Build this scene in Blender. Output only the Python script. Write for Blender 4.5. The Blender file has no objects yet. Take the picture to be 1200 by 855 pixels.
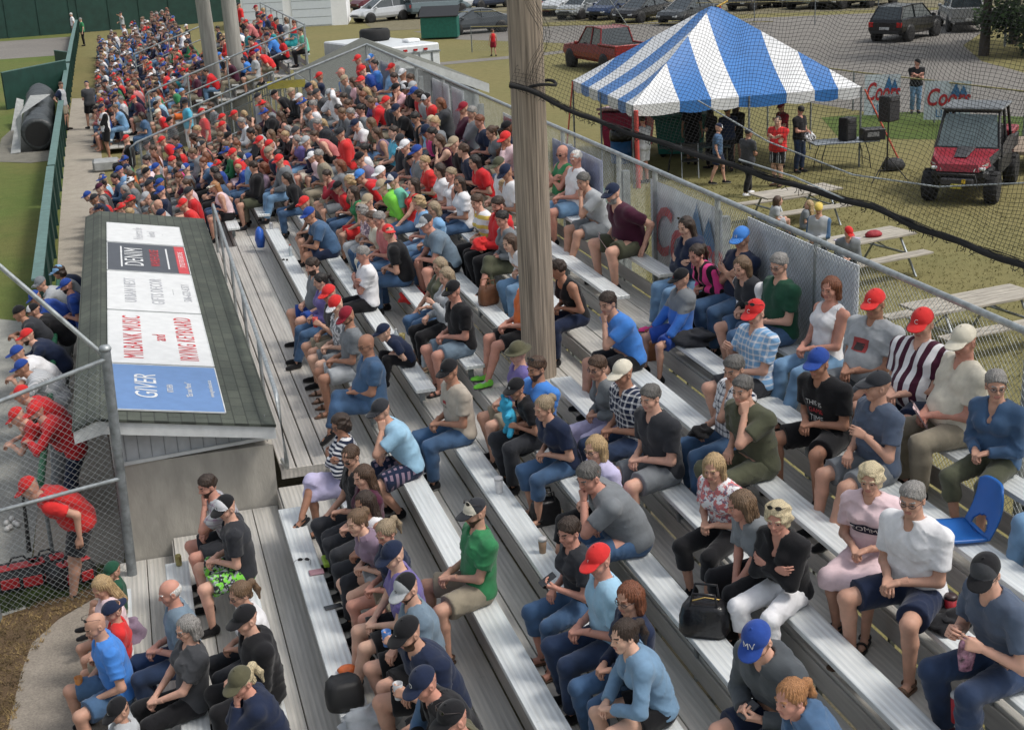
import bpy, math, random, time
import numpy as np
from mathutils import Matrix, Vector
T0 = time.time()
random.seed(7)
SC = bpy.context.scene
COL = SC.collection
PI = math.pi
R = math.radians

# ------------------------------------------------------------------ camera model (real position in the press box)
CZ = 6.946
YAW, PIT, ROL, FPX = .2599, .3168, -.0484, 1619.5
_cy, _sy, _cp, _sp = math.cos(YAW), math.sin(YAW), math.cos(PIT), math.sin(PIT)
FW = np.array([_sy*_cp, _cy*_cp, -_sp]); _r = np.array([_cy, -_sy, 0]); _u = np.cross(_r, FW)
RT = math.cos(ROL)*_r + math.sin(ROL)*_u
UP = -math.sin(ROL)*_r + math.cos(ROL)*_u
CAM = np.array([0, 0, CZ])
def proj(P):
    P = np.asarray(P, float) - CAM
    return np.array([600 + FPX*(P @ RT)/(P @ FW), 427.5 - FPX*(P @ UP)/(P @ FW)])
def ray(px, py):
    a, b = (px-600)/FPX, (py-427.5)/FPX
    return FW + a*RT - b*UP
def on_z(px, py, z=0.):
    D = ray(px, py); return CAM + D*(z-CZ)/D[2]
ROWA, ROWD, ROWH, SEATW = -.8333, .61, .2093, .2375
def seat(i): return ROWA + i*ROWD, .43 + ROWH*i

# ------------------------------------------------------------------ materials
MATS = {}
def nodes_of(m):
    m.use_nodes = True
    nt = m.node_tree; nt.nodes.clear()
    out = nt.nodes.new('ShaderNodeOutputMaterial'); b = nt.nodes.new('ShaderNodeBsdfPrincipled')
    nt.links.new(b.outputs[0], out.inputs[0])
    return nt, b
def N(nt, t, **kw):
    n = nt.nodes.new(t)
    for k, v in kw.items():
        if k in n.inputs: n.inputs[k].default_value = v
        else: setattr(n, k, v)
    return n
def L(nt, a, b): nt.links.new(a, b)
def ramp(nt, fac, stops):
    r = nt.nodes.new('ShaderNodeValToRGB'); L(nt, fac, r.inputs[0])
    while len(r.color_ramp.elements) < len(stops): r.color_ramp.elements.new(.5)
    for e, (p, c) in zip(r.color_ramp.elements, stops):
        e.position = p; e.color = (*c, 1) if len(c) == 3 else c
    return r
def mixc(nt, fac, a, b, mode='MIX'):
    m = nt.nodes.new('ShaderNodeMix'); m.data_type = 'RGBA'; m.blend_type = mode
    for s, v in ((0, fac), (6, a), (7, b)):
        if isinstance(v, bpy.types.NodeSocket): L(nt, v, m.inputs[s])
        elif s == 0: m.inputs[0].default_value = v
        else: m.inputs[s].default_value = (*v[:3], 1)
    return m.outputs[2]
def noise(nt, vec, scale, detail=3, rough=.55):
    n = N(nt, 'ShaderNodeTexNoise'); n.inputs['Scale'].default_value = scale
    n.inputs['Detail'].default_value = detail; n.inputs['Roughness'].default_value = rough
    L(nt, vec, n.inputs['Vector']); return n.outputs['Fac']
def objco(nt, scale=(1, 1, 1)):
    t = nt.nodes.new('ShaderNodeTexCoord'); m = nt.nodes.new('ShaderNodeMapping')
    m.inputs['Scale'].default_value = scale; L(nt, t.outputs['Object'], m.inputs[0]); return m.outputs[0]
def bump(nt, b, h, strength=.3, dist=.01):
    n = nt.nodes.new('ShaderNodeBump'); n.inputs['Strength'].default_value = strength
    n.inputs['Distance'].default_value = dist; L(nt, h, n.inputs['Height']); L(nt, n.outputs[0], b.inputs['Normal'])
def mat(name, col, rough=.7, metal=0., var=.12, nscale=6., bmp=0., bscale=40., bdist=.005, spec=None, stretch=(1, 1, 1), alpha=None, trans=0.):
    key = ('m', name)
    if key in MATS: return MATS[key]
    m = bpy.data.materials.new(name); nt, b = nodes_of(m)
    co = objco(nt, stretch)
    f = noise(nt, co, nscale)
    lo = tuple(max(0, c*(1-var*1.6)) for c in col); hi = tuple(min(1, c*(1+var*1.3)) for c in col)
    r = ramp(nt, f, [(.3, lo), (.7, hi)])
    L(nt, r.outputs[0], b.inputs['Base Color'])
    b.inputs['Roughness'].default_value = rough; b.inputs['Metallic'].default_value = metal
    if spec is not None: b.inputs['Specular IOR Level'].default_value = spec
    if bmp: bump(nt, b, noise(nt, co, bscale), bmp, bdist)
    if alpha is not None: b.inputs['Alpha'].default_value = alpha
    if trans: b.inputs['Transmission Weight'].default_value = trans
    MATS[key] = m; return m

PAL = dict(white=(.72,.72,.74), cream=(.62,.58,.48), beige=(.42,.37,.31), tan=(.36,.29,.2), khaki=(.27,.235,.175), olive=(.075,.08,.05),
 green=(.035,.2,.08), dkgreen=(.015,.07,.04), lime=(.2,.62,.07), mint=(.15,.5,.36), teal=(.02,.24,.26), cyan=(.09,.42,.6), ltblue=(.3,.5,.66), sky=(.19,.36,.58),
 blue=(.04,.15,.5), royal=(.02,.06,.28), brtblue=(.06,.22,.62), slate=(.06,.12,.22), slateT=(.075,.1,.15), navy=(.012,.02,.05), black=(.009,.009,.011), charcoal=(.026,.028,.034),
 dkgrey=(.05,.052,.058), grey=(.17,.185,.2), ltgrey=(.38,.4,.42), bluegrey=(.15,.21,.27), red=(.55,.02,.025), brtred=(.6,.03,.03), dkred=(.25,.015,.03), maroon=(.06,.012,.03),
 pink=(.7,.42,.46), ltpink=(.68,.52,.55), hotpink=(.7,.06,.25), coral=(.55,.17,.17), mauve=(.22,.16,.22), purple=(.15,.12,.32), lavender=(.48,.45,.64), orange=(.7,.16,.04),
 yellow=(.7,.52,.12), brown=(.09,.05,.03), denim=(.045,.09,.17), dkdenim=(.02,.035,.075), ltdenim=(.13,.23,.36), denimshirt=(.16,.27,.4), camo=(.09,.085,.05), heather=(.07,.08,.09))
HAIRC = dict(black=(.012,.009,.008), dkbrown=(.03,.017,.011), brown=(.06,.032,.018), auburn=(.15,.05,.022), ltbrown=(.13,.08,.045), blond=(.36,.25,.13), ashblond=(.26,.2,.13), strawberry=(.32,.15,.06),
 grey=(.22,.21,.2), white=(.55,.54,.52), salt=(.1,.095,.09), paleblond=(.5,.42,.27))
SKIN = dict(a=(.6,.36,.27), b=(.5,.295,.215), c=(.4,.215,.145), d=(.14,.065,.04), r=(.53,.275,.21), e=(.62,.4,.3))

def skin_m(k):
    key = ('skin', k)
    if key in MATS: return MATS[key]
    m = bpy.data.materials.new('skin'); nt, b = nodes_of(m); c = SKIN[k]
    f = noise(nt, objco(nt), 14, 4)
    r = ramp(nt, f, [(.3, tuple(x*.86 for x in c)), (.7, (min(1, c[0]*1.1), c[1]*1.02, c[2]*1.0))])
    L(nt, r.outputs[0], b.inputs['Base Color']); b.inputs['Roughness'].default_value = .58
    b.inputs['Specular IOR Level'].default_value = .3; b.inputs['Subsurface Weight'].default_value = 0.
    bump(nt, b, noise(nt, objco(nt), 120), .12, .002)
    MATS[key] = m; return m
def hair_m(k):
    key = ('hair', k)
    if key in MATS: return MATS[key]
    m = bpy.data.materials.new('hair'); nt, b = nodes_of(m); c = HAIRC[k]
    co = objco(nt, (60, 60, 9))
    f = noise(nt, co, 2.5, 4, .75)
    r = ramp(nt, f, [(.3, tuple(x*.4 for x in c)), (.7, tuple(min(1, x*1.7) for x in c))])
    L(nt, r.outputs[0], b.inputs['Base Color']); b.inputs['Roughness'].default_value = .48
    bump(nt, b, f, .9, .008)
    MATS[key] = m; return m
def cloth_m(spec):
    """'navy' or pattern:'plaid/navy/white', 'vstripe/..', 'hstripe/..', 'print/..', 'block/..'"""
    key = ('cloth', spec)
    if key in MATS: return MATS[key]
    parts = spec.split('/')
    m = bpy.data.materials.new('cloth'); nt, b = nodes_of(m)
    co = objco(nt)
    if len(parts) == 1: base = PAL[parts[0]]; col = None; c0 = base
    else:
        kind = parts[0]; c0 = PAL[parts[1]]; c1 = PAL[parts[2]]
        sep = nt.nodes.new('ShaderNodeSeparateXYZ'); L(nt, co, sep.inputs[0])
        def stripe(sock, freq, duty):
            a = N(nt, 'ShaderNodeMath', operation='MULTIPLY'); L(nt, sock, a.inputs[0]); a.inputs[1].default_value = freq
            fr = N(nt, 'ShaderNodeMath', operation='FRACT'); L(nt, a.outputs[0], fr.inputs[0])
            g = N(nt, 'ShaderNodeMath', operation='LESS_THAN'); L(nt, fr.outputs[0], g.inputs[0]); g.inputs[1].default_value = duty
            return g.outputs[0]
        if kind == 'plaid':
            s1 = stripe(sep.outputs['Z'], 17, .3); s2 = stripe(sep.outputs['Y'], 17, .3); s3 = stripe(sep.outputs['Z'], 17, .08)
            col = mixc(nt, s1, c0, tuple(.55*a+.45*d for a, d in zip(c0, c1))); col = mixc(nt, s2, col, tuple(.5*a+.5*d for a, d in zip(c0, c1)))
            mul = N(nt, 'ShaderNodeMath', operation='MULTIPLY'); L(nt, s1, mul.inputs[0]); L(nt, s2, mul.inputs[1])
            col = mixc(nt, mul.outputs[0], col, c1); col = mixc(nt, s3, col, c1)
        elif kind == 'check':
            s1 = stripe(sep.outputs['X'], 16, .5); s2 = stripe(sep.outputs['Y'], 16, .5)
            col = mixc(nt, s1, c0, c1); col = mixc(nt, s2, col, c0)
        elif kind == 'vstripe': col = mixc(nt, stripe(sep.outputs['Y'], 10, .5), c0, c1)
        elif kind == 'pin': col = mixc(nt, stripe(sep.outputs['Y'], 26, .18), c0, c1)
        elif kind == 'hstripe': col = mixc(nt, stripe(sep.outputs['Z'], 24, .5), c0, c1)
        elif kind == 'wide': col = mixc(nt, stripe(sep.outputs['Z'], 7.5, .42), c0, c1)
        elif kind == 'block':
            g = N(nt, 'ShaderNodeMath', operation='GREATER_THAN'); L(nt, sep.outputs['Z'], g.inputs[0]); g.inputs[1].default_value = float(parts[3])
            col = mixc(nt, g.outputs[0], c0, c1)
        elif kind == 'sleeve':   # c1 away from the middle of the body
            ab = N(nt, 'ShaderNodeMath', operation='ABSOLUTE'); L(nt, sep.outputs['Y'], ab.inputs[0])
            g = N(nt, 'ShaderNodeMath', operation='GREATER_THAN'); L(nt, ab.outputs[0], g.inputs[0]); g.inputs[1].default_value = .185
            col = mixc(nt, g.outputs[0], c0, c1)
        else:  # print
            v = N(nt, 'ShaderNodeTexVoronoi'); v.inputs['Scale'].default_value = 24; L(nt, co, v.inputs['Vector'])
            n2 = noise(nt, co, 19, 2)
            rr = ramp(nt, n2, [(.47, (0, 0, 0)), (.53, (1, 1, 1))])
            col = mixc(nt, rr.outputs[0], c0, c1)
            if len(parts) > 3:
                r3 = ramp(nt, noise(nt, co, 27, 2), [(.56, (0, 0, 0)), (.6, (1, 1, 1))]); col = mixc(nt, r3.outputs[0], col, PAL[parts[3]])
    f = noise(nt, co, 9, 3)
    if col is None:
        r = ramp(nt, f, [(.3, tuple(x*.84 for x in c0)), (.72, tuple(min(1, x*1.13) for x in c0))]); L(nt, r.outputs[0], b.inputs['Base Color'])
    else:
        L(nt, col, b.inputs['Base Color'])
    if spec in ('denim', 'ltdenim', 'dkdenim'):
        f2 = noise(nt, co, 4, 2)
        c = PAL[spec]; r = ramp(nt, f2, [(.35, tuple(x*.75 for x in c)), (.7, tuple(x*1.5 for x in c))]); L(nt, r.outputs[0], b.inputs['Base Color'])
    b.inputs['Roughness'].default_value = .88; b.inputs['Specular IOR Level'].default_value = .2
    b.inputs['Sheen Weight'].default_value = .15
    w = noise(nt, co, 14, 3, .55); bump(nt, b, w, .35, .015)
    MATS[key] = m; return m

# ------------------------------------------------------------------ mesh helpers
class MB:
    """collects raw geometry for ONE mesh object"""
    def __init__(s): s.v = []; s.f = []; s.m = []; s.ms = []; s.sm = []
    def mi(s, m):
        if m not in s.ms: s.ms.append(m)
        return s.ms.index(m)
    def add(s, vs, fs, m, smooth=False):
        o = len(s.v); s.v += [tuple(map(float, p)) for p in vs]; k = s.mi(m)
        for f in fs: s.f.append([i+o for i in f]); s.m.append(k); s.sm.append(smooth)
    def box(s, lo, hi, m, M=None, bev=0.):
        x0, y0, z0 = lo; x1, y1, z1 = hi
        if bev <= 0:
            vs = [(x0,y0,z0),(x1,y0,z0),(x1,y1,z0),(x0,y1,z0),(x0,y0,z1),(x1,y0,z1),(x1,y1,z1),(x0,y1,z1)]
            fs = [(0,3,2,1),(4,5,6,7),(0,1,5,4),(1,2,6,5),(2,3,7,6),(3,0,4,7)]
        else:
            b = min(bev, (x1-x0)*.49, (y1-y0)*.49, (z1-z0)*.49); vs = []; fs = []
            for X, sx in ((x0, 1), (x1, -1)):
                for Y, sy in ((y0, 1), (y1, -1)):
                    for Z, sz in ((z0, 1), (z1, -1)):
                        vs += [(X, Y+sy*b, Z+sz*b), (X+sx*b, Y, Z+sz*b), (X+sx*b, Y+sy*b, Z)]
            def c(i, j, k): return (i*4+j*2+k)*3
            for i in (0, 1):
                q = [c(i,0,0), c(i,1,0), c(i,1,1), c(i,0,1)]; fs.append(q if i else q[::-1])
                q = [c(0,i,0)+1, c(1,i,0)+1, c(1,i,1)+1, c(0,i,1)+1]; fs.append(q[::-1] if i else q)
                q = [c(0,0,i)+2, c(1,0,i)+2, c(1,1,i)+2, c(0,1,i)+2]; fs.append(q if i else q[::-1])
            for j in (0, 1):
                for k in (0, 1):
                    q = [c(0,j,k)+1, c(1,j,k)+1, c(1,j,k)+2, c(0,j,k)+2]; fs.append(q if (j == k) else q[::-1])
                    q = [c(j,0,k), c(j,1,k), c(j,1,k)+2, c(j,0,k)+2]; fs.append(q[::-1] if (j == k) else q)
                    q = [c(j,k,0), c(j,k,1), c(j,k,1)+1, c(j,k,0)+1]; fs.append(q if (j == k) else q[::-1])
            for i in (0, 1):
                for j in (0, 1):
                    for k in (0, 1):
                        q = [c(i,j,k), c(i,j,k)+1, c(i,j,k)+2]; fs.append(q[::-1] if (i+j+k) % 2 else q)
        if M is not None: vs = [tuple(M @ Vector(p)) for p in vs]
        s.add(vs, fs, m)
    def tube(s, pts, r, m, n=8, caps=True, smooth=True, r2=None):
        pts = [Vector(p) for p in pts]; rings = []; up = Vector((0, 0, 1)); vs = []; fs = []
        for i, p in enumerate(pts):
            d = (pts[min(i+1, len(pts)-1)] - pts[max(i-1, 0)]).normalized()
            a = d.cross(up)
            if a.length < .05: a = d.cross(Vector((1, 0, 0)))
            a.normalize(); b = d.cross(a)
            rr = r if r2 is None else r + (r2-r)*i/(len(pts)-1)
            for k in range(n):
                t = 2*PI*k/n; vs.append(p + a*math.cos(t)*rr + b*math.sin(t)*rr)
        for i in range(len(pts)-1):
            for k in range(n):
                q = i*n+k; w = i*n+(k+1) % n; fs.append((q, w, w+n, q+n))
        s.add(vs, fs, m, smooth)
        if caps:
            o = (len(pts)-1)*n
            s.add(vs[:n], [tuple(range(n))[::-1]], m); s.add(vs[o:], [tuple(range(n))], m)
    def lathe(s, prof, m, n=16, M=None, smooth=True):
        vs = []; fs = []
        for (r, z) in prof:
            for k in range(n): vs.append((r*math.cos(2*PI*k/n), r*math.sin(2*PI*k/n), z))
        for i in range(len(prof)-1):
            for k in range(n):
                a = i*n+k; b = i*n+(k+1) % n; fs.append((a, b, b+n, a+n))
        if prof[0][0] > 1e-4: fs.append(tuple(range(n))[::-1])
        if prof[-1][0] > 1e-4: fs.append(tuple(range((len(prof)-1)*n, len(prof)*n)))
        if M is not None: vs = [tuple(M @ Vector(p)) for p in vs]
        s.add(vs, fs, m, smooth)
    def prism(s, poly, z0, z1, m, M=None, smooth=False):
        n = len(poly); vs = [(x, y, z0) for x, y in poly]+[(x, y, z1) for x, y in poly]
        fs = [tuple(range(n))[::-1], tuple(range(n, 2*n))]+[(i, (i+1) % n, (i+1) % n+n, i+n) for i in range(n)]
        if M is not None: vs = [tuple(M @ Vector(p)) for p in vs]
        s.add(vs, fs, m, smooth)
    def quad(s, a, b, c, d, m): s.add([a, b, c, d], [(0, 1, 2, 3)], m)
    def mesh(s, name):
        me = bpy.data.meshes.new(name); me.from_pydata(s.v, [], s.f)
        for m in s.ms: me.materials.append(m)
        if s.m:
            me.polygons.foreach_set('material_index', s.m); me.polygons.foreach_set('use_smooth', s.sm)
        me.update(); return me
    def obj(s, name, parent=None): return link(name, s.mesh(name), parent)
def link(name, me, parent=None, M=None):
    o = bpy.data.objects.new(name, me); COL.objects.link(o)
    if parent is not None: o.parent = parent
    if M is not None: o.matrix_local = M
    return o
def empty(name, loc=(0, 0, 0), rz=0.):
    o = bpy.data.objects.new(name, None); COL.objects.link(o); o.location = loc; o.rotation_euler = (0, 0, rz)
    o.empty_display_size = .2; return o
def tag(o, label, cat, group=None, kind=None):
    if label: o['label'] = label
    if cat: o['category'] = cat
    if group: o['group'] = group
    if kind: o['kind'] = kind
    return o
def struct(o): o['kind'] = 'structure'; return o
_groups = {}
def copy_tree(o, parent=None):
    c = o.copy(); COL.objects.link(c)
    if parent is not None: c.parent = parent
    for ch in o.children: copy_tree(ch, c)
    return c
def MAT4(loc, rx=0, ry=0, rz=0):
    from mathutils import Euler
    return Matrix.Translation(loc) @ Euler((rx, ry, rz)).to_matrix().to_4x4()
def text_mesh(txt, m, name, size, parent, M, sx=1., depth=.002, align='CENTER', shear=0., bold=0., spacing=1.):
    cu = bpy.data.curves.new('lettering', 'FONT'); cu.body = txt; cu.size = size; cu.align_x = align; cu.align_y = 'CENTER'
    cu.extrude = depth/2; cu.shear = shear; cu.offset = bold; cu.space_character = spacing; cu.resolution_u = 3
    t = bpy.data.objects.new('tmp', cu); COL.objects.link(t)
    dg = bpy.context.evaluated_depsgraph_get(); me = bpy.data.meshes.new_from_object(t.evaluated_get(dg))
    bpy.data.objects.remove(t); me.name = name
    me.transform(Matrix.Diagonal((sx, 1, 1, 1))); me.materials.clear(); me.materials.append(m)
    return link(name, me, parent, M)
# ------------------------------------------------------------------ implicit surfaces (round cones blended on a grid) for figures
class Field:
    def __init__(s, lo, hi, h, init=1.):
        s.lo = np.array(lo, float); s.h = h; n = np.ceil((np.array(hi)-s.lo)/h).astype(int)+1; s.n = n
        s.ax = [s.lo[i]+h*np.arange(n[i]) for i in range(3)]
        s.F = np.full(tuple(n), init, np.float32)
    def sl(s, lo, hi):
        out = []
        for i in range(3):
            a = int(max(0, math.floor((lo[i]-s.lo[i])/s.h))); b = int(min(s.n[i], math.ceil((hi[i]-s.lo[i])/s.h)+1)); out.append(slice(a, max(a, b)))
        return tuple(out)
    def pts(s, S): return s.ax[0][S[0]][:, None, None], s.ax[1][S[1]][None, :, None], s.ax[2][S[2]][None, None, :]
    def comb(s, S, d, k, sub=False):
        a = s.F[S]
        if sub:
            d = -d
            if k <= 0: s.F[S] = np.maximum(a, d); return
            h = np.clip(.5-.5*(a-d)/k, 0, 1); s.F[S] = a+(d-a)*h+k*h*(1-h); return
        if k <= 0: s.F[S] = np.minimum(a, d); return
        h = np.clip(.5+.5*(a-d)/k, 0, 1); s.F[S] = a+(d-a)*h-k*h*(1-h)
    def cone(s, a, b, r1, r2=None, k=.03, flat=0, sub=False):
        r2 = r1 if r2 is None else r2
        a = np.array(a, float); b = np.array(b, float); rm = max(r1, r2)+max(k, .01)+s.h*1.5
        S = s.sl(np.minimum(a, b)-rm, np.maximum(a, b)+rm); X, Y, Z = s.pts(S)
        ba = b-a; L2 = max(ba@ba, 1e-9)
        px, py, pz = X-a[0], Y-a[1], Z-a[2]
        t = (px*ba[0]+py*ba[1]+pz*ba[2])/L2; tc = np.clip(t, 0, 1)
        d = np.sqrt((px-tc*ba[0])**2+(py-tc*ba[1])**2+(pz-tc*ba[2])**2)-(r1+(r2-r1)*tc)
        if flat: d = np.maximum(d, (t-1)*math.sqrt(L2))
        s.comb(S, d, k, sub)
    def ell(s, c, r, k=.03, sub=False, M=None):
        c = np.array(c, float); r = np.array(r, float); rm = (r.max() if M is not None else r)+max(k, .01)+s.h*1.5
        S = s.sl(c-rm, c+rm); X, Y, Z = s.pts(S); px, py, pz = X-c[0], Y-c[1], Z-c[2]
        if M is not None: px, py, pz = (M[0][0]*px+M[1][0]*py+M[2][0]*pz), (M[0][1]*px+M[1][1]*py+M[2][1]*pz), (M[0][2]*px+M[1][2]*py+M[2][2]*pz)
        k0 = np.sqrt((px/r[0])**2+(py/r[1])**2+(pz/r[2])**2)+1e-6; k1 = np.sqrt((px/r[0]**2)**2+(py/r[1]**2)**2+(pz/r[2]**2)**2)+1e-6
        s.comb(S, k0*(k0-1)/k1, k, sub)
    def plane(s, p, n):   # keep the side opposite to n
        n = np.array(n, float); n /= np.linalg.norm(n); X, Y, Z = s.pts((slice(None),)*3)
        d = (X-p[0])*n[0]+(Y-p[1])*n[1]+(Z-p[2])*n[2]; s.F = np.maximum(s.F, d).astype(np.float32)
    def plane_near(s, p, n, rad):
        n = np.array(n, float); n /= np.linalg.norm(n); p = np.array(p); S = s.sl(p-rad, p+rad); X, Y, Z = s.pts(S)
        d = (X-p[0])*n[0]+(Y-p[1])*n[1]+(Z-p[2])*n[2]
        m = ((X-p[0])**2+(Y-p[1])**2+(Z-p[2])**2) < rad*rad
        s.F[S] = np.where(m, np.maximum(s.F[S], d), s.F[S])
    def wrinkle(s, amp, seed, fr=55.):
        X, Y, Z = s.pts((slice(None),)*3); q = seed*1.7
        w = np.sin(fr*Z+22*np.sin(9*Y+q)*.12+2*np.sin(21*X+q)+q)*np.sin(17*X+13*Y+11*Z+q)+.6*np.sin(fr*.6*(X+Y*.7)-fr*.5*Z+q*2)*np.sin(15*Y-9*Z+q)
        s.F += (amp*w).astype(np.float32)
    def folds(s, amp, seed, fr=34., dirv=(.45, .25, 1.)):   # cloth folds: narrow ridges running across the pull of the cloth, in patches
        X, Y, Z = s.pts((slice(None),)*3); q = seed*1.31; a, b, c = dirv
        ph = fr*(a*X+c*Z+b*np.abs(Y))+1.6*np.sin(11*Y+q)+1.3*np.sin(13*X-7*Z+q*2)+.8*np.sin(23*Y-9*Z+q)
        r = 1-np.abs(np.sin(ph)); m = np.clip(.5+.9*np.sin(6.5*Z+9*Y+q)*np.sin(8*X-5*Y+2*q), 0, 1)
        ph2 = fr*.62*(Z-.8*X+.5*Y)+1.5*np.sin(9*Z+q)+q; r2 = 1-np.abs(np.sin(ph2)); m2 = np.clip(.35+.8*np.sin(7*Y-6*Z+q*3), 0, 1)
        s.F -= (amp*(2.0*(r**3-.12)*m+1.3*(r2**3-.12)*m2)).astype(np.float32)
    def mesh(s):
        F = s.F.copy(); F[0] = F[-1] = 1; F[:, 0] = F[:, -1] = 1; F[:, :, 0] = F[:, :, -1] = 1
        ins = F < 0
        c = [ins[i:ins.shape[0]-1+i, j:ins.shape[1]-1+j, k:ins.shape[2]-1+k] for i in (0, 1) for j in (0, 1) for k in (0, 1)]
        sm = sum(x.astype(np.int8) for x in c); act = (sm > 0) & (sm < 8)
        I = np.argwhere(act); idx = np.full(act.shape, -1, np.int32); idx[act] = np.arange(len(I))
        acc = np.zeros((len(I), 3)); cnt = np.zeros(len(I))
        val = {}
        for i in (0, 1):
            for j in (0, 1):
                for k in (0, 1): val[i, j, k] = F[I[:, 0]+i, I[:, 1]+j, I[:, 2]+k]
        for (o, ax) in [((0,0,0),0),((0,1,0),0),((0,0,1),0),((0,1,1),0),((0,0,0),1),((1,0,0),1),((0,0,1),1),((1,0,1),1),((0,0,0),2),((1,0,0),2),((0,1,0),2),((1,1,0),2)]:
            e = list(o); e[ax] = 1; a = val[o]; b = val[tuple(e)]; m = (a < 0) != (b < 0)
            t = a[m]/(a[m]-b[m]); P = np.zeros((m.sum(), 3)); P += np.array(o); P[:, ax] += t
            acc[m] += P; cnt[m] += 1
        V = s.lo+s.h*(I+acc/np.maximum(cnt, 1)[:, None])
        Q = []
        for ax in range(3):
            a = ins; sl0 = [slice(None)]*3; sl1 = [slice(None)]*3; sl0[ax] = slice(0, -1); sl1[ax] = slice(1, None)
            A, B = ins[tuple(sl0)], ins[tuple(sl1)]; E = np.argwhere(A != B)
            if not len(E): continue
            o1, o2 = [(1, 2), (2, 0), (0, 1)][ax]
            ok = (E[:, o1] > 0) & (E[:, o2] > 0) & (E[:, o1] < ins.shape[o1]-1) & (E[:, o2] < ins.shape[o2]-1); E = E[ok]
            d1 = np.zeros(3, int); d1[o1] = 1; d2 = np.zeros(3, int); d2[o2] = 1
            g = lambda P: idx[P[:, 0], P[:, 1], P[:, 2]]
            q = np.stack([g(E-d1-d2), g(E-d2), g(E), g(E-d1)], 1)
            fl = ~A[tuple(E.T)]; q[fl] = q[fl][:, ::-1]; Q.append(q)
        Q = np.concatenate(Q) if Q else np.zeros((0, 4), int)
        return V, Q[(Q >= 0).all(1)]
def np_mesh(name, V, Q, mats, midx=None):
    me = bpy.data.meshes.new(name); n = len(Q)
    me.vertices.add(len(V)); me.vertices.foreach_set('co', np.asarray(V, np.float32).ravel())
    me.loops.add(n*4); me.loops.foreach_set('vertex_index', np.asarray(Q, np.int32).ravel())
    me.polygons.add(n); me.polygons.foreach_set('loop_start', np.arange(0, 4*n, 4, dtype=np.int32)); me.polygons.foreach_set('loop_total', np.full(n, 4, np.int32))
    me.polygons.foreach_set('use_smooth', np.ones(n, bool))
    for m in mats: me.materials.append(m)
    if midx is not None: me.polygons.foreach_set('material_index', np.asarray(midx, np.int32))
    me.update(calc_edges=True); return me
def xf(M, V): M = np.array(M); return V @ M[:3, :3].T + M[:3, 3]

# ---- heads (canonical: centre of head at origin, +x forward)
def head_vq(kind, h):
    f = Field((-.13, -.12, -.16), (.15, .12, .16), h)
    w = {'m': 1., 'w': .92, 'h': 1.08}[kind]
    f.ell((-.012, 0, .035), (.096, .077*w**.5, .084), .01)
    f.ell((.022, 0, -.035), (.066, .057*w, .08), .035)
    f.ell((-.01, 0, -.03), (.07, .06*w, .06), .03)
    f.cone((.058, -.012, -.098), (.058, .012, -.098), .02*w, None, .03)
    if kind == 'h':
        f.cone((.02, -.03, -.1), (.02, .03, -.1), .038, None, .03)
    for s in (1, -1):
        f.ell((.05, .036*s*w, -.03), (.03, .026, .03), .02)            # cheek
        f.cone((.079, .045*s, .022), (.088, .016*s, .024), .0085, None, .012)    # brow ridge
        f.ell((.094, .031*s, .004), (.017, .018, .0125), .012, sub=True)
        f.ell((.0755, .031*s, .002), (.0135, .0145, .0125), .003)
    f.cone((.087, 0, .016), (.107, 0, -.022), .0075, .0115, .012)
    for s in (1, -1): f.cone((.1, .007*s, -.027), (.094, .012*s, -.029), .0075, None, .006)
    f.cone((.084, -.02, -.055), (.084, .02, -.055), .0075, None, .008); f.cone((.082, -.015, -.066), (.082, .015, -.066), .0085, None, .008)
    f.cone((.097, -.02, -.0605), (.097, .02, -.0605), .0035, None, .003, sub=True)
    for s in (1, -1):
        f.ell((-.008, .078*s*w**.5, -.006), (.021, .011, .033), .006); f.ell((-.002, .09*s*w**.5, -.004), (.011, .009, .018), .004, sub=True)
    V, Q = f.mesh(); C = V[Q].mean(1); x, y, z = C.T; ay = np.abs(y)
    mi = np.zeros(len(Q), int)
    mi[(x > .074) & (ay < .024) & (z < -.047) & (z > -.073)] = 1
    de = np.sqrt((x-.0755)**2+(ay-.031)**2+(z-.002)**2)
    eye = (de < .0165) & (x > .081) & (np.abs(z-.002) < .0055); mi[eye] = 2
    mi[eye & (np.sqrt((ay-.031)**2+(z-.002)**2) < .0078)] = 3
    mi[(x > .07) & (ay > .012) & (ay < .052) & (z > .021+.12*(ay-.012)) & (z < .031+.1*(ay-.012))] = 4
    mi2 = mi.copy()
    lip = mi == 1
    bd = (z < -.036-.25*np.maximum(0, .02-x)) & (x > -.012) & ~lip & (z > -.118) & ~((x > .085) & (z > -.042))
    mi2[bd & ((ay > .012) | (z < -.07) | (z > -.05))] = 4
    return V, Q, mi, mi2
_H = {}
def head_lib(kind, lod):
    if (kind, lod) not in _H: _H[kind, lod] = head_vq(kind, (.0055, .009, .013)[lod])
    return _H[kind, lod]
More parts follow.
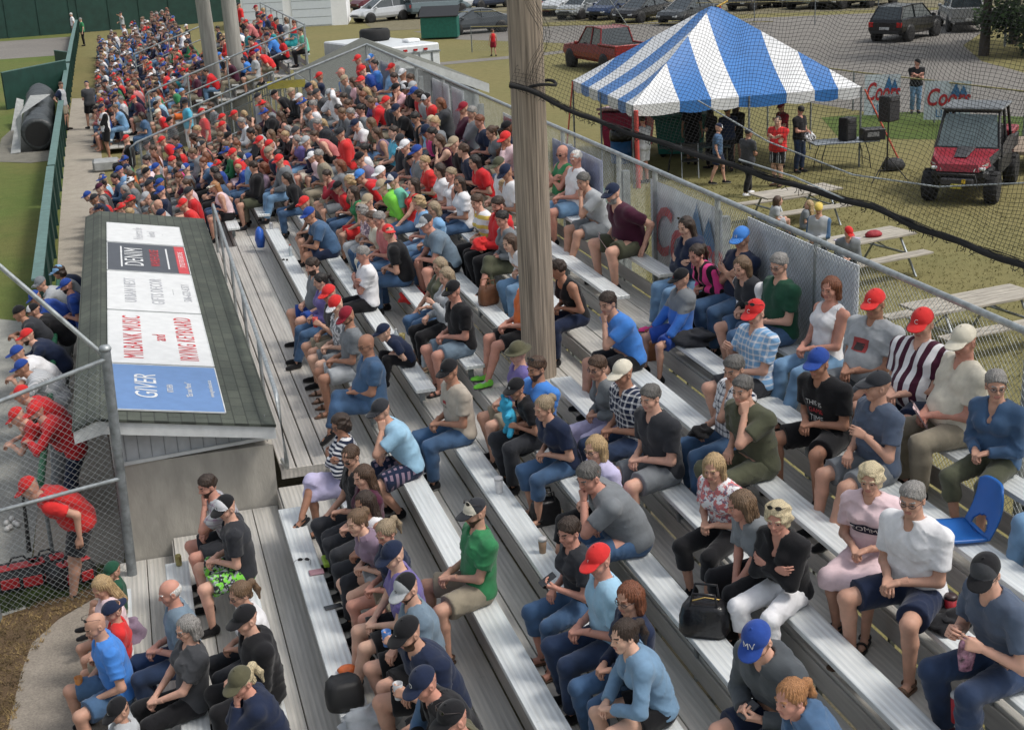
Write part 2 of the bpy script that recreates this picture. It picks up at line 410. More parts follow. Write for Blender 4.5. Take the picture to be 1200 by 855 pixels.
# ---- hands (left hand, wrist at origin, fingers +x, palm -z, thumb towards -y)
def hand_vq(pose, h):
    f = Field((-.07, -.09, -.12), (.2, .08, .06), h)
    c0 = dict(flat=(.12, .15, .15), relax=(.45, .5, .35), fist=(1.3, 1.45, .9), grip=(.85, .8, .5))[pose]
    f.cone((-.06, 0, 0), (.0, 0, 0), .026, .023, .0)
    ys = (-.031, -.0105, .01, .029); ls = ((.043, .026, .02), (.047, .03, .021), (.044, .027, .021), (.034, .021, .019)); rs = (.0092, .0094, .009, .008)
    for i in range(4):
        a = np.array((.012, ys[i]*.55, 0)); b = np.array((.088-.004*abs(i-1), ys[i], .003)); f.cone(a, b, .016, .0115, .014)
        ang = 0; p = b; sp = (-.06, -.01, .04, .1)[i]
        for j in range(3):
            ang += c0[j]*(1+.06*i); d = np.array((math.cos(ang)*math.cos(sp), math.sin(sp)*math.cos(ang), -math.sin(ang))); q = p+d*ls[i][j]
            f.cone(p, q, rs[i]*(1-.06*j), rs[i]*(1-.06*(j+1)), .003); p = q
    tc = dict(flat=0, relax=.25, fist=.8, grip=.6)[pose]
    f.cone((.015, -.012, -.006), (.05, -.038+.008*tc, -.014-.01*tc), .017, .0135, .014)
    f.cone((.05, -.038+.008*tc, -.014-.01*tc), (.078, -.048+.03*tc, -.024-.02*tc), .0125, .011, .004); f.cone((.078, -.048+.03*tc, -.024-.02*tc), (.1, -.05+.045*tc, -.03-.02*tc), .0108, .009, .003)
    return f.mesh()
_HD = {}
def hand_lib(pose, lod):
    if (pose, lod) not in _HD: _HD[pose, lod] = hand_vq(pose, (.0052, .009, .013)[lod])
    return _HD[pose, lod]
# ---- hair (canonical head frame)
def strands(f, amp, n=34, wob=3.):
    X, Y, Z = f.pts((slice(None),)*3); th = np.arctan2(Y, X+.03)
    f.F += (amp*np.sin(n*th+wob*np.sin(26*Z+3*th)+np.sin(70*Z+9*X)*.8)+amp*.6*np.sin((n*1.7)*th-20*Z+5*X)).astype(np.float32)
def hair_vq(kind, h, capped=False):
    f = Field((-.24, -.15, -.4), (.14, .15, .19), h)
    t = .0 if not capped else -.006
    if kind == 'ring':
        f.ell((-.02, 0, .01), (.098, .083, .075), .0); f.ell((.045, 0, .07), (.13, .09, .07), .005, sub=True); f.plane((0.012, 0, 0), (1, 0, -.15)); f.plane((0, 0, -.05), (0, 0, -1))
        return fin(f)
    f.ell((-.018, 0, .036), (.1+t, .085+t, .093+t), .0)
    if kind in ('short', 'crew', 'thin'):
        e = dict(short=0, crew=-.007 if capped else -.001, thin=-.003)[kind]
        f.F -= e if e == 0 else 0
        if e: f.F += -e
        if kind == 'short' and not capped: f.ell((-.004, 0, .07), (.088, .079, .062), .02)
        f.plane((.014, 0, -.0), (1, 0, -.95)); f.ell((.105, 0, -.02), (.07, .09, .085), .005, sub=True)
        for s_ in (1, -1): f.ell((.004, .09*s_, -.012), (.028, .03, .036), .004, sub=True)
        strands(f, .0028, 26, 4.); f.wrinkle(.0045, 1, 75)
        return fin(f)
    if kind == 'curl':
        f.F -= .014; f.ell((-.05, 0, -.03), (.075, .1, .09), .03); f.ell((.1, 0, -.03), (.075, .075, .105), .006, sub=True); f.wrinkle(.008, 3, 75); f.wrinkle(.004, 8, 140); f.plane((0, 0, -.13), (0, 0, -1))
        return fin(f)
    if kind == 'bob':
        for s in (1, -1):
            f.cone((-.02, .068*s, .03), (-.015, .08*s, -.1), .035, .03, .03)
        f.cone((-.07, -.03, .0), (-.07, -.03, -.11), .05, .045, .04); f.cone((-.07, .03, .0), (-.07, .03, -.11), .05, .045, .04)
        f.ell((.1, 0, -.022), (.078, .064, .104), .006, sub=True)
    elif kind == 'long':
        for s in (1, -1):
            f.cone((-.02, .065*s, .03), (-.03, .085*s, -.14), .035, .03, .03); f.cone((-.03, .085*s, -.14), (-.05, .09*s, -.26), .03, .018, .03)
        f.cone((-.07, -.03, .0), (-.1, -.045, -.3), .05, .028, .04); f.cone((-.07, .03, .0), (-.1, .045, -.31), .05, .028, .04)
        f.ell((.1, 0, -.026), (.078, .062, .112), .006, sub=True)
    else:
        f.plane_near((.03, 0, 0), (1, 0, -.8), .5); f.ell((.105, 0, -.02), (.066, .085, .09), .005, sub=True); f.cone((-.07, 0, .0), (-.08, 0, -.06), .05, .04, .03)
        if kind == 'pony':
            f.cone((-.1, 0, .045), (-.15, 0, .04), .022, .03, .01); f.cone((-.15, 0, .04), (-.175, 0, -.06), .03, .028, .015); f.cone((-.175, 0, -.06), (-.165, 0, -.17), .028, .01, .02)
        if kind == 'bun': f.ell((-.125, 0, .055), (.042, .045, .042), .008)
    strands(f, .0034, 30, 2.2); f.wrinkle(.002, 2, 70)
    return fin(f)
def fin(f):
    f.cone((.02, 0, -.15), (.0, 0, -.05), .045, .045, .0, sub=True); return f.mesh()
# ---- cap (canonical)
def cap_vq(h, brim=True):
    f = Field((-.15, -.13, -.03), (.24, .13, .17), h)
    f.ell((-.014, 0, .036), (.108, .092, .102), .0); f.plane((0, 0, .035), (-.12, 0, -1))
    if brim:
        X, Y, Z = f.pts((slice(None),)*3)
        zz = .056-.33*Y**2/.09-.1*(X-.08)-.9*(np.maximum(0, X-.08))**2
        r = np.sqrt(((X-.085)/.095)**2+(Y/.08)**2)-1
        d = np.maximum(np.maximum(np.abs(Z-zz)-.0055, r*.08), .05-X); f.F = np.minimum(f.F, d).astype(np.float32)
    f.cone((-.014, 0, .137), (-.014, 0, .141), .008, None, .002)
    V, Q = f.mesh(); C = V[Q].mean(1); x, y, z = C.T
    mi = np.zeros(len(Q), int)
    mi[(x > .05) & (z < .075) & (np.sqrt(((x+.014)/.108)**2+(y/.092)**2+((z-.036)/.102)**2) > 1.05)] = 1      # brim
    fr = (mi == 0) & (x > .02+.0*z); mi[fr] = 2                                               # front panel
    return V, Q, mi
_L = {}
def lib(key, fn):
    if key not in _L: _L[key] = fn()
    return _L[key]
def bucket_vq(h):
    f = Field((-.17, -.17, -.03), (.17, .17, .17), h)
    f.ell((-.012, 0, .036), (.108, .094, .1), .0); f.plane((0, 0, .03), (0, 0, -1))
    f.ell((-.01, 0, .035), (.155, .15, .012), .004); return f.mesh()
def shoe_vq(h):   # ankle at origin, sole at z=-.08, toe +x
    f = Field((-.1, -.07, -.1), (.22, .07, .05), h)
    f.cone((-.025, 0, -.035), (.1, 0, -.052), .046, .036, .0); f.cone((.1, 0, -.052), (.155, -.004, -.054), .04, .033, .02); f.cone((-.02, 0, -.02), (-.005, 0, .012), .043, .042, .02)
    f.cone((.0, 0, -.0), (-.0, 0, .05), .033, .033, .0, sub=True); f.plane((0, 0, -.08), (0, 0, -1))
    V, Q = f.mesh(); C = V[Q].mean(1); mi = (C[:, 2] < -.058).astype(int); mi[(C[:, 2] > -.03) & (C[:, 0] > .02) & (C[:, 0] < .09) & (np.abs(C[:, 1]) < .018)] = 2
    return V, Q, mi
def sandal_vq(h):
    f = Field((-.1, -.07, -.1), (.22, .07, .03), h)
    f.cone((-.03, 0, -.06), (.15, -.004, -.06), .045, .044, .0); X, Y, Z = f.pts((slice(None),)*3)
    sole = np.maximum(f.F, np.abs(Z+.072)-.009); st1 = np.maximum(f.F-.004, np.abs(X-.1)-.016); st1 = np.maximum(st1, -Z-.075); st1 = np.maximum(st1, -(f.F+.004))
    g = np.maximum(np.abs(np.sqrt((X+.0)**2*.6+(Y)**2*1.2)-.045)-.007, np.abs(Z+.022)-.01)
    f.F = np.minimum(np.minimum(sole, st1), np.maximum(g, .2*0+X-.03)).astype(np.float32); return f.mesh()
def glasses_me(dark):
    m = MB(); fr = mat('glasses frame', (.03, .02, .02), .4); ln = mat('dark lens' if dark else 'clear lens', (.01, .01, .012) if dark else (.25, .27, .3), .12, alpha=1. if dark else .12)
    for s in (1, -1):
        c = Vector((.1, .033*s, .002)); ring = []
        for k in range(14):
            t = 2*PI*k/14; ring.append(c+Vector((-.012*abs(math.cos(t))*(1 if math.cos(t)*s > 0 else 0), .023*math.cos(t), .0145*math.sin(t))))
        m.tube(ring+[ring[0]], .0022, fr, 5, False); m.add(ring, [tuple(range(14))], ln); m.add([r+Vector((.0015, 0, 0)) for r in ring], [tuple(range(14))], ln)
        m.tube([(.09, .057*s, .006), (.04, .078*s, .008), (-.012, .083*s, .004), (-.03, .08*s, -.008)], .0022, fr, 5)
    m.tube([(.101, -.01, .005), (.104, 0, .007), (.101, .01, .005)], .002, fr, 5)
    return m.mesh('glasses')

# ------------------------------------------------------------------ the figure
def nrm(v): v = np.asarray(v, float); return v/max(1e-9, np.linalg.norm(v))
def ik(a, t, l1, l2, pole):
    a = np.array(a, float); t = np.array(t, float); d = t-a; D = np.linalg.norm(d); D2 = min(max(D, abs(l1-l2)+.02), (l1+l2)*.995)
    u = d/max(D, 1e-6); t = a+u*D2; x = (l1*l1-l2*l2+D2*D2)/(2*D2); y = math.sqrt(max(0, l1*l1-x*x))
    p = np.array(pole, float); p = p-u*(p@u); return a+u*x+nrm(p)*y, t
def spine(l, s):
    u = lambda a: np.array((math.sin(a), 0, math.cos(a)))
    P = np.array((0, 0, .105*s)); W = P+.17*s*u(l*.55); C = W+.19*s*u(l*1.05); NB = C+.14*s*u(l*1.15); HC = NB+.045*s*u(l*.8+.75)+.135*s*u(l*.45)
    return P, W, C, NB, HC
def head_off(l, s): return spine(l, s)[4]
def skeleton(p):
    s = p['s']; l = p['lean']; st = p['stand']
    J = {}
    P, W, C, NB, HC = spine(l, s)
    wd = {'m': 1.05, 'h': 1.18, 'w': .91, 'c': .9}[p['b']]
    off = np.zeros(3)
    if st: off = np.array((-.25*math.sin(max(l, 0)), 0, .84*s)); P, W, C, NB, HC = [q+off for q in (P, W, C, NB, HC)]
    uc = nrm(NB-C); J.update(P=P, W=W, C=C, NB=NB, HC=HC, uc=uc, fc=np.array((uc[2], 0, -uc[0])))
    tw = R(p.get('twist', 0)); ct, sn = math.cos(tw), math.sin(tw)
    for i, sg in (('L', 1), ('R', -1)):
        sh = NB-.06*s*uc+np.array((-.01*s, 0, 0))+np.array((-sn*.185*s*wd*sg, ct*.185*s*wd*sg, 0))
        hp = P+np.array((0, .09*s*wd, -.01))*np.array((1, sg, 1))
        J['S'+i] = sh; J['H'+i] = hp
    legs = p['legs']; q = s
    for i, sg in (('L', 1), ('R', -1)):
        if st:
            ank = {'n': (.02*sg, .1*sg*q, .08), 'w': (.17*sg, .09*sg*q, .08 if sg > 0 else .1)}.get(legs, (.0, .13*sg*q, .08)); pole = (1, 0, 0)
        else:
            ws = p.get('spread', .13)*q
            base = {'n': (.36+.03*sg, ws), 'f': (.52+.03*sg, ws*.9), 'b': (.2-.03*sg, ws*.8), 'u': (.58, ws), 'o': (.36, ws*1.8), 'm': (.4 if sg > 0 else .16, ws), 'x': (.4, .02), 'a': (.45, .03)}[legs]
            z = -.35 if legs != 'u' else -.125
            ank = (base[0]*q**.5, base[1]*sg, z); pole = (.35, .12*sg, 1)
            if s < .8: ank = (min(base[0], .33), base[1]*sg, max(z, .1-.42*s+.05)); 
            if legs == 'x':
                if sg > 0: ank = (.38, .02, -.35); pole = (.35, 0, 1)
                else: ank = (.56, .15, -.13); pole = (.1, .15, 1.)
            if legs == 'a': ank = (.5, -.03*sg, -.35)
        if legs == 'x' and not st and sg < 0:
            kn = J['HR']+np.array((.40*q, .10, .11)); kn = J['HR']+nrm(kn-J['HR'])*.43*q; an = kn+nrm(np.array(ank)-kn)*.41*q
        else: kn, an = ik(J['H'+i], ank, .43*q, .42*q, pole)
        J['K'+i] = kn; J['A'+i] = an
        fd = np.array((1, .18*sg, 0)) if legs != 'x' or sg > 0 else np.array((.8, .1, -.5))
        J['F'+i] = nrm(fd)
    for i, sg in (('L', 1), ('R', -1)):
        a = p['arm'+i]; pole = (-.5, .55*sg, -.7); pn = (0, 0, -1); hp = 'relax'; hd = None
        f, u = J['fc'], J['uc']; B = lambda x, y, z: C+f*x*s+u*z*s+np.array((0, y*sg*s, 0))
        K = J['K'+i]
        if a == 'lap': t = P+np.array((.25*s, .045*sg, .145*s)); hd = (.7, -.6*sg, -.35); hp = 'grip'
        elif a == 'knee': t = np.array((max(.3*s, min(.46*s, J['HC'][0]+.12)), .05*sg, K[2]+.14*s)) if not st else J['HC']+np.array((.12, .06*sg, -.35)); hd = (.75, -.75*sg, -.3); pole = (-.3, .9*sg, -.5); hp = 'grip'
        elif a == 'thigh': t = J['H'+i]*.38+K*.62+np.array((-.02, .0, .085*s)); hd = (1, -.25*sg, -.35)
        elif a == 'onknee': t = K+np.array((-.1, 0, .085*s)); hd = (1, -.1*sg, -.5)
        elif a == 'chin': t = J['HC']+np.array((.055*s, .02*sg, -.185*s)); hd = (.25, -.35*sg, 1); pn = (-1, 0, .2); pole = (.2, .5*sg, -1); hp = 'fist'
        elif a == 'cheek': t = J['HC']+np.array((.03*s, .08*sg, -.17*s)); hd = (.1, -.1*sg, 1); pn = (-.2, -1*sg, 0); pole = (.3, .6*sg, -1); hp = 'grip'
        elif a == 'brow': t = J['HC']+np.array((.12*s, .09*sg, -.05*s)); hd = (.1, -.8*sg, .6); pn = (-1, 0, 0); pole = (.4, .7*sg, -.6); hp = 'relax'
        elif a == 'cross': t = C+f*.17*s+u*(-.05*s)+np.array((0, -.06*sg*s, 0)); hd = (.1, -1*sg, .1); pn = (-1, 0, 0); pole = (.1, .8*sg, -.8); hp = 'relax'
        elif a == 'phone': t = B(.26, .07, -.10); hd = (.8, -.5*sg, .25); pn = (-.3, -.6*sg, .8); hp = 'grip'; pole = (-.3, .6*sg, -.9)
        elif a == 'hold': t = B(.24, .12, -.02); hd = (.8, -.3*sg, .3); pn = (.1, -1*sg, .0); hp = 'grip'
        elif a == 'brace': t = P+np.array((-.02, .27*sg*s, .02)); hd = (.6, .3*sg, -.75); hp = 'flat'; pole = (-1, .3*sg, .1)
        elif a == 'down': t = P+np.array((.05, .27*sg*s, -.09*s)); hd = (.15, 0, -1); pn = (0, -1*sg, 0); pole = (-1, .2*sg, 0)
        elif a == 'rail': t = np.array((J['HC'][0]+.12, .09*sg, J['HC'][2]-.33*s)); hd = (.75, -.6*sg, -.2); pole = (-.1, 1*sg, -.5)
        elif a == 'point': t = J['S'+i]+np.array((.3, .35*sg, .18)); hd = (.6, .7*sg, .3); hp = 'flat'
        elif a == 'head': t = J['HC']+np.array((-.02, .17*sg, .08)); hd = (-.2, -.9*sg, .4); pn = (0, -1*sg, 0); pole = (.3, 1*sg, .3)
        elif a == 'reach': t = B(.38, .0, -.28); hd = (.7, -.2*sg, -.7); hp = 'grip'
        else: t = B(.3, .1, -.12)
        el, wr = ik(J['S'+i], t, .295*s, .255*s, pole)
        J['E'+i] = el; J['W'+i] = wr
        d = nrm(wr-el); h_ = nrm(d*.45+nrm(hd)*.8) if hd is not None else d
        n = np.array(pn, float); n = n-h_*(n@h_); n = nrm(n) if np.linalg.norm(n) > .05 else nrm(np.cross(h_, (0, 1, 0)))
        J['Hd'+i] = (h_, n, hp)
    hy = R(p['hyaw']); hp_ = R(p['hpitch'])
    fx = np.array((math.cos(hy)*math.cos(hp_), math.sin(hy)*math.cos(hp_), -math.sin(hp_))); ly = nrm(np.cross((0, 0, 1), fx)); uz = np.cross(fx, ly)
    hs = p['hs']*.97; M = Matrix.Identity(4)
    for r in range(3):
        M[r][0] = fx[r]*hs; M[r][1] = ly[r]*hs*(1+.05*math.sin(p.get('seed', 0)*1.3)); M[r][2] = uz[r]*hs*(1+.04*math.sin(p.get('seed', 0)*2.1)); M[r][3] = J['HC'][r]
    J['HM'] = M; J['wd'] = wd
    return J
def build_meshes(p):
    """returns dict of meshes (shared between figures of the same pose)"""
    s = p['s']; J = skeleton(p); lod = p['lod']; h = (.0125, .02, .03)[lod]; wd = J['wd']; heavy = p['b'] == 'h'; fem = p['b'] == 'w'
    hz = p['seed']
    g = 1.2 if heavy else (.96 if fem else (.86 if p['b'] == 'c' else 1.05))
    pts = np.array([J[k] for k in J if k[0] in 'PWCNSHKAE' and k not in ('HM',) and not isinstance(J[k], tuple) and np.shape(J[k]) == (3,)]+[J['HC']])
    lo, hi = pts.min(0)-.24, pts.max(0)+.24
    lo[2] = min(lo[2], J['AL'][2]-.1)
    P, W, C, NB, HC = J['P'], J['W'], J['C'], J['NB'], J['HC']; f_, u_ = J['fc'], J['uc']; Yv = np.array((0, 1, 0.))
    def torso(F, e, top=True, lowr=0.):
        k = .05*s
        for sg in (1, -1):
            F.cone(J['H'+'LR'[sg < 0]]+(0, 0, .01), P+(0, .05*sg*s*g, .03*s), .098*s*g+e, .1*s*g+e, k)
            F.cone(P+Yv*.06*sg*s*g, W+Yv*.055*sg*s*g, .098*s*g+e, (.088 if fem else .098)*s*g+e, k)
            F.cone(W+Yv*.055*sg*s*g, C+Yv*.07*sg*s*wd, (.088 if fem else .098)*s*g+e, .1*s*wd+e, k)
            if top:
                F.cone(C+Yv*.07*sg*s*wd, NB+Yv*.05*sg*s-u_*.05*s, .1*s*wd+e, .07*s+e, k)
                F.cone(J['S'+'LR'[sg < 0]], NB+Yv*.02*sg*s-u_*.03*s, .052*s*g**.5+e, .055*s+e, k)
            if fem and s > .8: F.ell(C+f_*.085*s+Yv*.07*sg*s+u_*.0, np.array((.06, .065, .06))*s+e, .04)
        F.cone(W-f_*.01, C-f_*.03*s, .1*s+e, .09*s+e, k)
        if heavy: F.ell(W*.7+P*.3+f_*.07*s+np.array((0, 0, .03)), np.array((.15, .17, .16))*s+e, .05)
    def arm(F, i, e, upto=1.):
        S, E, Wr = J['S'+i], J['E'+i], J['W'+i]; q = s*g**.6
        if upto <= 1.: F.cone(S, S+(E-S)*upto, .05*q+e, (.05-.012*upto)*q+e*1.25, .02 if e else .03, flat=1 if upto < 1 else 0)
        if upto >= 1.:
            F.cone(S, E, .05*q+e, .038*q+e, .03)
        if upto > 1.: F.cone(E, E+(Wr-E)*(upto-1), .037*q+e, (.037-.012*(upto-1))*q+e*1.1, .02, flat=1 if upto < 2 else 0)
    def leg(F, i, e, upto=1., flare=0.):
        H, K, A = J['H'+i], J['K'+i], J['A'+i]; q = s*g**.7
        u1 = min(upto, 1.)
        if upto < 1: F.cone(H, H+(K-H)*upto, .088*q+e, (.088-.03*upto)*q+e+flare, .03, flat=1)
        else:
            F.cone(H, K, .088*q+e, .056*q+e, .03)
            t = upto-1
            if t > 0:
                t1 = min(t, .35); cf = K+(A-K)*.33+nrm(np.cross(A-K, (0, 1, 0)))*.0
                bk = -nrm(np.cross(np.cross(A-K, (1, 0, 0.001)), A-K)) if abs((A-K)[0]) < 9 else 0
                cf = cf+bk*.012*s
                e2 = e+flare
                if t >= .35:
                    F.cone(K, cf, .054*q+e, .053*q+e2, .02); F.cone(cf, K+(A-K)*t, .052*q+e2, (.052-.018*(t-.33)/.67)*q+e2*1.1, .02, flat=1 if t < 1 else 0)
                else: F.cone(K, K+(A-K)*t, .054*q+e, .053*q+e2, .02, flat=1)
    out = {}
    # body: one continuous skin surface
    F = Field(lo, hi, h)
    torso(F, 0.)
    for i in 'LR':
        arm(F, i, 0., 2.); leg(F, i, 0., 2.)
        fx = J['F'+i]; A = J['A'+i]; F.cone(A+np.array((0, 0, -.04))-fx*.02, A+fx*.09+np.array((0, 0, -.05)), .033*s, .03*s, .02); F.cone(A+fx*.09+np.array((0, 0, -.05)), A+fx*.14*s+np.array((0, 0, -.055)), .03*s, .02*s, .015)
    F.cone(NB-u_*.03*s, HC+np.array((-.015, 0, -.05))*s, .062*s*g**.5, .053*s*g**.5, .025)
    V, Q = F.mesh(); VS = [V]; QS = [Q]; MI = [np.zeros(len(Q), int)]; n = len(V)
    HV, HQ, m1, m2 = head_lib('h' if heavy else ('w' if fem or p['b'] == 'c' else 'm'), lod)
    V2 = xf(J['HM'], HV); VS.append(V2); QS.append(HQ+n); MI.append(m2 if p['beard'] else m1); n += len(V2)
    for i, sg in (('L', 1), ('R', -1)):
        d, nn, hp = J['Hd'+i]; hv, hq = hand_lib(hp, lod); hv = hv.copy()
        if sg < 0: hv[:, 1] *= -1; hq = hq[:, ::-1]
        hsz = s*(.92 if fem else 1.)
        z = -nn; y = np.cross(z, d); Mx = np.stack([d, y, z], 1)*hsz
        hv = hv @ Mx.T+J['W'+i]; VS.append(hv); QS.append(hq+n); MI.append(np.zeros(len(hq), int)); n += len(hv)
    out['body'] = (np.concatenate(VS), np.concatenate(QS), np.concatenate(MI))
    # shirt
    tk = p['top']; e = .021 if tk != 'hood' else .032
    if tk == 'tank': e = .012
    F = Field(lo, hi, h); torso(F, e, True)
    hem = -.07*s
    if tk == 'tank':
        for i in 'LR': F.cone(J['S'+i]+(0, 0, -.0), J['E'+i], .062*s+e, .05*s+e, .015, sub=True)
        F.cone(NB+f_*.05*s+u_*.06, NB+f_*.12*s-u_*.02, .095*s, .06*s, .01, sub=True)
    else:
        up = {'tee': .66, 'polo': .7, 'long': 1.93, 'hood': 1.96, 'jkt': 1.93}[tk]
        for i in 'LR': arm(F, i, e*(1.1 if up < 1 else .85), up)
        if tk == 'hood':
            F.cone(NB-f_*.09*s+Yv*.07*s-u_*.02, NB-f_*.09*s-Yv*.07*s-u_*.02, .05*s, None, .03); F.cone(NB-f_*.1*s-u_*.09, NB-f_*.1*s-u_*.03, .055*s, None, .03)
        F.cone(NB+u_*.12, NB-u_*.03+f_*.0, .075*s, .066*s*g**.5, .006, sub=True)
        vd = {'tee': .03, 'polo': .07, 'long': .03, 'hood': .04, 'jkt': .1}[tk]
        F.cone(NB+u_*.02+f_*.08*s, NB-u_*vd+f_*.13*s, .045*s, .025*s, .006, sub=True)
        if tk == 'polo' or tk == 'jkt':
            a0 = NB-f_*.06*s+u_*.012; 
            for sg in (1, -1):
                a1 = NB+Yv*.07*s*sg+u_*.002; a2 = NB+f_*.075*s+Yv*.035*s*sg-u_*.055
                F.cone(a0, a1, .016*s, None, .004); F.cone(a1, a2, .016*s, .014*s, .004)
    if s > .5: F.folds((.0055 if not heavy else .004)*(0.0 if lod == 2 else 1.), hz)
    # hem plane: shirt ends just below the waist line
    hp0 = P+np.array((0, 0, -.04*s)) if not p['stand'] else P+np.array((0, 0, -.1*s))
    upv = nrm(W-P); X, Y, Z = F.pts((slice(None),)*3)
    dd = -((X-hp0[0])*upv[0]+(Z-hp0[2])*upv[2])-.0
    if not p['stand']: dd = np.maximum(dd, (X-P[0]-.075*s-(.1*s if heavy else 0))*1.-(Z-P[2]-.03)*1.)
    keep = np.ones(1)
    # arms are not cut
    arms = np.full(F.F.shape, 1., np.float32)
    if tk not in ('tank',):
        G = Field(lo, hi, h)
        for i in 'LR': arm(G, i, e*.9+.004, {'tee': .66, 'polo': .7}.get(tk, 1.94))
        arms = G.F
    F.F = np.where(arms < .004, F.F, np.maximum(F.F, dd)).astype(np.float32)
    out['shirt'] = F.mesh()
    # trousers
    bk = p['bot']; e = .018 if bk in ('long', 'capri') else .024
    F = Field(lo, np.array((hi[0], hi[1], max(P[2]+.35*s, J['KL'][2]+.25, J['KR'][2]+.25))), h)
    k = .04
    for sg in (1, -1):
        i = 'LR'[sg < 0]
        F.cone(J['H'+i]+(0, 0, .01), P+(0, .05*sg*s*g, .03*s), .098*s*g+.008, .1*s*g+.007, k); F.cone(P+Yv*.06*sg*s*g, P*.3+W*.7+Yv*.057*sg*s*g, .098*s*g+.007, .098*s*g+.004, k)
        if heavy and sg > 0: F.ell(W*.7+P*.3+f_*.07*s+np.array((0, 0, .03)), np.array((.15, .17, .16))*s+.004, .05)
        if bk == 'skirt': pass
        else: leg(F, i, e, {'long': 1.93, 'capri': 1.5, 'short': .82, 'hot': .5}[bk], {'long': .006, 'capri': .003, 'short': .018, 'hot': .01}[bk])
    if bk == 'skirt':
        for i in 'LR': leg(F, i, .02, 1.12 if p['s'] > .8 else 1., .02)
        for t in (.35, .7, 1.):
            F.cone(J['HL']+(J['KL']-J['HL'])*t, J['HR']+(J['KR']-J['HR'])*t, .075*s, None, .05)
    if lod < 2: F.folds(.0045, hz+5, 40., (1., .2, .7))
    hp1 = P*.5+W*.5; n1 = nrm(W-P); X, Y, Z = F.pts((slice(None),)*3); d1 = (X-hp1[0])*n1[0]+(Z-hp1[2])*n1[2]+0*Y
    F.F = np.maximum(F.F, np.minimum(d1, (P[0]+(.15 if not heavy else .22)*s-X) if not p['stand'] else d1)).astype(np.float32)
    out['trousers'] = F.mesh()
    return out, J
# ------------------------------------------------------------------ assembling a person
PH = mat('slot', (.5, .5, .5))
def vq_mesh(name, key, vq, nm):
    if ('me', key) in _L: return _L['me', key]
    V, Q = vq[0], vq[1]; mi = vq[2] if len(vq) > 2 else None
    me = np_mesh(name, V, Q, [PH]*nm, mi); _L['me', key] = me; return me
def set_mats(o, ms):
    for i, m in enumerate(ms):
        sl = o.material_slots[i]; sl.link = 'OBJECT'; sl.material = m
CACHE = {}
BIG = {}
def solve(row, px, py, s, bw, lean=None, tall=0.):
    xs, zs = seat(row); xs += .12; rz = PI+R(bw); best = None
    for l in ([lean] if lean is not None else np.linspace(-6, 46, 27)):
        ho = head_off(R(l), s); w = np.array((math.cos(rz)*ho[0], math.sin(rz)*ho[0], ho[2]+tall)); Pt = on_z(px, py, zs+w[2])
        err = Pt[0]-w[0]-xs; c = abs(err)+.0022*abs(l-14)
        if best is None or c < best[0]: best = (c, l, Pt[1]-w[1], err)
    return best
PEOPLE = []
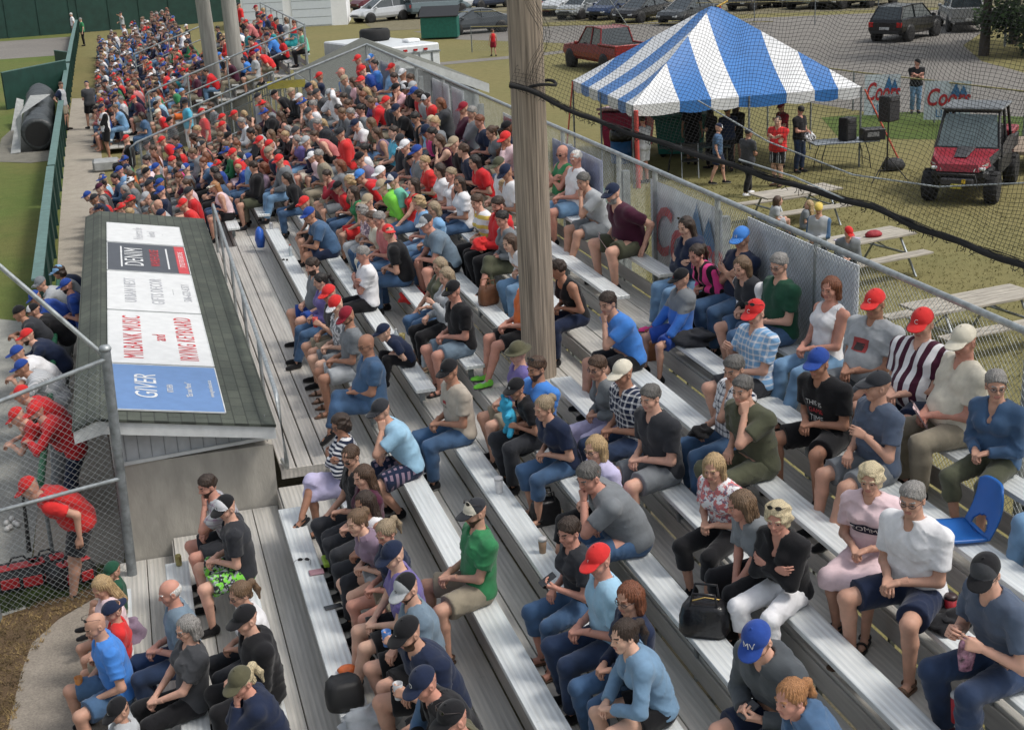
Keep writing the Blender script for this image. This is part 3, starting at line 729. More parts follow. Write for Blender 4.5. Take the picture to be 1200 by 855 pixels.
def make_person(p, loc, rz, label, group):
    """p: dict b,s,lean,stand,legs,armL,armR,hyaw,hpitch,top,tcol,bot,bcol,hair,...; the body is the thing, garments are its parts"""
    d = math.dist(tuple(loc), (0, 0, CZ-1.5)); p['lod'] = lod = 0 if d < 13.6 else (1 if d < 24 else 2)
    p.setdefault('seed', 0)
    if lod == 0 and 'twist' not in p: p['twist'] = 9*math.sin(p['seed']*3.7)
    if lod == 0: q = dict(p); q['lean'] = round(p['lean']*180/PI)*PI/180
    else:
        q = dict(p); st = (6, 12)[lod-1]; q['lean'] = R(round(math.degrees(p['lean'])/st)*st); q['hyaw'] = round(p['hyaw']/20)*20; q['hpitch'] = round(p['hpitch']/15)*15
        q['seed'] = 0; q['s'] = round(round(p['s']/.06)*.06, 3)
        if lod == 2: q['beard'] = False
    kk = tuple(str(q[k]) for k in ('b', 's', 'lean', 'stand', 'legs', 'armL', 'armR', 'hyaw', 'hpitch', 'top', 'bot', 'beard', 'lod', 'hs', 'seed'))+(str(q.get('spread')), str(q.get('twist')))
    if kk not in CACHE:
        out, J = build_meshes(q)
        CACHE[kk] = (np_mesh('person', out['body'][0], out['body'][1], [PH]*5, out['body'][2]), np_mesh('shirt', *out['shirt'], [PH]), np_mesh('trousers', *out['trousers'], [PH]), J, out if p.get('decal') else None)
    bm_, sm_, tm_, J, raw = CACHE[kk]
    sk = skin_m(p['skin']); hk = p['haircol']; hm = hair_m(hk)
    o = bpy.data.objects.new('person', bm_); COL.objects.link(o); o.location = loc; o.rotation_euler = (0, 0, rz)
    set_mats(o, [sk, mat('lips', tuple(c*m for c, m in zip(SKIN[p['skin']], (.85, .6, .65))), .5), mat('eye white', (.42, .38, .36), .4), mat('iris', (.03, .02, .015), .3), hm])
    tag(o, label, 'person', group)
    tn = {'hood': 'hoodie', 'jkt': 'jacket', 'tank': 'tank_top', 'long': 'long_sleeve_shirt', 'polo': 'polo_shirt', 'tee': 'tshirt'}[p['top']]
    a = link(tn, sm_, o); set_mats(a, [cloth_m(p['tcol'])])
    bn = {'long': 'trousers', 'capri': 'capri_trousers', 'short': 'shorts', 'hot': 'shorts', 'skirt': 'skirt'}[p['bot']]
    b = link(bn, tm_, o); set_mats(b, [cloth_m(p['bcol'])])
    HM = J['HM']; hh = (.006, .009, .013)[lod]
    hr = p['hairk']; cap = p.get('cap')
    if hr != 'bald':
        kind = hr
        if cap and hr in ('short', 'thin', 'ring'): kind = 'crew'
        me = vq_mesh('hair', ('hair', kind, lod, bool(cap)), lib(('hair', kind, lod, bool(cap)), lambda: hair_vq(kind, hh, bool(cap))), 1)
        c = link('hair', me, o, HM); set_mats(c, [hm])
    if cap:
        ck = cap['kind']
        if ck == 'bucket':
            me = vq_mesh('hat', ('bucket', lod), lib(('bucket', lod), lambda: bucket_vq(hh)), 1); c = link('hat', me, o, HM); set_mats(c, [cloth_m(cap['col'])])
        elif ck == 'beanie' or ck == 'band':
            me = vq_mesh('cap', ('beanie', lod), lib(('beanie', lod), lambda: cap_vq(hh, False)), 3); c = link('beanie', me, o, HM); set_mats(c, [cloth_m(cap['col'])]*3)
        elif ck == 'visor':
            me = vq_mesh('visor', ('visor', lod), lib(('visor', lod), lambda: visor_vq(hh)), 1); c = link('visor', me, o, HM); set_mats(c, [cloth_m(cap['col'])])
        else:
            me = vq_mesh('cap', ('cap', lod), lib(('cap', lod), lambda: cap_vq(hh)), 3); Mx = HM @ Matrix.Rotation(PI, 4, 'Z') if ck == 'back' else HM @ Matrix.Rotation(R(cap.get('tilt', 6)), 4, 'Y')
            c = link('cap', me, o, Mx); c0 = cloth_m(cap['col']); set_mats(c, [c0, cloth_m(cap.get('brim', cap['col'])), cloth_m(cap.get('front', cap['col']))])
            if cap.get('logo') and lod < 2:
                lm = mat('logo white', (.75, .75, .75), .8) if cap.get('lcol', 'white') == 'white' else mat('logo '+cap['lcol'], PAL[cap['lcol']], .8)
                t, sz = cap['logo'], cap.get('lsz', .05)
                text_on(t, lm, sz, c, lib(('cap', lod), lambda: cap_vq(hh)), np.array((.2, 0, .092)), np.array((-1, 0, -.12)), 'cap_logo')
    if p.get('glasses'):
        dk = p['glasses'] != 'g'; me = lib(('gl', dk), lambda: glasses_me(dk))
        G = HM if p['glasses'] != 'S' else HM @ Matrix.Translation((-.025, 0, .085)) @ Matrix.Rotation(R(-28), 4, 'Y')
        if lod < 2: link('glasses' if not dk else 'sunglasses', me, o, G)
    for i, sg in (('L', 1), ('R', -1)):
        fx = J['F'+i]; fx = nrm(fx); y = nrm(np.cross((0, 0, 1), fx)); z = np.cross(fx, y); A = J['A'+i]; M = Matrix.Identity(4)
        for r in range(3): M[r][0], M[r][1], M[r][2], M[r][3] = fx[r]*p['fs'], y[r]*p['fs'], z[r]*p['fs'], A[r]
        if lod == 2 and p['shoe'] != 'bare': sh = 'shoe'
        else: sh = 'sandal' if p['shoe'].startswith('sandal') else 'shoe'
        if p['shoe'] == 'bare': continue
        hs_ = (.009, .012, .018)[lod]
        if sh == 'shoe': me = vq_mesh('shoe', ('shoe', lod), lib(('shoe', lod), lambda: shoe_vq(hs_)), 3)
        else: me = vq_mesh('sandal', ('sandal', lod), lib(('sandal', lod), lambda: sandal_vq(hs_*.7)), 1)
        c = link(sh, me, o, M); sc = p['shoe'].split(':')[1] if ':' in p['shoe'] else 'black'; ww = sc.endswith('w') and sc != 'w'; sc = sc[:-1] if ww else sc
        if sh == 'shoe': set_mats(c, [cloth_m(sc), mat('sole', (.5, .5, .5), .7) if ww or sc in ('white', 'grey', 'navy') else mat('dark sole', (.05, .05, .05)), cloth_m(sc if sc in ('white', 'black') else 'ltgrey')])
        else: set_mats(c, [mat('leather '+sc, PAL.get(sc, PAL['brown']), .6)])
    p['J'] = J; p['raw'] = raw; p['obj'] = o
    BIG[label] = (o, J, raw)
    PEOPLE.append((o, p, loc)); return o
def visor_vq(h):
    V, Q, mi = cap_vq(h); f = Field((-.15, -.13, -.03), (.24, .13, .17), h); return (V, Q[(mi == 1) | (V[Q].mean(1)[:, 2] < .06)])
def text_on(txt, m, size, parent, vq, org, dr, name, sx=1., up=(0, 0, 1), lift=.003):
    """lettering laid on a curved surface: every vertex is dropped on to it along dr"""
    from mathutils.bvhtree import BVHTree
    tr = BVHTree.FromPolygons([tuple(v) for v in vq[0]], [tuple(map(int, q)) for q in vq[1]])
    o = text_mesh(txt, m, name, size, parent, Matrix.Identity(4), sx=sx, depth=0.)
    drop(o.data, tr, org, dr, up, lift); return o
def drop(me, tr, org, dr, up=(0, 0, 1), lift=.003):
    dr = Vector(nrm(dr)); up = Vector(up); rt = dr.cross(up).normalized(); u2 = rt.cross(dr)
    h0 = tr.ray_cast(Vector(org), dr, 1.); last = (h0[0]-Vector(org)).dot(dr) if h0[0] is not None else None
    for v in sorted(me.vertices, key=lambda v: abs(v.co.x)) if False else me.vertices:
        p = Vector(org)+rt*v.co.x+u2*v.co.y; hit = tr.ray_cast(p, dr, 1.)
        dd = (hit[0]-p).dot(dr) if hit[0] is not None else None
        if dd is not None and (last is None or abs(dd-last) < .09): last = dd; v.co = hit[0]-dr*lift
        else: v.co = p+dr*((last if last is not None else .3)-lift)
    me.update()
def patch_on(w, hgt, m, parent, vq, org, dr, name, nx=14, ny=6, lift=.002, curve=None):
    from mathutils.bvhtree import BVHTree
    tr = BVHTree.FromPolygons([tuple(v) for v in vq[0]], [tuple(map(int, q)) for q in vq[1]])
    mb = MB(); vs = []; fs = []
    for j in range(ny+1):
        for i in range(nx+1): vs.append(((i/nx-.5)*w, (j/ny-.5)*hgt, 0))
    for j in range(ny):
        for i in range(nx): a = j*(nx+1)+i; fs.append((a, a+1, a+nx+2, a+nx+1))
    mb.add(vs, fs, m, True); o = mb.obj(name, parent); drop(o.data, tr, org, dr, lift=lift); return o

def parse_col(t): return t.replace('-', '/')
def person_from(line, auto=None):
    """'x y row|build scale|head|top|bottom|arms legs|yaws|extras|label'"""
    F = [t.strip() for t in line.split('|')]
    x, y, row = F[0].split(); x = float(x); y = float(y); row = int(row)
    bb = F[1].split(); b = bb[0]; s = float(bb[1]) if len(bb) > 1 else {'m': 1., 'h': 1.04, 'w': .93, 'c': .74}[b]
    p = dict(b=b, s=s, hs={'m': 1., 'h': 1.04, 'w': .96, 'c': .9}[b]*(1 if s > .7 else .95), stand=False, beard=False, skin='baebrbac'[int(x*3+y) % 8], fs=s**.7, shoe='shoe:black')
    hd = F[2].split(',')
    hp_ = hd[0].split(':'); hk = hp_[0]; hc = hp_[1] if len(hp_) > 1 else 'brown'; p['hairk'] = hk; p['haircol'] = hc
    if len(hd) > 1:
        c = hd[1].split(':'); cd = dict(kind=c[0], col=c[1])
        for e in c[2:]:
            if e[:2] == 'f=': cd['front'] = e[2:]
            elif e[:2] == 'b=': cd['brim'] = e[2:]
            elif e[:2] == 'l=': cd['logo'] = e[2:]
            elif e[:2] == 'c=': cd['lcol'] = e[2:]
            elif e[:2] == 's=': cd['lsz'] = float(e[2:])
        p['cap'] = cd
    t = F[3].split(); p['top'] = t[0]; p['tcol'] = parse_col(t[1]); t = F[4].split(); p['bot'] = t[0]; p['bcol'] = parse_col(t[1])
    if len(t) > 2: p['shoe'] = t[2]
    a = F[5].split(); p['armL'], p['armR'], p['legs'] = a[0], a[1], a[2]
    ya = [float(v) for v in F[6].split()]+[0, 0, 0]; n = len(F[6].split())
    p['hyaw'] = ya[0] if n > 0 else 18; p['hpitch'] = ya[1] if n > 1 else 14; bw = ya[2] if n > 2 else (6+5*math.sin(x*1.7) if len(F) > 8 and row >= 0 and 'player' not in F[8] else 0)
    lean = None; z0 = 0.; tall = 0.; grp = None; dY = 0
    for e in F[7].split():
        if e == 'g' or e == 's' or e == 'S': p['glasses'] = e
        elif e == 'beard': p['beard'] = True
        elif e.startswith('sk'): p['skin'] = e[2:]
        elif e.startswith('lean'): lean = float(e[4:])
        elif e.startswith('z='): z0 = float(e[2:])
        elif e == 'stand': p['stand'] = True
        elif e.startswith('spr'): p['spread'] = float(e[3:])
        elif e.startswith('tw'): p['twist'] = float(e[2:])
        elif e == 'decal': p['decal'] = True
    label = F[8]
    if p['stand']:
        p['lean'] = R(lean if lean is not None else 3); sk = skeleton(dict(p)); H = sk['HC']; Pt = on_z(x, y, z0+H[2]); rz = PI+R(bw)
        loc = (Pt[0]-math.cos(rz)*H[0], Pt[1]-math.sin(rz)*H[0], z0)
    else:
        if row < 0:
            cs = [(solve(r, x, y, s, bw, lean), r) for r in range(0, 12)]; best, row = min(cs, key=lambda q: q[0][0])
        else: best = solve(row, x, y, s, bw, lean)
        c, l, Y, err = best; xs, zs = seat(row)
        if abs(err) > .12: print('PLACE', x, y, 'row', row, 'lean', l, 'err %.2f' % err, label[:50])
        p['lean'] = R(l); loc = (xs+.12+max(-.1, min(.1, err)), Y, zs+.002); rz = PI+R(bw)
    p['row'] = row; p['seed'] = int(x*7+y) % 97
    return p, loc, rz, label
NEAR = ""; MID = ""; STAND = ""
NEAR = """
112 733 0|m|bald|polo brtblue|short slate sandal:brown|thigh thigh o|15 22|S skb|bald man in bright blue polo holding an amber beer, sunglasses on his head
133 716 0|c .8|short:brown,back:navy|tee brtred|short khaki|lap lap n|25 18||child in red shirt and backward navy cap beside the bald man in blue polo
119 688 0|w .84|long:blond|tee ltpink|hot khaki|lap lap n|30 28||girl with long blond hair in white shirt in front of the chain link fence
133 668 0|c .62|short:brown,cap:dkgreen|tee dkgreen|short khaki|lap lap n|20 20||small child in dark green cap behind the long-haired blond girl
140 833 0|c .78|short:black,cap:black:l=x|hood ltgrey|short khaki|knee knee n|25 25||child in black cap and pale grey hoodie at the bottom edge
199 694 1|m|ring:white|tee bluegrey|long dkdenim|lap lap n|12 14|skr|balding white-haired man in slate blue shirt on the low bench
219 736 1|w 1.|bob:grey|tee dkgrey|long black|knee knee n|18 14|g ska|grey-haired woman in dark grey shirt and glasses, hands on her knee
283 799 2|w|pony:paleblond,cap:camo|jkt navy|long black|chin chin n|30 22|skr|blond person in camouflage cap and navy jacket, hands at the mouth
246 570 2|m|short:dkbrown|tee plaid-ltgrey-mauve|short charcoal|chin lap n|25 12|beard|dark-haired man in pale plaid shirt, hand on chin by the concrete wall
265 595 2|m|short:brown,cap:black:f=white:l=h:c=black|tee charcoal|short print-charcoal-lime-ltgrey shoe:black|lap lap o|30 20||man in black and white cap with neon green camouflage shorts
281 696 2|w|pony:ltbrown|tee white|long charcoal|lap lap n|20 14|g|woman with light brown ponytail, glasses and white shirt below the neon shorts
288 726 2|m|short:brown,cap:black|hood black|long black|lap lap n|20 14||man in black cap and black hoodie beside the woman in white
401 500 4|w|curl:dkbrown|long hstripe-white-navy|skirt lavender sandal:black|cross cross x|20 12|g|dark curly-haired woman in striped top and pale skirt, legs crossed
411 535 4|m|crew:brown|tee black|long charcoal|lap onknee n|28 24|s skb|man in black shirt and blue-tinted sunglasses leaning forward
425 558 4|w|long:brown|tee maroon|long charcoal|lap lap n|22 12||woman with long brown hair in maroon shirt, first of the row of young women
427 590 4|w|long:dkbrown|tank white|long charcoal|lap lap n|28 12||woman with long dark hair in white sleeveless top
418 612 4|w|bun:ltbrown|tee mauve|hot ltgrey|lap lap n|22 10||woman with light brown bun in mauve shirt
452 624 4|w|pony:ashblond|tee navy|hot khaki|lap lap n|28 22||woman in navy shirt with white scrunchie in blond ponytail
461 651 4|m|short:brown,cap:navy|tee purple|short black|knee knee f|20 22||young man in navy cap and purple shirt above the grey trucker cap
477 690 4|m|short:dkbrown,cap:black:f=ltgrey:b=ltgrey:l=o:c=black|tee bluegrey|short black|hold lap n|20 26|beard|bearded man in grey and black trucker cap and blue grey shirt
478 742 4|h|crew:brown,cap:black:l=-|tee navy|short black|hold lap o|18 20|beard|heavy man in black cap and navy shirt holding a silver can
497 801 4|m|short:brown,cap:navy:l=D|jkt sleeve-black-slate|short black|knee knee n|15 24||man in navy cap and black jacket with blue shoulders
531 843 4|m|short:black,cap:black|tee camo|long black|lap lap n|15 20|S|man in black cap at the bottom edge behind the navy capped man
449 482 5|m|crew:black,cap:charcoal|tee ltblue|short check-navy-mauve|cheek lap b|25 8|skb|man in pale blue shirt and checked shorts resting his cheek on his hand
557 601 5|m|short:brown,cap:charcoal:f=cream:b=charcoal|tee green|short khaki sandal:brown|lap lap o|12 12|S beard|man in green shirt and beige cap sitting alone on a long bench
431 402 5|h|bald|tee slate|long denim shoe:black|lap lap x|18 14|g skc|bald man in slate shirt and jeans with legs crossed
450 388 6|c|short:brown,cap:navy|tee navy|long black|lap lap n|0 10||child in navy cap with a red backpack behind the bald man
409 372 5|m|crew:brown,cap:dkred:l=-|tee grey|short ltgrey sandal:brown|lap lap n|20 28|beard|bearded man in dark red cap and grey shirt with pale shorts
396 358 5|m|short:brown,cap:brtred:b=white|tee print-white-grey|short grey sandal:brown|lap lap n|20 24||person in red cap with white brim and pale printed shirt
386 346 5|m|short:dkbrown,cap:brtred|tee dkgrey|short khaki|hold lap n|18 22|g|man in bright red cap and glasses holding a red drink
377 331 5|w|pony:black|hood purple|long denim|lap lap f|10 16||dark-haired woman in purple hooded top
366 311 5|h|short:dkbrown|tee grey|short royal|thigh lap o|5 10|beard|heavy bearded man in grey shirt and blue shorts by the purple hooded woman
424 300 6|m|short:grey|polo white|long black|cross cross n|10 8||grey-haired man in white polo with folded arms
361 252 6|h|short:grey,cap:royal|tee slate|short navy sandal:black|knee knee n|15 20||heavy man in blue cap and blue shirt leaning on his knees
358 238 6|m .9|short:brown,cap:brtred:l=O|tee black|short black|knee knee n|15 18||person in red cap with round white badge behind the blue cap
533 342 7|m|short:white,cap:black:l=S:c=yellow|polo black|short bluegrey sandal:black|lap lap n|18 14|skr|man in black polo and black cap on the end of his bench
521 326 7|w|bob:ashblond|jkt ltgrey|long black sandal:tan|hold lap n|20 12||blond woman in pale grey cardigan holding food, half hidden by the black polo
515 314 7|w|bob:ashblond|tee olive|capri denim sandal:tan|lap onknee n|25 10||woman with ash blond bob in olive top and rolled jeans
457 274 7|m|short:brown,back:brtred:l=-|tee black|long denim|lap lap n|-60 0 -20||person in red cap and black shirt seen from behind
446 258 7|m|short:grey|tee coral|long denim|lap lap n|25 8|skr|grey-haired man in coral red shirt looking aside
436 258 7|w|short:brown|tee cream|long cream|lap lap n|20 10|g|woman in cream top and glasses beside the coral shirt
426 250 7|w|curl:grey|tee print-ltpink-mauve|long denim|lap lap n|18 14|S|elderly curly-haired woman in pink patterned blouse
430 238 7|m|short:grey,cap:tan|polo white|long ltgrey|lap lap n|15 16||man in tan cap and white shirt above the pink blouse
498 262 8|h|short:brown,cap:charcoal:f=ltgrey:b=ltgrey:l=v:c=dkgrey|tee bluegrey|short black|knee knee o|18 22||heavy man in white-fronted trucker cap with clasped hands
508 247 8|w|bob:ashblond|jkt sky|long denim|lap lap n|15 14||woman with grey blond hair just above the white trucker cap
491 240 8|w|curl:blond|tee sky|long ltdenim|lap lap n|20 12|S|curly blond woman in pale blue with glasses on her head
558 239 9|w 1.|short:brown|tee wide-white-yellow|long black|lap lap n|20 10||short-haired woman in white and yellow striped shirt
589 259 9|w|short:black|jkt grey|capri olive|lap lap x|12 10|skr|black-haired woman in grey cardigan beside the wooden pole
582 242 9|m|short:dkbrown|hood red|long black|lap lap n|15 12|beard|bearded man in red jersey holding a red glove by the pole
599 285 9|w|bob:brown|jkt white|long ltdenim|lap lap n|15 10||woman in white jacket and pale jeans half hidden by the pole
617 327 8|m|crew:brown|tee orange|short black shoe:lime|lap lap f|15 14|skr|man in orange top and neon laced shoes mostly hidden by the pole
659 181 11|m|bald|tank green|short khaki|cross cross n|20 8|s skr|bald man in green tank top and sunglasses against the fence
676 187 11|m|thin:white|tee white|short ltdenim|lap lap n|15 8|skr|white-haired man in white shirt and denim shorts against the fence
684 214 11|m|short:salt|polo ltgrey|short grey shoe:navy|chin thigh f|20 12|skb|man in light grey polo leaning his chin on his hand
719 225 11|h 1.1|short:grey,cap:navy:l=NY|polo maroon|short olive shoe:black|brace thigh o|15 18|beard|heavy man in dark maroon polo and navy cap reading a programme
655 318 9|w|short:dkbrown|tank black|long navy|lap lap n|-30 10|skc|woman in black tank top half hidden behind the pole
802 268 11|w 1.|long:dkbrown|hood navy|long ltdenim shoe:hotpink|cross cross f|15 8|S|long-haired woman in navy hoodie with folded arms
817 297 11|w .85|pony:dkbrown|jkt vstripe-black-hotpink|long black|lap lap n|15 12||girl in black jacket with pink stripes and a pink headband
869 278 11|m 1.04|crew:brown,cap:brtblue:l=H|tee navy|long denim|cross cross n|18 10||man in royal blue cap with folded arms against the fence
869 314 11|w .95|bob:ltbrown|long sleeve-charcoal-white|short denim|lap lap n|20 8||woman in white and black baseball shirt in front of the blue cap man
797 329 10|c .82|short:brown,cap:black:l=o:c=red|hood block-blue-grey-.33|short royal shoe:black|onknee onknee o|5 10||boy in black cap and blue and grey hoodie
911 313 11|m|short:grey|tee dkgreen|long denim|lap lap n|18 10|g|grey-haired man in forest green shirt and glasses
973 338 11|w 1.|bob:auburn|tank white|long ltdenim sandal:black|lap lap f|20 8|skr|woman with short auburn hair in white tank top
1025 356 11|h|short:brown,cap:brtred:l=C|tee ltgrey|short grey|lap lap o|14 10 18|g decal|man in red cap and light grey shirt printed with a mascot
1093 378 11|h|short:brown,cap:brtred:l=C|polo vstripe-white-maroon|short navy|lap lap o|14 16 16||man in red cap and maroon and white striped shirt
1134 400 11|h 1.06|short:white,cap:cream:f=cream|polo cream|long khaki|lap lap n|15 16|skr|man in pale camouflage cap and cream shirt holding a programme
1167 452 11|w|short:grey|jkt denim|capri olive sandal:brown|lap lap n|42 6 24|g skb|smiling grey-haired woman in denim jacket and olive trousers
1275 500 11|w|short:brown|tee white|long ltdenim sandal:tan|lap lap f|20 10||person in pale jeans at the right edge behind the blue chair
885 367 10|m|short:brown,cap:brtred:l=C|polo plaid-sky-white|short charcoal sandal:black|lap hold n|20 16|S|man in red cap and blue plaid shirt
959 426 10|m|short:grey,cap:royal|tee black|short black shoe:black|lap lap o|14 10 16|skc decal|man in royal blue cap and black printed shirt with tattooed arms
1028 453 10|m|short:grey,cap:charcoal|tee slateT|short grey shoe:black|hold lap f|-20 0|skb|man in charcoal cap and slate shirt raising his fist
860 432 9|m|short:salt|polo plaid-white-navy|long denim|chin lap n|28 16|skb|grey-haired man in camouflage plaid shirt holding a black cap
870 457 9|m 1.04|short:salt|tee olive|long olive|cheek lap n|25 6|skb|man in olive shirt turning to the man beside him
711 358 9|m|short:dkbrown|tee brtblue|short black shoe:black|chin brace f|20 22|skb|dark-haired man in bright blue shirt, hand on his mouth
1020 561 9|w|curl:paleblond|tee ltpink|skirt ltpink sandal:black|lap lap n|10 10 38|decal|short-haired blond woman in pink lettered dress
1069 585 9|m 1.04|short:grey|polo white|short navy sandal:brown|lap lap o|18 10 22|g skb|grey-haired man in white polo and glasses with clasped hands
1155 672 9|m 1.04|short:grey,cap:black:f=dkgrey|tee slateT|long dkdenim shoe:maroonw|hold hold n|30 24|g|man in black patterned cap opening a bag of snacks
911 607 8|w|curl:paleblond|jkt black|capri white|cross cross n|22 12 24|S|blond woman in black top and white trousers
836 548 8|w|bob:blond|tee print-white-coral-mauve|capri black|lap lap n|22 12 24||blond woman in white and pink floral shirt with a phone
868 592 8|w|bob:ltbrown|tee grey|long black|reach reach n|-8 16||brown-haired woman in grey shirt reaching into her handbag
888 750 7|m 1.04|crew:strawberry,cap:royal:l=MV:s=.062|hood heather|short navy|phone phone n|14 34 20|beard|bearded man in blue lettered cap and grey pullover using his phone
926 818 7|w .92|pony:strawberry|hood slate|long navy|lap lap n|12 8||girl with strawberry blond ponytail in blue grey hoodie
762 466 8|m 1.04|short:salt|polo charcoal|short grey|lap lap n|18 12|ska|grey-haired man in charcoal polo and grey shorts
730 438 8|m|short:grey,cap:cream|polo plaid-navy-white|long dkdenim|lap lap n|15 14|skc|man in cream cap and navy plaid shirt
700 431 8|w|short:brown|jkt grey|long lavender|lap lap n|20 10|g|short-haired woman in grey cardigan holding a red pouch
637 478 7|w|bun:ashblond|tee navy|capri denim sandal:black|lap lap n|12 12||woman with blond bun in navy shirt and rolled jeans
697 526 7|w|bob:blond|tee lavender|capri black shoe:black|lap lap f|25 8|g|blond woman in lavender shirt and glasses behind the heavy grey shirt
690 559 7|h|short:salt|tee grey|long denim|chin lap n|22 22|skr|heavy man in grey shirt leaning forward, hand at his mouth
731 745 6|w|pony:dkbrown|jkt denimshirt|hot black sandal:dkred|knee knee n|15 8||young woman with ponytail in pale denim shirt
737 701 6|w|bob:auburn|jkt navy|long denim|lap lap n|18 10|g|woman with short auburn hair and glasses in navy cardigan
702 657 6|m|short:white,cap:brtred:l=r|polo ltblue|long dkdenim|lap lap n|20 18|skr|man in red cap and pale blue checked shirt
667 623 6|w|short:dkbrown|tee charcoal|capri denim sandal:brown|phone lap n|14 14 12|skr|woman with short dark red hair in charcoal shirt with a phone
605 456 7|c .85|short:brown,cap:black:l=o:c=white|tee black|short black sandal:teal|hold lap n|25 12||boy in black cap holding a bright blue plush toy
629 432 7|m|short:brown|tee brtblue|long charcoal|lap lap n|12 10|S beard|brown-haired bearded man in bright blue shirt below the pole
605 415 7|m .95|short:blond,bucket:camo|tee purple|short khaki|lap lap n|20 16||person in camouflage hat and purple shirt at the foot of the pole
529 436 6|m 1.|short:brown,cap:black:l=-:c=ltblue|tee beige|long denim shoe:blackw|lap lap n|12 16|decal|man in black cap and beige printed shirt with jeans
"""
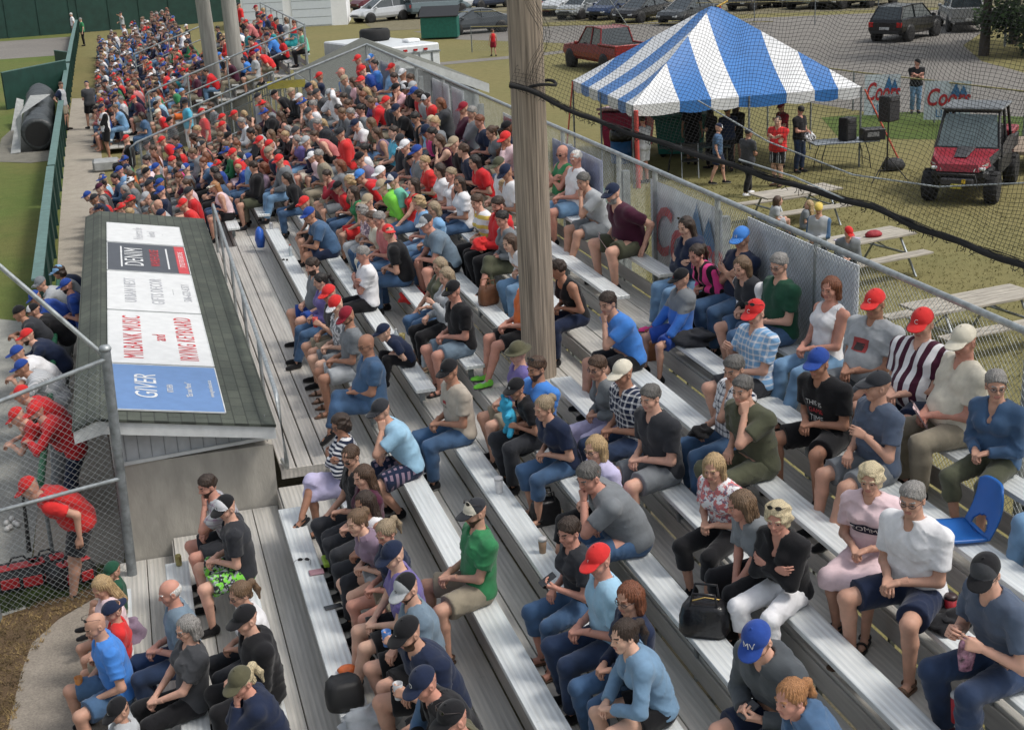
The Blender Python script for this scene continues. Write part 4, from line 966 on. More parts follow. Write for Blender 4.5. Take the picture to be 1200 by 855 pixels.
MID = """
365 125 -1|m|short:grey|tee white|short khaki|lap lap n|10 10|
361 134 -1|m|short:brown,cap:dkgrey|tee grey|short khaki|phone lap n|15 10|
409 124 -1|m|short:brown|tee print-maroon-ltpink|short khaki|lap lap n|15 8|beard
414 133 -1|m|short:grey|polo sleeve-black-white|long grey|lap lap n|12 10|
422 130 -1|m|short:black|tee grey|long grey|lap lap n|10 10|
399 158 -1|m|short:dkbrown,cap:charcoal|hood block-brtred-brtred-.1|long grey|lap lap n|18 16|beard
426 177 -1|w|pony:black|tee white|long black|lap lap n|20 10|g
442 157 -1|w|long:brown|tank mauve|short khaki|lap lap n|18 8|g
462 156 -1|m|short:dkbrown|tee cyan|long black|knee lap n|25 6|
475 173 -1|m|crew:grey,cap:white|tee charcoal|short khaki|lap lap n|22 12|
484 185 -1|c .8|short:brown,cap:black|tee brtblue|short black|lap lap n|10 10|
499 192 -1|w|short:blond|tee brtred|long black|lap lap n|25 4|
361 167 -1|m|short:grey,cap:ltgrey|jkt vstripe-navy-navy|short cream|thigh thigh n|15 14|
376 183 -1|m|short:grey|tee khaki|long khaki|lap lap n|15 14|
395 196 -1|w|bob:auburn|tee grey|short khaki|lap lap n|20 12|s
385 205 -1|c .9|short:dkbrown|jkt dkred|short grey|chin lap n|20 12|
396 220 -1|c .9|short:dkbrown,cap:black|tee red|short black|lap lap n|25 14|
412 215 -1|w|curl:blond|tank olive|long denim|lap lap n|25 8|s
415 227 -1|w|long:dkbrown|tank green|short brtred|onknee onknee n|20 6|
425 205 -1|m|short:brown,cap:brtblue|long red|long denim|lap lap n|20 14|
445 205 -1|m|short:brown,cap:white|tee white|long black|lap lap n|20 10|
460 213 -1|m|short:brown,cap:navy:f=white|tee mint|short khaki|lap lap n|25 12|
447 221 -1|m|short:brown,cap:tan:b=grey|hood lime|long grey|lap lap n|22 10|
421 188 -1|m|short:black,cap:black|tee mauve|long grey|lap lap n|15 14|beard
370 160 -1|w|short:brown|tank coral|long black|lap lap n|18 10|g
484 218 -1|w|long:dkbrown|tank brtred|long denim|onknee onknee n|22 6|
486 140 -1|m|short:black|tank black|short black|phone phone n|20 24|skc
502 144 -1|w|pony:paleblond|tee ltblue|long denim|lap lap n|20 12|
500 155 -1|m|short:black,cap:navy|jkt block-black-hotpink-.3|long black|lap lap n|20 24|
509 157 -1|m|short:black|tee black|long black|lap lap n|10 20|
516 166 -1|w|long:brown|tank maroon|long black|chin lap n|20 8|
532 170 -1|m|short:brown,cap:tan|tee black|long black|lap lap n|22 10|
544 177 -1|m|crew:brown|tee navy|long black|lap lap n|-30 0|
561 144 -1|w 1.|short:auburn|tee navy|long black|lap lap n|20 10|skr
576 157 -1|w|pony:brown|long grey|long denim|lap lap n|20 8|
594 152 -1|m|short:black,cap:black|tee navy|short khaki|cross cross n|10 10|skd
551 134 -1|m|short:grey|hood grey|long black|chin lap n|15 10|
541 129 -1|m|short:brown,cap:dkred|jkt maroon|long black|chin lap n|15 20|
516 123 -1|w|bob:auburn|hood dkgrey|long black|chin lap n|18 10|g
516 201 -1|w|bob:dkbrown|tee white|long navy|lap lap n|25 8|
527 207 -1|w|short:ashblond|tank white|long navy|lap lap n|25 6|
538 217 -1|w|long:dkbrown|tee white|long denim|lap lap n|40 4|g
585 195 -1|m|short:brown,cap:olive|tee white|short khaki|lap lap n|20 22|
595 203 -1|m|short:brown,cap:navy|tee white|short khaki|lap lap n|20 26|skc
591 220 -1|c .7|short:blond|tee white|short khaki|lap lap n|10 10|
419 71 -1|m|short:brown,cap:brtred|hood brtred|long black|lap lap n|15 14|
432 70 -1|m|short:brown,cap:brtblue:f=white|tee brtblue|long black|lap lap n|15 14|
437 77 -1|m|short:black|tee brtblue|short khaki|lap lap n|20 6|
426 83 -1|m|short:brown,cap:brtred|tee royal|short khaki|lap lap n|20 18|
423 95 -1|h|short:brown,cap:brtred|tee charcoal|short black|lap lap n|30 4|
400 87 -1|m|bald|tee ltgrey|short khaki|lap lap n|10 8|skr
404 95 -1|m|short:grey,cap:tan|polo grey|short khaki|lap lap n|10 8|
415 97 -1|w|long:brown|tee pink|short khaki|lap lap n|10 10|
372 91 -1|m|short:brown,cap:brtred|jkt navy|long black|lap lap n|5 8|
460 81 -1|m|short:dkbrown,cap:brtred|tee sky|short khaki|lap lap n|15 14|beard
464 92 -1|m|short:dkbrown|tee black|short brown|knee knee n|15 10|
469 88 -1|m|short:brown,cap:white|tee white|short khaki|lap lap n|15 14|
478 94 -1|m|short:brown|tee navy|short khaki|knee knee n|15 10|
466 104 -1|m|short:black,cap:black|tee pink|short khaki|cheek lap n|15 14|
476 105 -1|m|short:brown,cap:black:f=white|tee black|short black|knee knee n|15 12|
485 103 -1|m|short:brown,cap:ltgrey|tee black|short black|knee knee n|15 14|
492 113 -1|m|curl:black|tee ltgrey|long denim|lap lap n|15 12|
501 117 -1|m|short:brown,cap:black:f=white|tee brtred|long black|lap lap n|20 12|
387 111 -1|m|short:brown,back:ltgrey|hood white|long grey|head cheek n|10 30|
373 110 -1|m|short:brown,cap:dkgrey|tee dkgrey|long grey|lap lap n|10 12|beard
366 112 -1|w|short:brown|tee grey|long grey|lap lap n|10 12|
404 116 -1|m|short:dkbrown|polo plaid-maroon-navy|long navy|lap lap n|15 10|
324 110 -1|m|short:brown,cap:black|tee black|long black|lap lap n|10 10|skr
341 110 -1|m|short:brown,cap:tan|jkt block-black-white-.9|long black|lap lap n|10 10|
349 117 -1|m|short:grey,cap:white|tee charcoal|short khaki|lap lap n|15 12|
313 128 -1|w|long:ltbrown|tee grey|long grey|chin lap n|20 4|s
329 137 -1|w|long:brown|tank black|hot black|lap lap n|10 8|
274 137 -1|m|short:brown,cap:brtred|tee slate|short khaki|lap lap n|10 14|
260 140 -1|m|short:brown,cap:brtred|tee navy|short khaki|lap lap n|10 18|
261 149 -1|m|short:brown,cap:brtred|tee charcoal|short khaki|lap lap n|10 16|
294 145 -1|m|short:dkbrown|tee sleeve-ltgrey-bluegrey|long grey|head lap n|20 6|g
267 162 -1|m|short:brown,cap:black|jkt charcoal|short khaki|lap lap n|15 16|
276 180 -1|m|short:brown,cap:brtred|tee brtred|short ltpink|thigh thigh n|15 16|
305 167 -1|m|short:brown,cap:brtred|tee red|long black|lap lap n|15 20|
315 172 -1|m|short:brown,cap:brtred|tee red|long black|lap lap n|10 20|
302 153 -1|w|long:brown|tee ltgrey|hot black|lap lap n|20 6|
314 159 -1|w|long:ltbrown|tank ltpink|hot black|lap lap n|20 6|
315 180 -1|m|short:brown,beanie:khaki|tee navy|long black|lap lap n|20 8|beard
328 183 -1|m|short:black|hood brtred|long denim|lap lap n|25 12|beard
347 156 -1|m|short:brown,cap:dkgrey|tee ltgrey|long grey|chin lap n|18 12|
237 172 -1|m|short:brown,cap:charcoal:f=white|tee black|short khaki|lap lap n|10 20|
225 164 -1|m|curl:dkbrown|tee black|long denim|chin thigh n|25 8|beard
247 126 -1|m|short:brown|tee print-grey-dkgrey|short khaki|lap lap n|10 6|
361 105 -1|m|short:brown,cap:navy|tee grey|short khaki|lap lap n|10 8|
296 197 -1|m|short:dkbrown|hood black|short olive shoe:charcoal|lap lap o|-30 14|
289 188 -1|m|short:brown,cap:royal:f=white|tee sky|long denim|lap lap n|0 10|
306 198 -1|w|bob:auburn|tee mauve|long khaki|lap lap n|10 14|
335 211 -1|w|long:black|jkt black|long denim|onknee lap n|12 8|
250 221 -1|w|long:strawberry,visor:cream|tank ltpink|hot black|lap brace n|25 16|
255 211 -1|w|bob:dkbrown|jkt denim|long denim|lap lap n|10 10|
253 202 -1|w|long:black|tee charcoal|long black|lap lap n|10 10|
204 189 -1|m|short:brown,beanie:brtred|tee black|short khaki|lap lap n|20 8|
217 199 -1|m|short:brown,cap:royal:f=white|tee grey|long grey|lap lap n|15 20|
209 197 -1|w|long:dkbrown|tee hotpink|long black|lap lap n|15 14|
219 217 -1|w|pony:brown|tee ltpink|hot denim|cheek lap n|15 14|
184 198 -1|m|short:brown,cap:royal|tee dkgreen|short khaki|lap lap n|15 16|
173 203 -1|m|short:black,cap:black|tank black|short khaki|chin lap n|15 18|
178 217 -1|m|short:brown,cap:charcoal|tee charcoal|short khaki|lap lap n|10 20|
186 217 -1|m|short:brown,cap:royal|tee black|short khaki|lap lap n|10 20|
188 226 -1|m|short:brown,cap:royal|tee navy|short khaki|lap lap n|15 20|
174 231 -1|m|short:brown,cap:ltgrey|tank khaki|short khaki|lap lap n|15 26|
188 241 -1|m|bald|tee ltgrey|short khaki|knee knee n|15 26|S
147 235 -1|m|short:brown,cap:charcoal|tee black|short maroon|lap lap n|15 16|beard
140 200 -1|m 1.04|short:grey,cap:royal|tee sky|short maroon|lap lap n|10 14|
119 221 0|m|short:brown,cap:maroon|tee dkgrey|short black|lap lap n|10 14|
104 230 0|m|short:brown,cap:royal|tee ltblue|short black|reach lap n|10 16|
114 233 0|m|short:brown,cap:charcoal|tee navy|long black|lap lap n|10 16|
150 164 -1|m|short:brown,cap:brtred|polo black|long black|chin lap n|10 16|
174 170 -1|m|short:brown,cap:charcoal|tee ltgrey|long grey|lap lap n|15 16|
180 186 -1|w|long:auburn|tee ltgrey|long grey|lap lap n|25 12|
192 165 -1|m|short:brown,cap:brtred|tee red|long denim|lap lap n|25 12|
199 143 -1|m|short:brown,cap:black|tee dkgrey|short khaki|lap lap n|15 14|
185 134 -1|m|short:brown,cap:cream|tee red|short khaki|lap lap n|10 14|
188 118 -1|m|short:brown,cap:ltgrey|tee ltblue|short khaki|lap lap n|15 14|
182 125 -1|m|short:black,cap:black|tee navy|short khaki|lap lap n|10 14|
157 117 -1|m|short:brown,cap:brtred|jkt maroon|short khaki|lap lap n|15 16|
165 137 -1|w|bob:dkbrown|tee slate|long denim|lap lap n|0 10|
131 126 -1|m|short:brown,cap:navy|tee charcoal|long grey|lap lap n|10 14|
135 116 -1|m|short:brown,cap:navy|tee sky|short khaki|lap lap n|10 12|
214 109 -1|m|short:brown,cap:sky|tee navy|short orange|lap lap n|10 14|
202 106 -1|m|short:brown|tee green|short khaki|lap lap n|10 10|
343 28 -1|m|short:auburn|tee block-teal-brtred-.45|short teal|lap lap n|10 8|
352 38 -1|w|short:brown|tee mint|long black|onknee onknee n|12 6|
333 25 -1|w|bob:ltbrown|tee ltgrey|long denim|cheek lap n|10 8|
317 22 -1|m|short:brown,cap:brtred|tee brtred|short khaki|lap lap n|10 8|
323 26 -1|m|short:black,cap:charcoal|tee navy|short khaki|lap lap n|10 8|
301 22 -1|m|short:dkbrown|tee navy|short khaki|lap lap n|10 8|
310 21 -1|m|short:brown,cap:navy|tee navy|short khaki|lap lap n|10 8|
300 10 -1|m|short:brown,cap:dkred|tee charcoal|short khaki|lap lap n|10 10|
303 61 -1|m|short:brown,cap:royal|tee brtred|short khaki|lap lap n|5 14|
297 66 -1|m|short:grey,cap:dkred|tee ltgrey|short khaki|lap lap n|5 14|
278 38 -1|m|short:black|tee white|short khaki|lap lap n|10 8|
313 42 -1|w|bob:auburn|tee bluegrey|long denim|lap lap n|10 8|
256 67 -1|m|short:brown,cap:brtblue|tee charcoal|short khaki|lap lap n|10 20|
245 62 -1|m|short:grey,cap:royal|tee royal|short khaki|lap lap n|10 12|
229 68 -1|m|short:brown,cap:royal|tee navy|short khaki|lap lap n|10 12|
"""
STAND = """
302 116 0|m|short:brown,cap:charcoal|tee ltgrey|short navy|down down n|10 10|stand z=1.0|man in light grey shirt standing with a lanyard under the middle stair rail
236 134 0|m|short:brown,cap:brtred|polo brtred|long khaki|down down n|-30 10|stand z=0.6|man in red polo with white piping standing in the aisle
216 120 0|m 1.04|short:black,bucket:black|tee cyan|long white|down down n|20 10|stand z=0.3|man in bright blue shirt and black hat standing behind the stair rail
101 98 0|m 1.04|short:grey,cap:navy|tee dkgrey|short black shoe:charcoal|lap lap w|-40 10 -60|stand z=0|man in grey shirt and black shorts standing on the path
119 128 0|m|short:dkbrown,cap:navy|jkt sleeve-white-black|short black shoe:tan|cross cross n|10 10|stand z=0 skc|man in black and white warm-up jacket with folded arms on the path
72 101 0|m|short:brown|tee sleeve-ltgrey-navy|short khaki shoe:black|down brace n|-30 10 160|stand z=0|man in grey shirt with navy sleeves standing at the green fence
141 17 0|m|short:brown,cap:charcoal|tee ltgrey|short sky|point lap n|20 4|stand z=0|man in light grey shirt pointing along the stands
187 22 0|w|pony:dkbrown|tee purple|long denim|down down n|20 10|stand z=0|woman in long purple shirt standing beside the far stand
83 18 0|m|short:white|tee white|long grey|down down n|0 10|stand z=0|man in white shirt standing at the bend of the green fence
94 24 0|m|short:grey|tee green|long black|down down n|0 10|stand z=0|man in green shirt standing at the bend of the green fence
166 4 0|m|short:brown|tee brtred|long black|down down n|10 10|stand z=0|man in red shirt standing at the far end of the stands
178 4 0|m|short:brown|tee black|long black|down down n|10 10|stand z=0|man in black clothes standing at the far end of the stands
279 6 0|h|short:black,cap:charcoal|hood brtred|long black|down down n|-20 10|stand z=1.6|man in red jacket standing at the top of the far stand behind the grey poles
218 32 0|m|short:grey,cap:white|tee black|short khaki|down down n|0 10|stand z=0|man in white cap and black shirt standing behind the far stand
577 36 0|c .8|short:brown|tank red|short dkred|down down w|-90 0 -90|stand z=0|small child in red running on the grass beyond the stands
1075 75 0|m|short:brown,cap:black|tee black|long ltdenim|cross cross n|60 8 70|stand z=0|man in black shirt and cap standing by the far fence banners
843 149 0|m .92|short:brown,cap:navy:f=white|tee slate|short navy shoe:blackw|down down w|30 8 150|stand z=0|boy in blue shirt and navy shorts walking under the striped tent
878 157 0|m .95|short:black|tee dkgrey|long black shoe:white|lap lap w|-20 14 200|stand z=0|person in dark grey shirt and white shoes under the striped tent
911 141 0|h|crew:dkbrown|tee brtred|short check-black-ltgrey sandal:brown|cross cross n|20 4 30|stand z=0 beard|bearded man in red shirt and checked shorts under the striped tent
915 127 0|m|short:brown,cap:dkred|tee dkred|short olive|hold down n|20 10|stand z=0|man in dark red cap and dark red shirt behind the bearded man
939 131 0|m|short:black|tee black|long dkdenim|lap lap n|160 0 120|stand z=0|person in black holding a white bag at the right side of the tent
811 122 0|m 1.04|short:black|tee black|short black|down down n|-140 0 -120|stand z=0 skc|person in black with a white sash under the left of the tent
832 133 0|w|long:black|tee black|long black|lap lap n|-60 0 -60|stand z=0|long-haired person in black beside the green bin
863 128 0|w|long:dkbrown|jkt black|short black sandal:black|lap lap n|-90 0 -90|stand z=0|long-haired woman in black jacket under the middle of the tent
852 131 0|m|short:black|tee navy|long black|lap lap n|-90 0 -90|stand z=0|dark-haired man in navy shirt at the back of the tent
752 140 0|m 1.04|short:dkbrown|tee ltgrey|short ltgrey shoe:blackw|hold hold n|-60 10 -60|stand z=0|man in light grey shirt and shorts by the blue barrel
78 338 0|m|short:dkbrown,cap:royal|tee royal|long grey|lap lap n|10 14|stand z=-.1 lean20 beard|bearded player in blue cap and blue jersey nearest the far end of the dugout
71 318 0|m|curl:dkbrown,cap:sky|tee sleeve-navy-ltgrey|long white|rail rail n|10 14|stand z=-.1 lean42 skc|dark-skinned player in pale blue cap and navy and white jersey
49 333 0|m|short:brown,cap:grey|tee ltgrey|long grey|rail rail n|40 14|stand z=-.1 lean45 beard|bearded player in grey cap and grey jersey
43 350 0|m|short:brown,cap:royal|long royal|long white|rail rail n|10 30|stand z=-.1 lean52|player in royal blue warm-up top bent over the rail
24 369 0|m|short:black,beanie:black|tee charcoal|long grey|rail rail n|10 14|stand z=-.1 lean35 skc|player in black head scarf and black shirt at the rail
40 368 0|m|short:black,cap:black:f=white|tee black|long grey|rail rail n|10 14|stand z=-.1 lean50|player in black and white cap and black shirt bent over the rail
33 398 0|m|short:dkbrown,cap:brtred|long navy|long grey|rail rail n|10 14|stand z=-.1 lean50 beard|bearded player in red cap and navy top at the rail
22 417 0|m|short:brown,cap:royal|tee white|long white|rail rail n|10 18|stand z=-.1 lean48|player in blue cap and white uniform, farther of the two in white
28 432 0|m|short:brown,cap:royal:l=A|tee pin-ltgrey-white|long pin-ltgrey-white|rail rail n|10 18|stand z=-.1 lean45 skc|player in blue cap with white letter and pinstriped uniform
28 463 0|m|short:brown,cap:brtred|tee red|long grey|rail rail n|10 18|stand z=-.1 lean45|farther player in red cap and red jersey at the green rail
41 481 0|m 1.04|short:dkbrown,cap:brtred|jkt red|long navy|rail rail n|12 18|stand z=-.1 lean42 beard|nearer player in red jersey with grey shoulder stripes at the green rail
33 570 0|h|short:grey,cap:brtred:l=C|tee brtred|short charcoal shoe:black|down thigh n|10 26|stand z=-.1 lean55|heavy man in red cap and red jersey bending behind the chain link fence
22 492 0|m|short:brown,cap:brtred|tee brtred|long grey|rail rail n|10 30|stand z=-.1 lean62|player bent low with only his red cap showing
911 236 0|w .7|long:brown|tee ltgrey|short ltgrey|lap lap n|10 6 170|z=.42 tbl|long-haired girl in grey shirt at the far picnic table
947 240 0|c .66|long:blond|tee grey|short grey|lap lap n|-150 6 150|z=.42 tbl|small blond child beside the far picnic table
959 246 0|c .95|short:brown,back:yellow|long sleeve-ltgrey-slate|long black|lap lap n|20 25 40|stand z=0|child in yellow backward cap and blue sleeved shirt standing by the picnic table
994 272 0|c .9|short:brown,cap:brtred|hood grey|long black|lap lap n|50 30 60|z=.42 tbl|child in red cap and grey hoodie sitting at the middle picnic table
"""
# ------------------------------------------------------------------ camera, light, sky
cam = bpy.data.cameras.new('camera'); co_ = bpy.data.objects.new('camera', cam); COL.objects.link(co_)
M = Matrix.Identity(4)
for r in range(3): M[r][0], M[r][1], M[r][2], M[r][3] = RT[r], UP[r], -FW[r], CAM[r]
co_.matrix_world = M; cam.sensor_width = 36; cam.lens = 36*FPX/1200; cam.clip_end = 2000; cam.clip_start = .1
SC.camera = co_
w = bpy.data.worlds.new('World'); SC.world = w; w.use_nodes = True; nt = w.node_tree
bg = nt.nodes['Background']; sky = nt.nodes.new('ShaderNodeTexSky'); sky.sky_type = 'NISHITA'; sky.sun_disc = False
SEL, SAZ = R(56), R(118)      # sun: high, behind and to the right of the stands
sky.sun_elevation = SEL; sky.sun_rotation = SAZ; sky.air_density = 1.6; sky.dust_density = 3.5; sky.ozone_density = 1.
hsv = nt.nodes.new('ShaderNodeHueSaturation'); hsv.inputs['Saturation'].default_value = .42; nt.links.new(sky.outputs[0], hsv.inputs['Color']); nt.links.new(hsv.outputs[0], bg.inputs[0]); bg.inputs[1].default_value = .115
sun = bpy.data.lights.new('sun', 'SUN'); sun.energy = 1.5; sun.angle = R(12); sun.color = (1, .95, .88)
so = bpy.data.objects.new('sun', sun); COL.objects.link(so)
sd = Vector((math.sin(SAZ)*math.cos(SEL), math.cos(SAZ)*math.cos(SEL), math.sin(SEL)))
so.rotation_euler = sd.to_track_quat('Z', 'Y').to_euler()
SC.view_settings.view_transform = 'Standard'; SC.view_settings.look = 'None'; SC.view_settings.gamma = 1; SC.view_settings.exposure = .44

# ------------------------------------------------------------------ ground
def ground_mat(name, cols, s1=.12, s2=3., s3=30., rough=.95, bm=.5):
    m = bpy.data.materials.new(name); nt, b = nodes_of(m); co = objco(nt)
    a = noise(nt, co, s1, 4, .6); c = noise(nt, co, s2, 4, .65); d = noise(nt, co, s3, 3, .7)
    r1 = ramp(nt, a, [(.35, cols[0]), (.65, cols[1])]); r2 = ramp(nt, c, [(.3, tuple(x*.7 for x in cols[2])), (.7, tuple(x*1.2 for x in cols[2]))])
    x = mixc(nt, .45, r1.outputs[0], r2.outputs[0])
    r3 = ramp(nt, d, [(.25, (.55, .55, .55)), (.75, (1.3, 1.3, 1.3))]); x = mixc(nt, .8, x, r3.outputs[0], 'MULTIPLY')
    L(nt, x, b.inputs['Base Color']); b.inputs['Roughness'].default_value = rough; b.inputs['Specular IOR Level'].default_value = .15
    bump(nt, b, d, bm, .03); return m
G_DRY = ground_mat('dry grass', ((.2, .18, .072), (.155, .16, .06), (.23, .195, .095)))
G_FIELD = ground_mat('outfield grass', ((.08, .145, .03), (.15, .155, .05), (.14, .15, .05)), .2)
G_GRAVEL = ground_mat('gravel', ((.2, .185, .17), (.24, .225, .205), (.21, .2, .185)), .3, 5, 45)
G_DIRT = ground_mat('infield dirt', ((.34, .345, .315), (.38, .37, .34), (.32, .32, .29)), .3, 4, 60)
G_PATH = ground_mat('concrete path', ((.36, .32, .27), (.42, .38, .32), (.37, .34, .29)), .4, 3, 50, bm=.2)
G_LEAF = ground_mat('dead leaf litter', ((.1, .065, .035), (.13, .09, .05), (.16, .11, .07)), 1, 8, 40, bm=1.)
def sheet(name, pts, z, m):
    mb = MB(); mb.add([(x, y, z) for x, y in pts], [tuple(range(len(pts)))], m); return struct(mb.obj(name))
sheet('ground', [(-600, -200), (700, -200), (700, 900), (-600, 900)], 0, G_DRY)
sheet('outfield_grass', [(-120, 3), (-1.95, 3), (-1.8, 24), (-2.0, 36), (-2.4, 70), (-2.8, 108), (-120, 104)], .004, G_FIELD)
sheet('warning_track', [(-120, 88), (-2.8, 88.5), (-2.95, 104), (-120, 101)], .008, G_GRAVEL)
sheet('infield_dirt', [(-30, 8), (-2.0, 8), (-1.75, 13), (-1.72, 24.), (-2.25, 26.6), (-5, 29), (-30, 40)], .012, G_DIRT)
sheet('concrete_path', [(-1.85, 27.7), (-.4, 26.6), (-.6, 36), (-.95, 44.5), (-1.3, 64), (-2.28, 64.5), (-2.2, 50), (-2.0, 36)], .006, G_PATH)
sheet('dugout_apron', [(-1.72, 15.1), (-.7, 15.1), (-.55, 26.4), (-1.85, 27.5)], .006, G_PATH)
sheet('lower_path', [(-1.85, 4), (-.0, 4), (-.0, 14.8), (-.62, 14.72), (-1.03, 14.42), (-1.4, 14.05), (-1.66, 13.6), (-1.74, 13.), (-1.8, 12)], .010, ground_mat('grey brown concrete', ((.25, .22, .185), (.3, .265, .225), (.27, .24, .2)), .6, 3, 50, bm=.25))
sheet('leaf_litter', [(-2.6, 6), (-1.83, 6), (-1.78, 12), (-1.72, 13), (-1.64, 13.62), (-1.38, 14.07), (-1.02, 14.44), (-.62, 14.74), (-1.1, 14.85), (-1.7, 14.45), (-2.1, 14.3), (-2.5, 14)], .014, G_LEAF)
sheet('dimmed_earth_under_stands', [(.0, 4), (6.2, 4), (6.2, 37), (-.4, 37), (-.4, 26.6), (.0, 15)], .004, ground_mat('dimmed earth under the stands', ((.12, .11, .08), (.15, .13, .09), (.13, .12, .08)), .5, 4, 30))  # sheet with shade put into its earth colour, dims the ground behind plank gaps
# the service road and car park behind the stands
sheet('gravel_road', [(22.4, 50), (23.8, 42), (25.5, 34), (26.3, 20), (38, 16), (35, 36), (33.6, 46), (35, 52), (38, 58), (45, 66), (60, 74), (44, 78), (30, 83), (18, 88), (19, 80), (24, 72), (22.8, 62)], .006, G_GRAVEL)
sheet('car_park', [(16, 90), (30, 87), (60, 74), (100, 60), (140, 120), (20, 140)], .010, ground_mat('worn car park', ((.17, .15, .09), (.2, .18, .13), (.2, .18, .12)), .1, 2, 30))
sheet('foot_track', [(10, 66), (20, 67.5), (27, 70), (27, 71), (20, 68.8), (10, 67.2)], .008, G_GRAVEL)
sheet('green_strip', [(20.5, 37.5), (24.5, 34.5), (29, 36), (25, 41), (22, 41.5)], .008, ground_mat('green weeds', ((.06, .12, .025), (.09, .13, .03), (.1, .12, .04)), .5, 4, 30))
# individual tufts of grass along the edges, uncountable
def tufts(name, poly, n, z, m, h0=.03, h1=.09, seed=1):
    rnd = random.Random(seed); mb = MB(); xs = [p[0] for p in poly]; ys = [p[1] for p in poly]
    def inside(x, y):
        c = False; j = len(poly)-1
        for i in range(len(poly)):
            if (poly[i][1] > y) != (poly[j][1] > y) and x < (poly[j][0]-poly[i][0])*(y-poly[i][1])/(poly[j][1]-poly[i][1])+poly[i][0]: c = not c
            j = i
        return c
    k = 0
    while k < n:
        x = rnd.uniform(min(xs), max(xs)); y = rnd.uniform(min(ys), max(ys))
        if not inside(x, y): continue
        k += 1
        for _ in range(3):
            a = rnd.uniform(0, 6.28); h = rnd.uniform(h0, h1); l = rnd.uniform(.01, .05); b = rnd.uniform(0, 6.28); wd = .006
            dx, dy = math.cos(a)*wd, math.sin(a)*wd; px, py = x+rnd.uniform(-.02, .02), y+rnd.uniform(-.02, .02)
            mb.add([(px-dx, py-dy, z), (px+dx, py+dy, z), (px+math.cos(b)*l, py+math.sin(b)*l, z+h)], [(0, 1, 2)], m)
    o = mb.obj(name); tag(o, None, None, None, 'stuff'); return o
GR1 = mat('grass blade', (.08, .12, .03), .8, var=.5, nscale=3); GR2 = mat('dry blade', (.2, .14, .06), .9, var=.5, nscale=3); GR3 = mat('straw blade', (.17, .15, .055), .9, var=.4, nscale=2)
tag(tufts('grass', [(-2.3, 14.35), (-1.2, 14.6), (-.7, 14.95), (-.8, 15.2), (-2.3, 14.95)], 2200, .012, GR1, .03, .1, 1), 'rough green grass growing along the foot of the chain link fence', 'grass')
tag(tufts('dead_leaves', [(-2.3, 10), (-1.78, 10), (-1.7, 13.1), (-1.38, 14.05), (-.75, 14.7), (-1.3, 14.7), (-2.2, 14.2)], 1800, .016, GR2, .008, .04, 2), 'brown dead leaves and stems lying along the path edge', 'leaves')
tag(tufts('dry_grass', [(7.2, 15), (20, 15), (20, 32), (7.5, 36)], 14000, .002, GR3, .02, .055, 3), 'dry yellowish grass blades of the lawn behind the fence', 'grass')

# ------------------------------------------------------------------ shared materials of the stands
def alu_mat(name, c, groove=True, wear=.25, rough=.42, metal=.35):
    m = bpy.data.materials.new(name); nt, b = nodes_of(m); t = nt.nodes.new('ShaderNodeTexCoord'); sep = nt.nodes.new('ShaderNodeSeparateXYZ'); L(nt, t.outputs['Object'], sep.inputs[0])
    mp = nt.nodes.new('ShaderNodeMapping'); mp.inputs['Scale'].default_value = (6, .5, 6); L(nt, t.outputs['Object'], mp.inputs[0])
    f = noise(nt, mp.outputs[0], 2.2, 5, .6); mp2 = nt.nodes.new('ShaderNodeMapping'); mp2.inputs['Scale'].default_value = (30, 1.2, 30); L(nt, t.outputs['Object'], mp2.inputs[0]); f2 = noise(nt, mp2.outputs[0], 1.5, 4, .7)
    r = ramp(nt, f, [(.3, tuple(x*(1-wear) for x in c)), (.65, c)]); r2 = ramp(nt, f2, [(.3, (.86, .86, .85)), (.6, (1.03, 1.03, 1.03))])
    x = mixc(nt, 1, r.outputs[0], r2.outputs[0], 'MULTIPLY')
    if groove:
        a = N(nt, 'ShaderNodeMath', operation='MULTIPLY'); L(nt, sep.outputs['X'], a.inputs[0]); a.inputs[1].default_value = 2*PI/.0475
        s = N(nt, 'ShaderNodeMath', operation='SINE'); L(nt, a.outputs[0], s.inputs[0]); q = ramp(nt, s.outputs[0], [(.0, (.9, .91, .92)), (.45, (1, 1, 1))]); x = mixc(nt, 1, x, q.outputs[0], 'MULTIPLY')
        bump(nt, b, s.outputs[0], .35, .004)
    L(nt, x, b.inputs['Base Color']); st = ramp(nt, noise(nt, t.outputs['Object'], 5.5, 5, .75), [(.66, (1, 1, 1)), (.72, (.7, .68, .64))]); x = mixc(nt, 1, x, st.outputs[0], 'MULTIPLY'); L(nt, x, b.inputs['Base Color'])
    b.inputs['Metallic'].default_value = metal; b.inputs['Roughness'].default_value = rough; return m
M_SEAT = alu_mat('seat aluminium', (.76, .79, .79), True, .14, .42, .15)
M_FOOT = alu_mat('foot plank aluminium', (.56, .54, .5), True, .2, .6, .1)
M_PLAT = alu_mat('platform planks', (.55, .52, .48), True, .25, .5, .2)
M_RISE = alu_mat('riser plank', (.44, .42, .39), False, .25, .6, .2)
M_GALV = mat('galvanised steel', (.36, .39, .4), .45, .45, var=.18, nscale=12)
M_GALVD = mat('dull galvanised', (.22, .24, .25), .55, .4, var=.25, nscale=9)
M_CONC = mat('board marked concrete', (.38, .36, .32), .9, var=.13, nscale=1.6, bmp=.35, bscale=9, bdist=.02, stretch=(2.4, 1, 1.))
M_WOOD = mat('weathered pole wood', (.31, .255, .2), .9, var=.35, nscale=3., bmp=.7, bscale=12, bdist=.012, stretch=(14, 14, .35))
M_CEDAR = mat('grey weathered boards', (.36, .33, .28), .9, var=.25, nscale=2, bmp=.3, bscale=12, stretch=(1, 10, 4))
M_BLACKROPE = mat('black rope', (.012, .012, .013), .9, bmp=.5, bscale=90)
